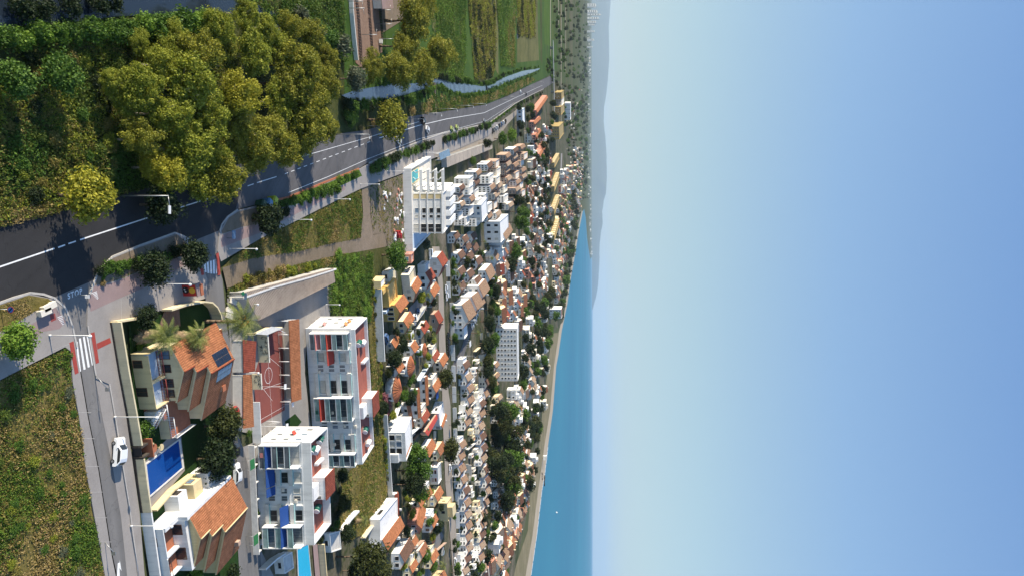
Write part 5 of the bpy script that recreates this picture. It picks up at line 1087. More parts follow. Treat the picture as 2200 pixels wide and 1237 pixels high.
# concrete benches on the corner pavement
for k, (a, q, lab) in enumerate((((86, 671), (112, 657), 'longer pale concrete bench beside the dry grass corner'), ((78, 681), (101, 671), 'pale concrete block bench casting a shadow on the pink paving'))):
    p, e = G(*a, .12), G(*q, .12); d = (e - p); L = d.length; d /= L; f = Fr(p, d, (-d.y, d.x, 0)); t = empty('concrete_bench', p, lab, 'bench'); b = MB(); b.box(f, 0, L, 0, .8, .35, .75); b.build('seat', M['off_white'], t); b = MB(); b.box(f, .15, .5, .1, .7, 0, .348); b.build('foot', M['off_white'], t); b = MB(); b.box(f, L - .5, L - .15, .1, .7, 0, .348); b.build('foot', M['off_white'], t)
m = MB(); m.poly([G(107, 676, .132), G(118, 672, .132), G(121, 686, .132), G(110, 691, .132)]); o = m.build('manhole_cover', M['rail_red'], kind='structure')
# ------------------------------------------------------------------ corrugated shed, court, canopies
def quadroof(name, label, cat, Q, zs, mat, wallh=True, th=.12, ribs=0, posts=None, wallmat='grey_wall', rust=None):
    P = [G(x, y, z) for (x, y), z in zip(Q, zs)]; t = empty(name, (P[0].x, P[0].y, 0), label, cat)
    b = MB(); b.slab(P if (P[1] - P[0]).cross(P[3] - P[0]).z > 0 else [P[0], P[3], P[2], P[1]], th)
    if ribs:
        up = (P[1] - P[0]).cross(P[3] - P[0]).normalized(); up = up if up.z > 0 else -up
        for i in range(ribs + 1):
            a = P[0].lerp(P[1], i / ribs) + up * .02; c = P[3].lerp(P[2], i / ribs) + up * .02; b.tube(a, c, .045, n=4, caps=False, m=1 if (i * 7) % 5 == 0 else 0)
    b.build('roof', [M[mat], M[rust or mat]], t)
    w = MB()
    for i in range(4):
        a, c = P[i], P[(i + 1) % 4]; d = Vector((c.x - a.x, c.y - a.y, 0)); L = d.length; d /= L; cen = sum(P, Vector()) / 4; n = Vector((-d.y, d.x, 0)); n = n if n.dot(cen - a) > 0 else -n; a2 = a + n * .15 + d * .15; c2 = c + n * .15 - d * .15
        if posts is not None and i in posts:
            k = max(2, int(L / 3.2))
            for j in range(k + 1):
                q = a2.lerp(c2, j / k); pb = MB(); pb.tube((q.x, q.y, -.08), (q.x, q.y, q.z - th), .1, n=6); pb.build('post', M['metal_white'], t)
        else:
            e = n * .15; w.v += []; za, zc = a.z - th - .02, c.z - th - .02
            pts = [a2, c2, c2 + e, a2 + e]; z_ = [za, zc, zc, za]
            for q0, q1 in ((0, 1), (1, 2), (2, 3), (3, 0)): w.poly([(pts[q0].x, pts[q0].y, -.08), (pts[q1].x, pts[q1].y, -.08), (pts[q1].x, pts[q1].y, z_[q1]), (pts[q0].x, pts[q0].y, z_[q0])])
            w.poly([(p.x, p.y, z) for p, z in zip(pts, z_)])
    if w.f: w.build('wall', M[wallmat], t)
    return t
k_ = NT('corrugated'); p_ = k_.pos(); f_ = k_.noise(p_, .35, 5, .7)
k_.l(k_.ramp(f_, ((.26, (.30, .15, .08)), (.36, (.44, .32, .225)), (.6, (.54, .41, .29)), (.8, (.42, .33, .25)))), k_.b.inputs['Base Color']); k_.b.inputs['Roughness'].default_value = .6; M['corrugated'] = k_.mat
simple('rust', (.30, .11, .04), .8, .3, 1.0)
quadroof('long_shed', 'long tan corrugated shed roof with rusty far end beside the dry field', 'shed', [(524, 628), (716, 576), (720, 606), (556, 688)], [3.0, 3.0, 2.5, 2.4], 'corrugated', ribs=70, posts=[2], rust='corrugated')
wallrun('boundary_wall', 'white topped wall along the long corrugated shed', [(492, 640), (560, 617), (640, 596), (700, 578)], 3.0, 'white_dirty', .4)
# low building with dark red tiles, front white
quadroof('low_building', 'long low white walled building with a dark red sloping roof, nearer the date palm', 'building', [(522, 729), (524, 801), (548, 797), (551, 733)], [2.3, 2.3, 3.0, 3.0], 'tile_red', wallmat='white_dirty')
quadroof('low_building', 'long low white walled building with a lit orange sloping roof beside the court', 'building', [(523, 804), (523, 920), (546, 916), (541, 804)], [2.3, 2.3, 3.0, 3.0], 'tile_orange', wallmat='white_dirty')
quadroof('grandstand_canopy', 'long terracotta tiled canopy beside the red sports court', 'canopy', [(621, 688), (627, 864), (648, 857), (643, 685)], [2.8, 2.8, 3.6, 3.6], 'tile_orange', posts=[0, 1, 3], th=.15)
quadroof('changing_room', 'flat white roofed hut at the top end of the red court', 'hut', [(549, 717), (574, 719), (609, 704), (584, 701)], [2.6, 2.6, 2.6, 2.6], 'white_dirty', wallmat='cream_pale')
def slabwall(name, label, a, q, h, mat, t_=.3, extra=None):
    p, e = G(*a, -.05), G(*q, -.05); d = e - p; L = d.length; d /= L; f = Fr(p, d, (-d.y, d.x, 0)); t = empty(name, p, label, 'wall'); b = MB(); b.box(f, 0, L, 0, t_, 0, h); b.build('wall_body', M[mat], t)
    if extra:
        b = MB(); rr = random.Random(5)
        for _ in range(extra):
            u, z = rr.uniform(.4, L - .4), rr.uniform(.3, h - .3); pp = f.p(u, -.012, z)
            for _ in range(5): q2 = pp + f.eu * rr.uniform(-.35, .35) + Vector((0, 0, rr.uniform(-.3, .3))); b.tube(pp, q2, .03, n=4); pp = q2
        b.build('painted_lines', M['dark_stone'], t)
    b = MB(); b.box(f, -.05, L + .05, -.05, t_ + .05, h + .002, h + .1); b.build('coping', M['off_white'], t)
    return t
slabwall('court_wall', 'cream wall with painted line drawings at the upper corner of the court', (552, 719), (556, 778), 2.3, 'cream_pale', extra=26)
slabwall('court_wall', 'cream wall piece with line drawings between the two tiled roofs', (541, 803), (543, 836), 1.9, 'cream_pale', extra=10)
for (a, c) in (((575, 760), (585, 908)), ((598, 706), (607, 880)), ((560, 752), (606, 790)), ((553, 905), (611, 872)), ((566, 835), (610, 820)), ((566, 835), (585, 860))): line(a, c, .06, z=-.018)
pts = [(G(577, 806, -.018) + Vector((math.cos(i * .3) * 1.8, math.sin(i * .3) * 1.8, 0))) for i in range(22)]
m = MB()
for a, c in zip(pts, pts[1:]):
    n = (c - a).normalized().cross(Vector((0, 0, 1))) * .045; m.poly([a - n, c - n, c + n, a + n][::-1])
m.build('court_line', M['mark_white'], kind='structure')
for k, (x, y, sg, lab) in enumerate(((590, 712, 1, 'white football goal at the upper end of the red court'), (578, 905, -1, 'white football goal at the lower end of the red court'))):
    g = G(x, y, 0); t = empty('goal', g, lab, 'goal'); b = MB(); e = Vector((.25, 1, 0)).normalized() * 1.5
    b.tube(g - e, g - e + Vector((0, 0, 2)), .06, n=6); b.tube(g + e, g + e + Vector((0, 0, 2)), .06, n=6); b.tube(g - e + Vector((0, 0, 2)), g + e + Vector((0, 0, 2)), .06, n=6); b.build('goal_frame', M['metal_white'], t)
    b = MB(); o_ = Vector((-sg * 1.0, 0, 0))
    for q in (-1, -.5, 0, .5, 1): b.tube(g + e * q + Vector((0, 0, 2)), g + e * q + o_, .018, n=4)
    for zz in (.3, .6): b.tube(g - e + o_ * (1 - zz) + Vector((0, 0, 2 * zz)), g + e + o_ * (1 - zz) + Vector((0, 0, 2 * zz)), .018, n=4)
    b.build('net', M['metal_white'], t)
for k, (x, y, xt, lab) in enumerate(((556, 830, 612, 'tall floodlight pole in the middle of the red court'), (548, 915, 616, 'tall floodlight pole at the lower corner of the red court'), (604, 717, 622, 'floodlight pole with white lamp panel by the changing hut'), (607, 868, 628, 'floodlight pole with white lamp panel at the canopy end'))):
    g = G(x, y, 0); t = empty('floodlight', g, lab, 'floodlight'); h = hgt(x, xt); b = MB(); b.tube(g, g + Vector((0, 0, h)), .05, n=6); b.build('pole', M['metal_white'], t); b = MB(); b.slab([g + Vector(q) for q in ((-.6, -.25, h), (.6, -.25, h), (.6, .25, h + .25), (-.6, .25, h + .25))], .08); b.build('lamp_panel', M['metal_white'], t)
# low concrete seats at the palm
for k, (x, y) in enumerate(((492, 645), (484, 664), (483, 676))):
    g = G(x, y, 0); f = framer(g, R(75)); t = empty('concrete_bench', g, ('pale concrete seat under the pharmacy sign', 'pale concrete seat beside the date palm crown, upper', 'pale concrete seat beside the date palm crown, lower')[k], 'bench'); b = MB(); b.box(f, -.2, 2.2, -.5, .5, .3, .55); b.build('seat', M['off_white'], t); b = MB(); b.box(f, .2, 1.8, -.35, .35, -.05, .298); b.build('foot', M['off_white'], t)
# ------------------------------------------------------------------ railway
for k, (P, lab) in enumerate(([((765, -60), (776, 0 + 40), (782, 140)), 'single rail track on the brown ballast nearer the grove'], [((792, -60), (800, 40), (806, 118)), 'rail track in the middle of the wide gravel bed'], [((820, -60), (824, 40), (828, 90)), 'rail track along the dark cable masts'])):
    pts = [G(x - 6, y, -.1) for x, y in P]; t = empty('rail_track', pts[0], lab, 'rail track'); b = MB(); s_ = MB()
    for a, c in zip(pts, pts[1:]):
        d = (c - a); L = d.length; d /= L; n = Vector((-d.y, d.x, 0))
        for e in (-.75, .75): f = Fr(a + n * e, d, n); b.box(f, 0, L, -.05, .05, .1, .25)
        for i in range(int(L / .9)): f = Fr(a + d * (i * .9), d, n); s_.box(f, 0, .25, -1.25, 1.25, -.02, .099)
    b.build('rails', M['metal_dark'], t); o = s_.build('sleepers', M['wood_dark'], t); o['kind'] = 'stuff'
for k, (x, y) in enumerate(((745, 3), (748, 18), (809, 22), (811, 52), (815, 84), (777, 75))):
    g = G(x, y, 0); t = empty('catenary_mast', g, ('grey railway mast at the picture edge by the reeds', 'grey railway mast beside the reeds, second', 'grey railway mast across the gravel bed, first', 'grey railway mast across the gravel bed, second', 'grey railway mast across the gravel bed with a white box', 'short railway mast in the middle of the tracks')[k], 'mast'); b = MB(); b.tube(g, g + Vector((0, 0, 5)), .1, n=6); b.build('pole', M['metal_grey'], t); b = MB(); b.tube(g + Vector((0, 0, 4.6)), g + Vector((1.8 if k < 2 else -1.8, 0, 4.9)), .05, n=5); b.build('bracket', M['metal_grey'], t)
    if k == 4: b = MB(); b.box(Fr(g, (1, 0, 0), (0, 1, 0)), .2, 1.6, -.4, .4, 0, 1.1); b.build('box', M['white_dirty'], t)
wallrun('retaining_wall', 'grey retaining wall beside the railway ballast', [(748, -40), (752, 30), (757, 85), (762, 130)], 1.2, 'white_dirty', .5)
quadroof('rail_hut', 'flat mauve roofed railway building at the picture edge', 'building', [(818, -12), (822, 20), (846, 18), (842, -14)], [3, 3, 3, 3], 'paving_pink', wallmat='off_white')
# bridges over the river: a small footbridge and a tree-dark culvert
for k, (a, c, w_, lab) in enumerate((((936, 246), (934, 178), 1.6, 'dirt footbridge path crossing to the river side'), ((1049, 200), (1044, 178), 2.0, 'small dark footbridge across the river'))):
    p, q = G(*a, .1), G(*c, .1); d = (q - p); L = d.length; d /= L; f = Fr(p, d, (-d.y, d.x, 0)); t = empty('footbridge', p, lab, 'footbridge'); b = MB(); b.box(f, 0, L, -w_ / 2, w_ / 2, -.1, .12); b.build('deck', M['earth' if k == 0 else 'metal_dark'], t); rail(f.p(0, w_ / 2, .12), f.p(L, w_ / 2, .12), .9, t, 'metal_dark', gap=1.5)
# garages along the service road
ga, gb = (948, 338), (1050, 304)
for i in range(11):
    t0, t1 = i / 11, (i + .97) / 11
    x0, y0 = ga[0] + (gb[0] - ga[0]) * t0, ga[1] + (gb[1] - ga[1]) * t0; x1, y1 = ga[0] + (gb[0] - ga[0]) * t1, ga[1] + (gb[1] - ga[1]) * t1
    p, q = G(x0, y0, 0), G(x1, y1, 0); d = q - p; L = d.length; d /= L; n = Vector((d.y, -d.x, 0)); n = n if n.x > 0 else -n
    t = empty('garage', p, 'flat roofed garage in the row between service road and white hotel', 'garage', 'row of garages'); b = MB(); e = q + n * 5
    b.prism([p, q, q + n * 5, p + n * 5], -.1, 2.6, 0, 1); b.build('wall', [M['grey_wall'], M['shed_roof']], t)
    b = MB(); s_ = -n * .05; p2, q2 = p + d * L * .15, p + d * L * .85; b.prism([p2 + s_, q2 + s_, q2 + n * .01, p2 + n * .01], 0, 2.1); b.build('door', M['metal_grey'], t)
quadroof('bus_shelter', 'white and teal glass shelter at the end of the garage row', 'shelter', [(943, 330), (946, 345), (968, 334), (965, 320)], [2.4, 2.4, 2.4, 2.4], 'glass_blue', posts=[0, 1, 2, 3])
# ------------------------------------------------------------------ the town's nearer houses, each from its own corners in the photograph
def facade(fr, u0, u1, z0, z1, root, v=-.0, n=2, floors=1, pane='glass_dark', frame='white', wv=None):
    for j in range(floors):
        for i in range(n):
            c = u0 + (u1 - u0) * (i + .5) / n; hw = min(.75, (u1 - u0) / n * .3); b0 = z0 + (z1 - z0) * j / floors; hh = (z1 - z0) / floors
            window(fr, c - hw, c + hw, b0 + hh * .3, b0 + hh * .78, root, v=v, frame=frame, pane=pane, bars=0, depth=.08, t=.1)
def vhouse(label, eF, eB, rF, xb, roof='tile_orange', wall='white', rf=1.0, slope=.5, wing=None, group=None, win=2, floors=1, name='house', chim=True, over=.25):
    """ridge running away from the viewer"""
    ze = hgt(xb, eF[0]); E0, E1 = G(*eF, ze), G(*eB, ze); ev = E1 - E0; D = ev.length; ev /= D; eu = Vector((ev.y, -ev.x, 0)); fr = Fr((E0.x, E0.y, 0), eu, ev); z = ze + 1
    for _ in range(6): u, v = loc(fr, rF[0], rF[1], z); u = max(u, 1.0); z = ze + slope * u
    u1 = u * (1 + rf); root = empty(name, fr.p(0, 0, 0), label, 'house', group)
    wallbox(fr, u1, D, -.3, ze - .05, wall, root)
    gable(fr, 0, u1, 0, D, ze, slope * u, roof, root, wall, over=over, ur=u)
    facade(fr, u1 * .1, u1 * .95, .2, ze, root, v=-.01, n=win, floors=floors)
    if chim:
        b = MB(); b.box(fr, u * 1.25, u * 1.25 + .8, D * .6, D * .6 + .8, ze - .2, ze + slope * u + .5); b.build('chimney', M[wall], root)
    if wing:
        w_, d0, d1, h, m_ = wing; b = MB(); b.box(fr, -w_, -.02, D * d0, D * d1, -.3, h, 0, 1); parapet(b, fr, -w_, -.02, D * d0, D * d1, h, h + .5, .15); b.build('side_wing', [M[wall], M[m_]], root)
        for k in range(2): window(fr, D * (d0 + (d1 - d0) * (.2 + .45 * k)), D * (d0 + (d1 - d0) * (.42 + .45 * k)), h * .35, h * .75, root, v=-w_, axis='v', bars=0)
    return root, fr, u1, D, ze
def uhouse(label, A, B, Cr, xb, roof='tile_orange', wall='white', slope=.55, back=1.0, group=None, win=3, name='house'):
    """ridge running across the view; Cr is the left end of the ridge"""
    ze = hgt(xb, A[0]); a, b_ = G(*A, ze), G(*B, ze); eu = b_ - a; W = eu.length; eu /= W; ev = Vector((-eu.y, eu.x, 0)); fr = Fr((a.x, a.y, 0), eu, ev); z = ze + 1
    for _ in range(6): u, v = loc(fr, Cr[0], Cr[1], z); v = min(max(v, 1.2), 9); z = ze + slope * v
    D = v * (1 + back); root = empty(name, fr.p(0, 0, 0), label, 'house', group); wallbox(fr, W, D, -.3, ze - .05, wall, root)
    gable(fr, 0, W, 0, D, ze, slope * v, roof, root, wall, along='u', over=.25); facade(fr, .5, W - .5, .2, ze, root, v=-.01, n=win)
    b = MB(); b.box(fr, W * .8, W * .8 + .7, v + .4, v + 1.1, ze, ze + slope * v + .6); b.build('chimney', M[wall], root); return root, fr, W, D, ze
def block(label, A, B, C, xb, wall='white', top='roof_flat', win=3, floors=2, par=.5, group=None, name='house', zb=0.0, cat='house', sidewin=1, frame='white_dirty', pane='glass_dark'):
    fr, W, D, h = frame3(A, B, C, xb, zb); root = empty(name, fr.p(0, 0, 0), label, cat, group); b = MB(); b.box(fr, 0, W, 0, D, -.3 if zb == 0 else 0, h - par, 0, 1); parapet(b, fr, 0, W, 0, D, h - par, h, .25); b.build('wall', [M[wall], M[top]], root)
    if win: facade(fr, .4, W - .4, .2, h - par, root, v=-.01, n=win, floors=floors, frame=frame, pane=pane)
    for j in range(sidewin):
        for i in range(floors): window(fr, D * (.25 + .4 * j), D * (.25 + .4 * j) + min(1.2, D * .2), (h - par) * (i + .35) / floors, (h - par) * (i + .75) / floors, root, v=-.01, axis='v', bars=0, frame=frame, pane=pane)
    return root, fr, W, D, h
O_ = 'tile_orange'
r, f, W, D, ze = vhouse('yellow ochre house with orange gable and glass doors behind the white garden wall', (850, 655), (868, 633), (859, 674), 822, O_, 'yellow', 1.15, .5, (7.5, -.2, .75, 2.6, 'yellow'), win=3)
b = MB(); b.box(f, -7.2, -5.8, -5.5, -.5, 0, 2.4); b.box(f, 1.0, 1.9, -3.8, -.3, 0, 2.2, 1); b.build('porch', [M['yellow'], M['blue_wall']], r)
vhouse('cream white house with lit orange gable behind the yellow house', (885, 616), (898, 594), (891.5, 638), 866, O_, 'off_white', 1.3, .5, (5, 0, .9, 2.4, 'cream_pale'), win=2)
vhouse('white house with dark red tiles beside the tan street, nearest the hotel', (940, 553), (951, 540), (945, 583), 924, 'tile_red', 'white', 1.1, .5)
vhouse('white house with dark red gable between the cream house and the street', (915, 587), (927, 576), (921.5, 607.7), 898, 'tile_red', 'white', 1.0, .5, (3.5, .1, .9, 2.6, 'roof_flat'))
block('small brick red house end beside the green round tree', (884, 547), (884, 566), (889, 541), 864, 'pink_wall', 'roof_flat', 1, 1)
vhouse('low red brown roofed house along the tan street across from the tan terrace', (934, 675), (943, 666), (938, 702), 925, 'tile_red', 'brick_wall', 1.2, .45)
vhouse('white house with orange roof next to the fan shaped roofs, upper', (883, 743), (892, 731), (887, 764), 866, O_, 'white', .7, .5)
vhouse('white house with a leaning orange roof plane left of the fan roof', (849, 787), (861, 772), (853, 808), 831, O_, 'white', .6, .5)
uhouse('white house under a long orange front slope by the round street tree', (914, 810), (917, 870), (926, 800), 902, O_, 'white')
uhouse('white house under a long orange front slope, middle of three', (895.6, 838), (900, 897), (907, 828), 882, O_, 'white')
uhouse('white house under an orange front slope behind the white modern house', (876, 872), (885, 918), (887, 861), 862, O_, 'white')
vhouse('white house with orange right slope and broad white terrace beside the tan street', (949, 914), (958, 888), (956.5, 929), 930, O_, 'white', 1.0, .5, (7, 0, 1, 2.9, 'white'))
vhouse('narrow house with orange roof and a dark solar panel behind the tall green trees', (914, 966), (929, 942), (922, 989), 900, O_, 'white', .7, .5)
block('white house with red trimmed balcony below the solar panel roof', (940, 1003), (942, 1040), (947, 992), 924, 'white', 'roof_flat', 2, 2, frame='rail_red')
uhouse('white fronted house with a large orange red roof behind the white garden wall', (850, 1062), (852, 1106), (872, 1042), 836, 'tile_red', 'white', win=2)
vhouse('white house with orange gable and roof terrace at the overgrown strip', (823, 1159), (860, 1109), (831, 1185), 794, O_, 'white', 1.0, .45, (7, 0, 1, 3.1, 'white'), win=2)
vhouse('pink walled house with orange gable between two other orange gables', (895, 1123), (904, 1084), (900, 1137), 876, O_, 'pink_wall', 1.2, .5)
vhouse('white house with pink trimmed orange gable beside the shaded drive', (926, 1121), (936, 1103), (931, 1146), 908, O_, 'white', .9, .5, (3, 0, .9, 2.6, 'white'))
r, f, W, D, h = block('cream cube house with a raised tower beside the tan street', (960, 1080), (963, 1119), (970, 1066), 941, 'cream', 'cream_pale', 1, 1, frame='cream_pale'); b = MB(); b.box(f, W * .3, W * .85, D * .2, D * .9, h - .4, h + 2.0); b.build('tower', M['cream'], r)
vhouse('white house with brown gable and white rake beside the tall pine', (860.5, 1188), (881, 1155), (871, 1216), 842, 'tile_brown', 'white', .8, .5)
vhouse('orange roofed house at the lower picture edge by the small palm', (945, 1236), (955, 1224), (950, 1252), 930, O_, 'cream', 1, .5)
block('small cream and white hut at the end of the white garden wall', (818, 604), (818.5, 620), (827, 593), 799, 'cream', 'white', 0, 1, .2, name='hut', sidewin=0)
block('long white garage wing behind the cream hut', (835, 583), (836, 606), (850, 575), 822, 'white_dirty', 'cream_pale', 1, 1, .2, name='hut', sidewin=0)
# white modern house with the big window grid
fr, W, D, h = frame3((870, 928), (873, 990), (884, 894), 832); r = empty('modern_house', fr.p(0, 0, 0), 'white modern house with a grid of six large square windows', 'house')
b = MB(); b.box(fr, 0, W, 0, D, -.2, h - .5, 0, 1); parapet(b, fr, 0, W, 0, D, h - .5, h, .3); b.build('wall', M['white'], r)
for i in range(2):
    for j in range(3): window(fr, W * (.08 + .2 * j) * 1.15, W * (.08 + .2 * j) * 1.15 + W * .18, h * (.1 + .38 * i), h * (.4 + .38 * i), r, v=-.01, pane='glass_dark', depth=.1, t=.12, bars=0)
b = MB(); b.box(fr, W * .72, W, -.9, -.02, 0, h * .6); b.box(fr, W - .9, W + .4, 1, D, h - .5, h - .3, 1); b.build('porch', [M['white'], M['tile_orange']], r)
# round houses with fan shaped tiled cones
def fan_house(label, px, py, rpx, xb, xe, xa, wall='white'):
    g = G(px, py, 2.5); r_ = rpx * g.y / F; c = Vector((g.x, g.y, 0)); t = empty('round_house', c, label, 'house'); ze = 3.0; za = 3.0 + r_ * .42; n = 22
    b = MB(); b.tube(c, c + Vector((0, 0, ze)), r_ * .95, n=n); b.build('wall', M[wall], t)
    b = MB(); k = len(b.v)
    for i in range(n):
        a0, a1 = 6.2832 * i / n, 6.2832 * (i + 1) / n
        p0, p1 = c + Vector((math.cos(a0) * r_ * 1.06, math.sin(a0) * r_ * 1.06, ze)), c + Vector((math.cos(a1) * r_ * 1.06, math.sin(a1) * r_ * 1.06, ze)); ap = c + Vector((0, 0, za)); b.poly([p0, p1, ap], 0); b.poly([p1, p0, c + Vector((0, 0, ze - .2))], 1)
        b.tube(p0 + Vector((0, 0, .05)), ap + Vector((0, 0, .05)), .12, n=4, m=1)
    b.build('roof', [M['tile_orange'], M['terracotta_plain']], t)
    for a in (-2.2, -1.57, -.9):
        d = Vector((math.cos(a), math.sin(a), 0)); f = Fr(c + d * r_ * .95, Vector((-d.y, d.x, 0)), -d); window(f, -.6, .6, .8, 2.2, t, v=-.02, bars=0)
fan_house('round white house with a wide fan shaped orange roof by the pink blossom', 849, 836, 27, 825, 0, 0)
fan_house('round house with an orange fan roof beside the blue shaded porch', 879, 787, 22, 860, 0, 0)
fan_house('small round orange fan roof nearest the tan street', 909, 752, 15, 890, 0, 0)
wallrun('town_wall', 'long white wall face between the overgrown strip and the yellow house', [(802, 621), (806, 700), (810, 776)], 2.7, 'white_dirty', .5, 'white', cat='wall')
wallrun('town_wall', 'white wall along the overgrown strip in front of the modern house', [(822, 890), (828, 980), (834, 1062)], 1.6, 'white_dirty', .4, 'white')
wallrun('town_wall', 'cream crooked wall below the orange roof terrace house', [(775, 1155), (800, 1120), (838, 1082)], 1.4, 'cream_pale', .4, 'off_white')
wallrun('town_wall', 'white broken wall leading from the modern house to the pink blossom', [(832, 918), (846, 890), (854, 868)], 1.6, 'white', .35)
wallrun('town_wall', 'white wall along the blue shaded porch of the fan roofs', [(893, 818), (912, 788), (924, 772)], 1.8, 'blue_wall', .4, 'white')
quadroof('red_shed', 'long narrow red roofed shed beside a black fence along the alley of the orange roofs', 'shed', [(913, 928), (947, 876), (951, 880), (920, 936)], [2.4, 2.4, 2.8, 2.8], 'awning_red', wallmat='brick_wall')
wallrun('black_fence', 'black garden fence along the red roofed shed', [(884, 945), (905, 915), (940, 872)], 1.6, 'black', .12)
block('flat grey carport roof beside the white van and yellow house', (905, 672), (897, 690), (918, 655), 893, 'grey_wall', 'metal_grey', 0, 1, .1, name='carport', cat='carport', sidewin=0)
# the white hotel on its deck
fr, W, D, hd = frame3((883, 362), (887, 543), (926, 336), 866); DECK = hd
r = empty('white_hotel', fr.p(0, 0, 0), 'white terraced hotel on a long white deck with a teal roof pool', 'hotel')
b = MB(); b.box(fr, 0, W, 0, D, -.3, hd - .7, 0, 1); parapet(b, fr, 0, W, 0, D, hd - .7, hd, .5); b.build('deck', [M['white'], M['off_white']], r)
b = MB(); b.box(fr, 1.2, W * .21, 2.2, D * .42, hd - .69, hd - .45, 0, 0); b.build('pool_coping', M['cream_pale'], r); b = MB(); b.box(fr, 2.0, W * .19, 3.0, D * .36, hd - .44, hd - .38); b.build('pool_water', M['pool_teal'], r)
b = MB(); b.box(fr, W * .8, W - .6, 1.0, D * .75, hd - .69, hd - .5); b.build('blue_terrace', M['blue_wall'], r)
f2, W2, D2, h2 = frame3((952, 414.5), (953, 502), (972, 394), 886, hd - .7)
b = MB(); b.box(f2, 0, W2, .3, D2 + 1.5, 0, h2 - .6, 0, 1); parapet(b, f2, 0, W2, .3, D2 + 1.5, h2 - .6, h2, .35); b.build('wall', [M['white'], M['roof_flat']], r)
nf = 4; fh = (h2 - .6) / nf
b = MB()
for i in range(nf + 1): b.box(f2, -.2, W2 + .2, 0, .28, i * fh - .12, i * fh + .12)
b.build('floor_band', M['white'], r)
for i in range(nf):
    for a, c, m_, k0, k1 in ((.03, .15, 'cream', .12, .9), (.38, .5, 'glass_dark', .3, .8), (.55, .62, 'glass_dark', .3, .75), (.77, .97, 'glass_dark', .1, .85)): window(f2, W2 * a, W2 * c, fh * (i + k0), fh * (i + k1), r, v=.3, pane=m_, bars=1 if c - a > .15 else 0, depth=.12)
for i in range(nf):
    b = MB(); z = i * fh; b.box(f2, -9, -.25, .5, 5, z + fh - .15, z + fh + .1); b.box(f2, -9, -.25, .5, .62, z + fh + .11, z + fh + .9)
    for k in range(4):
        u = -8.9 + k * 2.8; p0 = f2.p(u, .7, z + .1 if i else 0); b.tube(p0, f2.p(u + 1.2, .7, z + fh * .5), .22, n=4); b.tube(f2.p(u + 1.2, .7, z + fh * .5), f2.p(u, .7, z + fh - .15), .22, n=4)
    b.build('balcony_frame', M['white'], r)
# rooms stepping up behind the hotel
rows = [(958, 398, 470, 4), (978, 380, 484, 5), (1000, 364, 484, 6), (1022, 352, 478, 6), (1044, 340, 470, 7), (1066, 327, 452, 7), (1086, 317, 438, 7), (1104, 312, 424, 7)]
for j, (x, ya, yb, n) in enumerate(rows):
    for i in range(n):
        y = ya + (yb - ya) * (i + .2 + rnd.uniform(-.15, .15)) / n; w_ = (yb - ya) / n; xb = x + rnd.uniform(-3, 3); ht = rnd.uniform(24, 36) * (1 - j * .06); k = rnd.random()
        tall = (xb, y)
        wl = 'white' if j < 4 else rnd.choice(['brick_wall', 'off_white', 'brick_wall', 'brick_wall', 'white'])
        if k < .6: vhouse('white terraced house with a tan tile slope in the stepped cluster behind the hotel' if j < 4 else 'brick and white terraced house in the stepped cluster beyond the garages', (xb + ht, y), (xb + ht + 9, y - w_ * .35), (xb + ht + 3, y + w_ * .4), xb, rnd.choice(['tile_tan', 'tile_brown', 'tile_pale']), wl, .9, .45, win=3, floors=3, group='stepped houses behind the hotel' if j < 4 else 'stepped brick houses beyond the garages', chim=False)
        else: block('white flat roofed house block in the stepped cluster behind the hotel' if j < 4 else 'flat roofed house block in the stepped brick cluster', (xb + ht, y), (xb + ht, y + w_ * .85), (xb + ht + 8, y - w_ * .3), xb, wl, 'off_white', 3, 3, group='flat blocks behind the hotel' if j < 4 else 'flat blocks of the brick cluster', name='terraced_house')
block('white building with tall slots and pitched back roofs beyond the stepped cluster', (1074, 476), (1076, 522), (1092, 460), 1040, 'white', 'white', 3, 2)
vhouse('white gabled rear part of the building with tall slots', (1080, 500), (1095, 480), (1088, 516), 1050, 'tile_tan', 'white', .8, .45, chim=False)
block('white blue building with two window rows below the stepped cluster', (1034, 440), (1036, 478), (1046, 425), 996, 'white', 'white', 3, 3)
# tan terrace and the brown roofs
for lab, a, c, d, xb in (('tan roofed white terrace house nearest the street', (993, 655), (1012, 640), (1007, 690), 970), ('tan roofed white terrace house in the middle of the terrace', (1014, 637), (1032, 623), (1027, 664), 988), ('tan roofed white terrace house at the far end with dormer windows', (1029, 615), (1043, 599), (1043, 633), 1003), ('white house with a big lit tan roof behind the brown roofs', (1043, 581), (1056, 566), (1055, 600), 1028)):
    vhouse(lab, a, c, d, xb, 'tile_tan', 'white', .5, .42, win=3, floors=2)
block('white front block of the tan terrace with small square windows', (994, 662), (998, 728), (1001, 654), 970, 'white', 'white', 5, 2)
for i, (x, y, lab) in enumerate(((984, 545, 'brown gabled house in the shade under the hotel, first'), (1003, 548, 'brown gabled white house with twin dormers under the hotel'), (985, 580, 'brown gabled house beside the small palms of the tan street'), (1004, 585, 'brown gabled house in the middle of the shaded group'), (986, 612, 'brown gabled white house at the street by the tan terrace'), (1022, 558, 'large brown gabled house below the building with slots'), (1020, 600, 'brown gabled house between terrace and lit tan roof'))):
    vhouse(lab, (x, y), (x + 11, y - 9), (x + 6, y + 12), x - 14, 'tile_brown', 'white', .9, .5, win=2, floors=2)
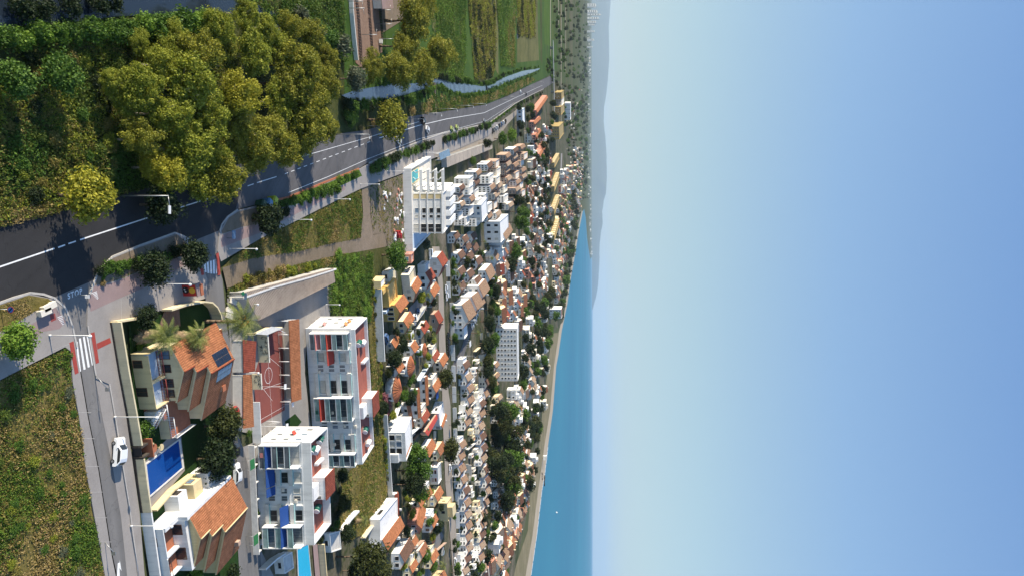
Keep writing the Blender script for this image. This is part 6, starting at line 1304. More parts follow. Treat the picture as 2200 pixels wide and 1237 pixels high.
# two files of small stepped row houses
RL1, RL2 = 'small white row house with tan roof in the file nearer the tan street', 'small white row house with tan roof in the second file behind the street'
for i in range(19):
    y = 782 + i * 24.5 + rnd.uniform(-2, 2); x = 996 + 8 * math.sin(i * .55) + rnd.uniform(-3, 3)
    if 925 < y < 940: continue
    vhouse(RL1, (x, y), (x + 11, y - 9), (x + 5, y + 11), x - 14, rnd.choice(['tile_tan', 'tile_brown', 'tile_pale', 'tile_tan']), 'white', .9, .5, (2.8, .0, .7, 2.9, 'white'), 'row houses nearer the street', 2, 2)
for i in range(20):
    y = 770 + i * 23.5 + rnd.uniform(-2, 2); x = 1036 + 7 * math.sin(i * .6 + 1) + rnd.uniform(-3, 3)
    vhouse(RL2, (x, y), (x + 10, y - 9), (x + 5, y + 10), x - 13, rnd.choice(['tile_tan', 'tile_brown', 'tile_pale', 'tile_tan']), rnd.choice(['white', 'white', 'off_white']), .9, .5, (2.8, .0, .7, 2.9, 'white'), 'row houses of the second file', 2, 2)
# the white tower block and the shore blocks
block('tall white apartment slab with rows of dark windows standing among the town trees', (1111, 705), (1112.5, 818), (1114, 693), 1066, 'white', 'white', 11, 6, .6, name='apartment_slab', cat='apartment block', sidewin=2, frame='white')
block('white shore tower with a red roof at the water edge', (1206, 664), (1206.5, 684), (1208, 657), 1180, 'white', 'tile_orange', 3, 4, .4, name='shore_tower', cat='apartment block')
for k, (a, b_, c, xb, w_, lab) in enumerate((((1201, 272), (1202, 300), (1211, 262), 1180, 'yellow_deep', 'large yellow apartment block with pale front beyond the pink rows'), ((1206, 199), (1206.5, 213), (1212, 194), 1191, 'yellow_deep', 'yellow apartment block at the far end, nearest the fields'), ((1207, 214), (1207, 228), (1212, 209), 1193, 'off_white', 'brown and white striped block between two yellow blocks'), ((1205, 230), (1205.5, 248), (1213, 223), 1190, 'yellow_deep', 'yellow apartment block next to the striped block'), ((1225, 222), (1225.5, 258), (1226.5, 219), 1213, 'white', 'pale grey slab block beyond the yellow blocks'))):
    block(lab, a, b_, c, xb, w_, w_, 4, 4, .8, name='apartment_block', cat='apartment block')
for (yb, ys, lab) in ((361, 326, 'long yellow terrace block, the one nearest the large yellow block'), (412, 367, 'long yellow terrace block, second from the large yellow block'), (461, 415, 'long yellow terrace block, third from the large yellow block'), (517, 465, 'long yellow terrace block closest to the sea'), ):
    r, f, W, D, h = block(lab, (1191, yb - 11), (1191.5, yb), (1202, ys + 4), 1181, 'yellow_deep', 'yellow_deep', 2, 3, .8, name='yellow_terrace', cat='apartment block', sidewin=0)
    b = MB()
    for i in range(9):
        for z in (.2, .5, .75): b.box(f, -1.2, -.02, D * (i + .15) / 9, D * (i + .8) / 9, h * z, h * z + h * .16)
    b.build('balconies', M['cream_pale'], r)
for a, c, d, xb, lab in (((1152, 237), (1175, 205), (1155, 243), 1140, 'long pink terrace with lit orange roof beside the far road'), ((1158, 331), (1175, 303), (1161, 338), 1146, 'long pink terrace with orange roof behind the garages'), ((1146, 262), (1160, 250), (1149, 268), 1136, 'pink row house with white end below the long pink terrace'), ((1150, 290), (1160, 276), (1153, 296), 1138, 'pink row house with white end in the middle of the pink rows')):
    vhouse(lab, a, c, d, xb, O_, 'pink_wall', 1.1, .5, win=2, floors=2, chim=False, name='pink_terrace')
block('white and blue low building at the end of the service road', (1122, 236), (1123, 266), (1127, 232), 1110, 'blue_wall', 'white', 3, 1)
# the flyover at the road's end
p, q = G(1188, 160, 5), G(1202, 158, 5); t = empty('flyover', (p.x, p.y, 0), 'grey concrete flyover crossing the far end of the main road', 'bridge'); b = MB(); a_ = Vector((p.x - 60, p.y, 0)); f = Fr(a_, (1, .35, 0), (0, 1, 0)); b.box(f, 0, 130, 0, 12, 4.4, 5.4); b.build('deck', M['grey_wall'], t)
for u in (10, 45, 80, 115): b = MB(); b.box(f, u, u + 2, 2, 10, 0, 4.4); b.build('pier', M['grey_wall'], t)
# rubble and debris on the waste ground
for i in range(46):
    x, y = rnd.choice([(rnd.uniform(822, 836), rnd.uniform(415, 450)), (rnd.uniform(845, 866), rnd.uniform(440, 530)), (rnd.uniform(852, 864), rnd.uniform(405, 440))]); g = G(x, y, -.1); b = MB(); n = 6; s = rnd.uniform(.25, .8)
    for _ in range(3):
        c = g + Vector((rnd.uniform(-.4, .4), rnd.uniform(-.4, .4), 0)); f = framer(c, rnd.random() * 3); k = s * rnd.uniform(.4, 1)
        P = [f.p(u * k * rnd.uniform(.6, 1.2), v * k * rnd.uniform(.6, 1.2), z * k * rnd.uniform(.5, 1)) for z in (0, 1) for u, v in ((-1, -1), (1, -1), (1, 1), (-1, 1))]
        for q in ((3, 2, 1, 0), (4, 5, 6, 7), (0, 1, 5, 4), (1, 2, 6, 5), (2, 3, 7, 6), (3, 0, 4, 7)): b.poly([P[i2] for i2 in q])
    b.build('rubble_heap', M[rnd.choice(['white', 'white_dirty', 'white', 'pink_wall'])], off=tuple(g), label='heap of pale building rubble dumped on the waste ground before the hotel', cat='rubble', group='rubble heaps before the hotel')
g = G(852, 502, -.1)
for i in range(4): f = framer(G(850 + i * 2.2, 497 + (i % 2) * 6, -.1), .3); b = MB(); b.box(f, 0, 1.8, 0, 1.0, 0, .9); b.box(f, .1, 1.7, .1, .9, .901, 1.0); b.build('brick_stack', M['panel_red'], off=tuple(f.O), label='stack of red bricks or pallets on the rubble before the hotel', cat='brick stack', group='red stacks on the rubble')
# boats, beach hut and people-sized things by the sea
g = G(1195, 1100, -.35); t = empty('boat', g, 'small white motor boat alone on the sea', 'boat'); b = MB(); n = 9; S_ = []
for i in range(n):
    s = i / (n - 1); w_ = 1.5 * (1 - max(0, (s - .45) / .55) ** 2); x = -4 + 8 * s; S_.append([Vector((g.x + x * .5, g.y + x * .86, g.z)) + Vector((.86, -.5, 0)) * (q * w_) + Vector((0, 0, z)) for q, z in ((-1, 1.0 + s * .5), (-.5, 0), (.5, 0), (1, 1.0 + s * .5))])
for i in range(n - 1):
    for j in range(3): b.poly([S_[i][j], S_[i + 1][j], S_[i + 1][j + 1], S_[i][j + 1]])
    b.poly([S_[i][0], S_[i][3], S_[i + 1][3], S_[i + 1][0]])
b.poly(S_[0]); b.build('hull', M['white'], t); b = MB(); f = Fr(g, (.86, -.5, 0), (.5, .86, 0)); b.box(f, -.9, .9, -1, 1.6, 1.1, 2.4); b.build('cabin', M['white'], t)
g = G(1165.5, 982, -.35); t = empty('lifeguard_hut', g, 'small white hut with a pole on the beach', 'beach hut'); f = framer(g, 0); b = MB(); b.box(f, -3, 3, -3, 3, 1.5, 6); b.build('cabin', M['white'], t); b = MB(); b.box(f, -3.4, 3.4, -3.4, 3.4, 6.01, 6.4); b.build('roof', M['white'], t)
for u in (-2.5, 2.5): b = MB(); b.box(f, u - .2, u + .2, -.2, .2, 0, 1.49); b.build('leg', M['white'], t)
def rocks(px, py, n, s, label):
    g = G(px, py, -.4); b = MB()
    for _ in range(n): b.ball(g + Vector((rnd.uniform(-6, 6), rnd.uniform(-3, 3), .3)) * 1, s * rnd.uniform(.6, 1.3), nu=7, nv=5, sq=(1.4, 1, .6))
    b.build('rock_groyne', M['dark_stone'], off=tuple(g), label=label, cat='rocks')
rocks(1169, 1031, 9, 1.8, 'dark rock groyne reaching into the sea from the beach'); rocks(1164, 1023, 5, 1.2, 'small dark rock pile on the beach above the groyne')

for i in range(34):
    y = 775 + i * 13.6 + rnd.uniform(-3, 3); x = rnd.choice([1006, 1012, 1018]) + rnd.uniform(-4, 4); hh = rnd.uniform(7, 12)
    block('low flat roofed annex between the two files of row houses', (x + hh, y), (x + hh, y + rnd.uniform(7, 12)), (x + hh + 4, y - 4), x, rnd.choice(['white', 'off_white', 'white_dirty', 'cream_pale']), rnd.choice(['roof_flat', 'off_white', 'terracotta_plain']), 1, 1, .4, 'annexes between the row houses', 'annex', sidewin=1)
for i in range(20):
    y = 780 + i * 23 + rnd.uniform(-3, 3); x = 1056 + rnd.uniform(-4, 4); hh = rnd.uniform(8, 14)
    vhouse('small house with tan roof in the third file before the pine wood', (x + hh, y), (x + hh + 7, y - 7), (x + hh + 4, y + 7), x, rnd.choice(['tile_tan', 'tile_pale', 'tile_orange']), rnd.choice(['white', 'off_white', 'cream_pale']), .9, .5, None, 'houses of the third file', 2, 2, chim=False)
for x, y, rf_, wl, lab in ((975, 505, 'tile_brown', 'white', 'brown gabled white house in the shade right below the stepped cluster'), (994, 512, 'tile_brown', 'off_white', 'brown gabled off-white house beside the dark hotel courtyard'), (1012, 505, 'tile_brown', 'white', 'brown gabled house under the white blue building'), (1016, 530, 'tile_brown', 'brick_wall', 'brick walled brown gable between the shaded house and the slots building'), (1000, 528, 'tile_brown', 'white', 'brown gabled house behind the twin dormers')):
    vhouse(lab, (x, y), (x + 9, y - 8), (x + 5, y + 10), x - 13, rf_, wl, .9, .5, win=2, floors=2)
for i in range(70):
    x, y = rnd.choice([(rnd.uniform(845, 940), rnd.uniform(600, 900)), (rnd.uniform(850, 945), rnd.uniform(900, 1237)), (rnd.uniform(970, 1060), rnd.uniform(540, 760)), (rnd.uniform(975, 1060), rnd.uniform(770, 1237))]); L = rnd.uniform(12, 26)
    if rnd.random() < .5: P = [(x, y), (x + rnd.uniform(-1, 2), y + L)]
    else: P = [(x, y), (x + L * .8, y - L * .7)]
    wallrun('yard_wall', 'low pale yard wall among the gardens of the town', P, rnd.uniform(1.0, 1.9), rnd.choice(['white', 'off_white', 'white_dirty', 'cream_pale', 'brick_wall']), .3, group='yard walls in the town')
for i, (x, y, c, lab) in enumerate(((870, 715, 'white', 'white parasol-like awning roof in the yellow house yard'), (905, 925, 'green_mat', 'green awning roof beside the black fence'), (926, 845, 'awning_blue', 'small blue awning roof by the blue shaded porch'), (1000, 735, 'white', 'white awning roof at the end of the tan terrace'), (918, 1160, 'awning_orange', 'orange awning roof beside the shaded drive'))):
    g = G(x, y, 0); t = empty('awning_roof', g, lab, 'awning'); f = framer(g, R(20)); b = MB(); b.slab([f.p(0, 0, 2.3), f.p(3.4, 0, 2.3), f.p(3.4, 3, 2.7), f.p(0, 3, 2.7)], .08); b.build('cover', M[c], t)
    for u in (.1, 3.3):
        for v in (.1, 2.9): b = MB(); b.tube(f.p(u, v, 0), f.p(u, v, 2.2 + v * .13), .05, n=5); b.build('post', M['metal_white'], t)

wallrun('yard_wall', 'white angled wall at the foot of the overgrown strip, upper piece', [(727, 1142), (742, 1116), (760, 1097)], 1.8, 'white', .5)
block('white L shaped garden annex behind the turquoise pool', (708, 1146), (712, 1186), (730, 1140), 690, 'white', 'roof_flat', 1, 1, .3, name='annex')
wallrun('yard_wall', 'grey white wall between alley and turquoise pool, at the picture bottom', [(556, 1222), (580, 1200), (600, 1188)], 1.6, 'white_dirty', .35, 'white')
block('white flat roofed pool house at the picture bottom beside the turquoise pool', (608, 1196), (612, 1232), (628, 1184), 590, 'white', 'roof_flat', 1, 1, .3, name='pool_house')
wallrun('yard_wall', 'cream wall beside the pink paving of the turquoise pool', [(684, 1168), (692, 1262)], 1.6, 'cream_pale', .4, 'cream')
for i, (x, y) in enumerate(((560, 1150), (553, 1100), (548, 1000), (536, 930))):
    bush(x, y, 8, 'leaf_green', ('green plant in the front yard of the blue-awning block, lower end', 'green plant in the front yard of the blue-awning block, middle', 'green plant at the yard wall near the parked white car', 'green plant by the low orange roofed building end')[i], name='yard_plant')

for i, (x, y) in enumerate(((905, 705), (928, 765), (842, 735), (930, 830), (945, 775), (862, 950), (898, 1075), (912, 1062), (934, 1062), (880, 1165), (902, 1182), (925, 1195), (842, 1130), (880, 1215), (940, 965), (905, 895), (868, 690), (925, 625))):
    d = rnd.uniform(.85, 1.15); vhouse('small white house with an orange roof squeezed among the gardens of the orange quarter', (x, y), (x + 12 * d, y - 18 * d), (x + 6 * d, y + 17 * d), x - 14 * d, rnd.choice(['tile_orange', 'tile_terra', 'tile_red', 'tile_orange']), rnd.choice(['white', 'off_white', 'cream_pale']), .9, .5, (3.5, 0, .8, 2.4, 'off_white') if i % 2 else None, 'small houses of the orange quarter', 2, 1)
b = MB()
r = bpy.data.objects['white_hotel']
for k in range(4): b = MB(); b.box(f2, W2 * (.06 + .24 * k), W2 * (.2 + .24 * k), D2 * .4, D2 * .95, h2 - .59, h2 + 1.4); b.build('roof_cabin', M['white'], r)
for k in range(2): b = MB(); b.box(f2, W2 * .1 + k * 3, W2 * .8 - k * 5, D2 + 1.6 + k * 5, D2 + 6.5 + k * 5, 0, h2 * (.78 - .2 * k)); b.build('stepped_wing', M['white'], r)
# ------------------------------------------------------------------ the town farther off: small houses and trees, each its own object
def proto_house(W, D, h, roof, wall, kind, fl):
    fr = Fr((0, 0, 0), (1, 0, 0), (0, 1, 0)); root = empty('town_house', (0, 0, 0), 'x', 'house')
    if kind == 'flat':
        b = MB(); b.box(fr, 0, W, 0, D, -.4, h, 0, 1); parapet(b, fr, 0, W, 0, D, h, h + .6, .2); b.box(fr, W * .55, W * .95, D * .4, D * .9, h + .01, h + 2.2, 0, 0); b.build('wall', [M[wall], M['off_white']], root)
    else:
        wallbox(fr, W, D, -.4, h - .05, wall, root); gable(fr, 0, W, 0, D, h, (W if kind == 'v' else D) * .25, roof, root, wall, along=kind, over=.3)
        b = MB(); b.box(fr, W * .7, W * .7 + .8, D * .6, D * .6 + .8, h, h + W * .25 + .6); b.build('chimney', M[wall], root)
        b = MB(); b.box(fr, -3, -.02, D * .1, D * .8, -.4, h * .6, 0, 1); b.build('side_wing', [M[wall], M['off_white']], root)
    facade(fr, .3, W - .3, .2, h, root, v=-.01, n=3 if W > 9 else 2, floors=fl)
    b = MB(); b.box(fr, 0, W, -1.5, -.02, h * .45, h * .5); b.box(fr, 0, W, -1.5, -1.35, h * .5, h * .5 + .8); b.build('balcony', M['white'], root)
    return root
HP = []
for (W, D, h, rf_, wl, k, fl) in ((9, 10, 5.5, 'tile_tan', 'white', 'v', 2), (8, 9, 5.5, 'tile_terra', 'white', 'v', 2), (10, 9, 4.5, 'tile_brown', 'white', 'u', 1), (11, 10, 6, 'tile_pale', 'off_white', 'v', 2), (9, 9, 6, '', 'white', 'flat', 2), (12, 9, 5.5, 'tile_terra', 'cream_pale', 'u', 2), (8, 11, 5, 'tile_tan', 'pink_wall', 'v', 2), (13, 10, 7, '', 'off_white', 'flat', 2), (9, 8, 5, 'tile_red', 'white', 'v', 2), (10, 10, 6, 'tile_brown', 'off_white', 'v', 2)):
    HP.append([proto_house(W, D, h, rf_, wl, k, fl), 0, {'tile_tan': 'tan roofed', 'tile_terra': 'terracotta roofed', 'tile_brown': 'brown roofed', 'tile_pale': 'pale tan roofed', 'tile_red': 'dark red roofed', '': 'flat roofed'}[rf_] + ' ' + {'white': 'white', 'off_white': 'off-white', 'cream_pale': 'cream', 'pink_wall': 'pink'}[wl]])
def far_house(px, py, s, zone, ids):
    h = HP[rnd.choice(ids)]; o = h[0] if not h[1] else copy_tree(h[0]); h[1] += 1; o.location = G(px, py, -.1); o.rotation_euler.z = R(20) + rnd.uniform(-.22, .22) + (math.pi / 2 if rnd.random() < .2 else 0); o.scale = (s, s, s * rnd.uniform(.85, 1.2)); tag(o, 'small ' + h[2] + ' house ' + zone, 'house', h[2] + ' houses ' + zone)
ZONES = [
    ('in the leafy quarter behind the brown gables', [(1040, 520), (1110, 500), (1120, 560), (1110, 690), (1062, 690), (1050, 610)], 15, 34, [0, 1, 2, 4, 5, 8]),
    ('between the tall white slab and the beach', [(1118, 690), (1165, 640), (1172, 800), (1160, 870), (1118, 850)], 13, 32, [0, 1, 4, 7, 3]),
    ('behind the second row house file', [(1085, 830), (1150, 850), (1140, 960), (1095, 960), (1075, 870)], 16, 22, [0, 3, 1, 4]),
    ('at the lower beach front', [(1110, 965), (1148, 965), (1125, 1070), (1100, 1150), (1075, 1240), (1040, 1240), (1068, 1060)], 13, 56, [0, 1, 3, 5, 6, 4, 1]),
    ('among trees before the long yellow terraces', [(1130, 360), (1175, 350), (1178, 520), (1165, 640), (1120, 560), (1128, 440)], 11, 70, [0, 6, 8, 4, 9, 9, 2]),
    ('between the pink rows and the yellow blocks', [(1125, 285), (1178, 260), (1178, 345), (1135, 340)], 12, 16, [6, 9, 8, 4, 6]),
    ('in the strip before the shore wood', [(1203, 360), (1228, 350), (1228, 470), (1208, 560), (1196, 640), (1180, 640), (1186, 530)], 6, 120, [0, 3, 4, 6, 7, 9]),
    ('far off toward the harbour plain', [(1230, 310), (1252, 320), (1248, 440), (1236, 480), (1232, 420)], 4, 90, [4, 7, 3, 0])]
PLACED = []
def distant_houses(P, n, gap, sc_):
    b = MB(); x0, x1 = min(p[0] for p in P), max(p[0] for p in P); y0, y1 = min(p[1] for p in P), max(p[1] for p in P); k = 0
    for _ in range(n * 20):
        x, y = rnd.uniform(x0, x1), rnd.uniform(y0, y1)
        if not inpoly(x, y, P): continue
        k += 1; W, D, h = rnd.uniform(7, 13) * sc_, rnd.uniform(8, 12) * sc_, rnd.uniform(4, 8) * sc_; f = framer(G(x, y, -.2), R(20) + rnd.uniform(-.3, .3)); wm, rm = rnd.choice([0, 0, 1, 2, 3]), rnd.choice([4, 5, 6, 1]); b.box(f, 0, W, 0, D, 0, h, wm, 1)
        if rm != 1:
            r_ = W * .25; b.poly([f.p(-.3, -.3, h), f.p(W / 2, -.3, h + r_), f.p(W / 2, D + .3, h + r_), f.p(-.3, D + .3, h)][::-1], rm); b.poly([f.p(W + .3, -.3, h), f.p(W / 2, -.3, h + r_), f.p(W / 2, D + .3, h + r_), f.p(W + .3, D + .3, h)], rm); b.poly([f.p(0, -.01, h), f.p(W, -.01, h), f.p(W / 2, -.01, h + r_)], wm)
        for i in range(2): b.box(f, W * (.15 + .45 * i), W * (.35 + .45 * i), -.1, -.01, h * .3, h * .65, 7)
        if k >= n: break
    return b.build('distant_houses', [M['white'], M['off_white'], M['cream_pale'], M['pink_wall'], M['tile_tan'], M['tile_terra'], M['tile_brown'], M['glass_dark']], kind='stuff')
for zone, P, gap, n, ids in ZONES[6:]: distant_houses(P, int(n * 1.8), gap, 1.15)
distant_houses([(1120, 350), (1178, 345), (1180, 520), (1166, 640), (1122, 640)], 46, 6, .8)
for zone, P, gap, n, ids in ZONES[:6]:
    x0, x1 = min(p[0] for p in P), max(p[0] for p in P); y0, y1 = min(p[1] for p in P), max(p[1] for p in P); k = 0
    for _ in range(n * 30):
        x, y = rnd.uniform(x0, x1), rnd.uniform(y0, y1)
        if not inpoly(x, y, P) or any(abs(x - a) < gap * .75 and abs(y - b_) < gap for a, b_ in PLACED[-120:]): continue
        PLACED.append((x, y)); far_house(x, y, 1.0 if x < 1180 else 1.15, zone, ids); k += 1
        if k >= n: break
for h in HP:
    if not h[1]: h[0].location = G(1150, 600); tag(h[0], 'small ' + h[2] + ' house in the middle of the town', 'house')
# trees of the town
def grove(P, n, r, kinds, mats, label, group, gap=.8):
    x0, x1 = min(p[0] for p in P), max(p[0] for p in P); y0, y1 = min(p[1] for p in P), max(p[1] for p in P); k = 0
    for _ in range(n * 40):
        x, y = rnd.uniform(x0, x1), rnd.uniform(y0, y1)
        if not inpoly(x, y, P): continue
        tree(rnd.choice(kinds), x, y, r * rnd.uniform(.65, 1.2), rnd.choice(mats), label, group, zs=rnd.uniform(.85, 1.25)); k += 1
        if k >= n: break
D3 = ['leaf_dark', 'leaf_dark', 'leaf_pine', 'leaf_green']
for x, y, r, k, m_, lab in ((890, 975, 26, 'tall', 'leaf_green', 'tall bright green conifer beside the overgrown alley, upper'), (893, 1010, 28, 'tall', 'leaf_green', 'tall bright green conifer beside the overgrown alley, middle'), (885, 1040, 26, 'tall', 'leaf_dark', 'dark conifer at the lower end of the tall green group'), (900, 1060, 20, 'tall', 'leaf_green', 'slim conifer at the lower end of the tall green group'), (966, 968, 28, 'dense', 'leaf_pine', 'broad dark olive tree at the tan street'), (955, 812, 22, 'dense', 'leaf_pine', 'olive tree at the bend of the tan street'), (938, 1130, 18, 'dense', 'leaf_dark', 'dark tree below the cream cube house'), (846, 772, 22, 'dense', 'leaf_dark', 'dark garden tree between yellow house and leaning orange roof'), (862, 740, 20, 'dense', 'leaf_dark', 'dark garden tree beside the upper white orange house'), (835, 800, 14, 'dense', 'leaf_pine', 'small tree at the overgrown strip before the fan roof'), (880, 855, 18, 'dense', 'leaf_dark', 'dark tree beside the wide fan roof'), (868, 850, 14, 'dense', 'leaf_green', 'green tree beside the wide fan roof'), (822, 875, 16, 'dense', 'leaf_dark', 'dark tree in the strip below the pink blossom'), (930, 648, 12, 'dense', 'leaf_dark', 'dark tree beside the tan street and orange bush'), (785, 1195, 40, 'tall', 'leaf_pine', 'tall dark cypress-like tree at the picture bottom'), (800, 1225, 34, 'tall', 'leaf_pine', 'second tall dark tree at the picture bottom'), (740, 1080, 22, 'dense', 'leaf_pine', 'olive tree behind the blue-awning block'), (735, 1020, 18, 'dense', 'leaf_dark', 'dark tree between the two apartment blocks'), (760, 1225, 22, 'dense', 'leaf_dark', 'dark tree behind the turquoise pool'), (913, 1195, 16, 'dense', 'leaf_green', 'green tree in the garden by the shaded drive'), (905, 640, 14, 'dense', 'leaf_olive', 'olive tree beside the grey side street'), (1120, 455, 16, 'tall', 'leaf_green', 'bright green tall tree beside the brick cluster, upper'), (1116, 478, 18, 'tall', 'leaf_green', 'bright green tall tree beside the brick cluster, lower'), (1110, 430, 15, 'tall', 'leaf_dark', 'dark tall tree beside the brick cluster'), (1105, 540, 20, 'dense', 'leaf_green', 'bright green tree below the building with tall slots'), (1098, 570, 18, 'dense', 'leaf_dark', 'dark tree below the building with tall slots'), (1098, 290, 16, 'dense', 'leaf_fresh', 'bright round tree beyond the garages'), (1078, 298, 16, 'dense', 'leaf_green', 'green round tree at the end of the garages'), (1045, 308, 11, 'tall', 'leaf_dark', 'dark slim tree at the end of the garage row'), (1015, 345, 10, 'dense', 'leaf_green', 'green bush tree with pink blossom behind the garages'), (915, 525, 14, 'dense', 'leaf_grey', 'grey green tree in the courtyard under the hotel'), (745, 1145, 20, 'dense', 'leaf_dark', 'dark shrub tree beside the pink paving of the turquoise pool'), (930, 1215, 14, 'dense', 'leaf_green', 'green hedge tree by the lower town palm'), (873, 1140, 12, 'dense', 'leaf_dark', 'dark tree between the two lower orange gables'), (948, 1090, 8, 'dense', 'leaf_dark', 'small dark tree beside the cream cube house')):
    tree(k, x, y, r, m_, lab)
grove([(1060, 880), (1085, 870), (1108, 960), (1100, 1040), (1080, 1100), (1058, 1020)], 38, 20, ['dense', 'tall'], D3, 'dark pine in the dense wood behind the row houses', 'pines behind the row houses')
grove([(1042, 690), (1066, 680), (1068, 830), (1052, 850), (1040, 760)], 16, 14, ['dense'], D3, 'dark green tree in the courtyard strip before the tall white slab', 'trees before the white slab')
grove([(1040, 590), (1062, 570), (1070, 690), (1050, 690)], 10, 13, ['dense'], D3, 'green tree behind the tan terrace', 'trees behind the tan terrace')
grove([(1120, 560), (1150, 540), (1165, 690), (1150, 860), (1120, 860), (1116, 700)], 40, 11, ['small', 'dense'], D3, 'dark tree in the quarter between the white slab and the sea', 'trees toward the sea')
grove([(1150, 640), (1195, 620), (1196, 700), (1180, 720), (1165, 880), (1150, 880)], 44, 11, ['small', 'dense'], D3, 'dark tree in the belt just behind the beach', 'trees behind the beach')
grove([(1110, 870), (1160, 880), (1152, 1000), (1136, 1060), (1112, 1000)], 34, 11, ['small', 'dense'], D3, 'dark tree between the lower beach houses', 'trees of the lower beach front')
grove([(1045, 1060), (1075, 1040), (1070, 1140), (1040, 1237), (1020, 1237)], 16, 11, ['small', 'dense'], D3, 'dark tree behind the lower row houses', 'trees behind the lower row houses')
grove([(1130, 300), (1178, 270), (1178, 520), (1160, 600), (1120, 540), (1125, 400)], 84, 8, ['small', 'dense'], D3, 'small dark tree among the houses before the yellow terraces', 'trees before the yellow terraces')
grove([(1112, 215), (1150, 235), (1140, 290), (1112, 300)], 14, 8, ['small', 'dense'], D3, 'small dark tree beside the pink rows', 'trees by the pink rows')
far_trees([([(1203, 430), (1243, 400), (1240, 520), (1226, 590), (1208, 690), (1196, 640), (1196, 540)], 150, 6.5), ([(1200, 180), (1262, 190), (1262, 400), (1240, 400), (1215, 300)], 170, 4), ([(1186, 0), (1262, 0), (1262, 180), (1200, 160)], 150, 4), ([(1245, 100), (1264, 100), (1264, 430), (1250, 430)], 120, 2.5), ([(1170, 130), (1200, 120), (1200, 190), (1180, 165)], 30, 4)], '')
grove([(972, 560), (978, 640), (985, 760), (975, 760), (968, 640)], 10, 8, ['small'], ['leaf_green', 'leaf_dark'], 'small courtyard tree along the tan street', 'courtyard trees')
grove([(972, 860), (985, 870), (985, 1237), (976, 1237)], 14, 8, ['small'], ['leaf_green', 'leaf_dark'], 'small front garden tree of the row houses', 'front garden trees')
hedge([(826, 845), (836, 880), (830, 895)], 5, 8, ['leaf_pink'], 'pink flowering oleander at the overgrown strip', 'pink oleanders', 'oleander', 3)
for i, (x, y, h_, L) in enumerate(((858, 700, 4, 2.6), (905, 635, 3.5, 2.2), (916, 722, 3.5, 2.4), (965, 575, 4, 2.2), (968, 590, 4, 2.2), (970, 610, 4, 2.2), (985, 720, 4, 2.4), (1012, 715, 5, 2.8), (1028, 745, 5, 2.8), (1020, 780, 4, 2.6), (933, 1215, 4.5, 3.6), (882, 1060, 4, 2.4), (980, 900, 4, 2.2), (1035, 350, 4.5, 2.6), (1042, 555, 5, 3), (1030, 520, 4, 2.6))):
    palm('town_palm', ('small palm ' + ('in the yellow house garden', 'beside the grey side street', 'by the low red brown roof', 'in the courtyards under the hotel, upper', 'in the courtyards under the hotel, middle', 'in the courtyards under the hotel, lower', 'at the end of the tan terrace', 'in the asphalt street turning', 'beside the first row houses', 'between the two row house files', 'at the lower town street with broad crown', 'beside the pink trimmed conifers', 'in the row house gardens', 'on the terrace behind the garages', 'among the brown gables', 'below the white slots building')[i]), G(x, y, 0), h_, L, 22, 'leaf_palm', tr=.2)
g = G(762, 1118, 0); palm('fan_palm', 'leaning shaggy palm on the overgrown strip behind the apartments', g, 3.2, 2.4, 26, 'leaf_palm', skirt=40)
# white garden walls with openings along the tan street
for i in range(15):
    y0 = 560 + i * 45; f = lambda y: 962 + (y - 560) * .028 - (6 if y < 640 else 0); wallrun('street_wall', 'white garden wall piece with gate along the tan street', [(f(y0) + 2, y0), (f(y0 + 34) + 2, y0 + 34)], 1.9, 'white', .4, group='white walls along the tan street')
# far white towers and the pale harbour town under the hills
for i, (x0, y, hh, w_) in enumerate(((1268, 22, 15, 10), (1268, 30, 22, 6), (1268, 37, 18, 8), (1268, 45, 12, 9), (1267, 66, 10, 6), (1267, 84, 9, 7), (1266, 100, 7, 5), (1268, 8, 12, 12), (1268, 52, 9, 5))):
    xx = 1262.0; f = Fr(G(xx, y, 0), (1, 0, 0), (0, 1, 0)); Y = f.O.y; W = w_ * Y / F * .55; h = hgt(xx, x0 + hh); t = empty('tower_block', f.O, 'white high-rise tower on the far horizon under the hills', 'tower block', 'towers on the horizon'); b = MB(); b.box(f, 0, W, 0, W, 0, h); b.box(f, W * .3, W * .7, W * .3, W * .7, h + .01, h * 1.06); b.build('wall', M['white'], t)
    for k in range(1, 5): b = MB(); b.box(f, W * .08, W * .92, -.8, -.1, h * k / 5, h * k / 5 + h * .05); b.build('window_band', M['glass_grey'], t)
for i in range(110):
    y = rnd.uniform(60, 548); x = 1262 + rnd.uniform(0, 6) * (1 if y < 440 else .6) + (3 if y > 430 else 0) + max(0, (y - 470) * .035); f = framer(G(x, y, -.3), rnd.uniform(-.3, .3)); s = f.O.y / F; W = s * rnd.uniform(1.5, 3.5); b = MB(); b.box(f, 0, W, 0, W * .8, 0, s * rnd.uniform(.8, 2.4)); b.box(f, W * .2, W * .6, W * .2, W * .6, 0, s * 2.6)
    b.build('harbour_building', M[rnd.choice(['white', 'off_white', 'grey_wall'])], off=tuple(f.O), label='pale building in the far harbour town beneath the hills', cat='building', group='far harbour buildings')

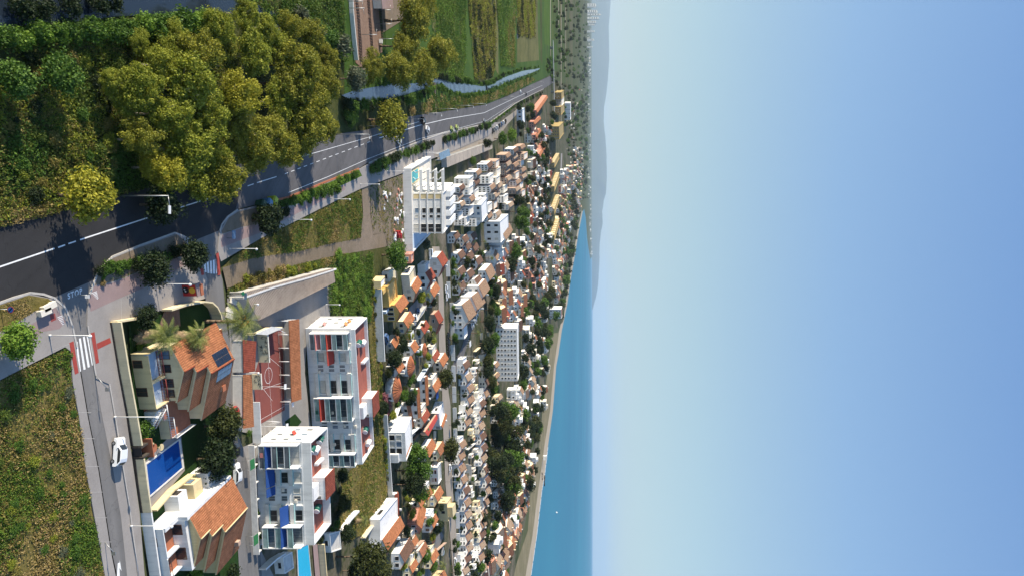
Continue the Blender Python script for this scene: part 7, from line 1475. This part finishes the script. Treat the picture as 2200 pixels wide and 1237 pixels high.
grove([(826, 720), (850, 700), (900, 650), (925, 640), (940, 700), (920, 790), (860, 900), (830, 900)], 30, 9, ['small', 'dense'], ['leaf_dark', 'leaf_green', 'leaf_pine', 'leaf_olive'], 'garden tree among the orange roofed houses', 'garden trees of the orange roofs')
grove([(845, 1000), (930, 940), (945, 1000), (945, 1130), (920, 1237), (850, 1237), (880, 1100)], 36, 9, ['small', 'dense'], ['leaf_dark', 'leaf_green', 'leaf_pine', 'leaf_olive'], 'garden tree among the lower orange roofed houses', 'garden trees of the lower roofs')
grove([(968, 500), (1060, 490), (1060, 600), (1040, 640), (975, 640)], 26, 9, ['small', 'dense'], D3, 'dark garden tree among the brown gables', 'garden trees of the brown gables')
grove([(985, 770), (1060, 760), (1062, 1237), (990, 1237)], 44, 7, ['small'], ['leaf_dark', 'leaf_green', 'leaf_pine'], 'little garden tree between the row houses', 'garden trees of the row houses')
grove([(960, 470), (1040, 480), (1060, 350), (1100, 320), (1110, 440), (1040, 470)], 20, 6, ['small'], D3, 'small dark tree in the stepped clusters', 'trees of the stepped clusters')
hedge([(690, 1165), (720, 1120), (738, 1085), (726, 1050)], 9, 10, ['leaf_dark', 'leaf_green'], 'dark garden shrub behind the blue-awning block', 'shrubs behind the blue-awning block', jit=5)
for i in range(190):
    y = rnd.uniform(190, 470); x = rnd.uniform(1216, 1256)
    if x > 1250 - max(0, y - 380) * .15 or rnd.random() > .35 + (y - 190) / 350: continue
    f = framer(G(x, y, -.3), rnd.uniform(-.3, .3)); s_ = f.O.y / F; W = s_ * rnd.uniform(2, 4); h = s_ * rnd.uniform(1.2, 3); b = MB(); b.box(f, 0, W, 0, W * .9, 0, h, 0, 1); b.box(f, W * .2, W * .6, W * .2, W * .6, h + .01, h * 1.35, 0, 1)
    b.build('plain_house', [M[rnd.choice(['white', 'off_white', 'grey_wall', 'cream_pale', 'pink_wall'])], M[rnd.choice(['roof_flat', 'terracotta_plain', 'off_white'])]], off=tuple(f.O), label='tiny pale house in the hazy built-up plain between yellow blocks and harbour', cat='house', group='houses of the hazy plain')

grove([(1090, 1060), (1135, 1060), (1100, 1180), (1085, 1240), (1060, 1240)], 22, 9, ['small', 'dense'], D3, 'dark tree among the roofs of the lowest beach front', 'trees of the lowest beach front')

grove([(1170, 322), (1182, 318), (1182, 520), (1170, 520)], 26, 7, ['small'], D3, 'small dark tree right in front of the long yellow terraces', 'trees in front of the yellow terraces')
grove([(1182, 195), (1192, 192), (1192, 300), (1180, 310)], 12, 6, ['small'], D3, 'small dark tree before the yellow apartment blocks', 'trees before the yellow blocks')
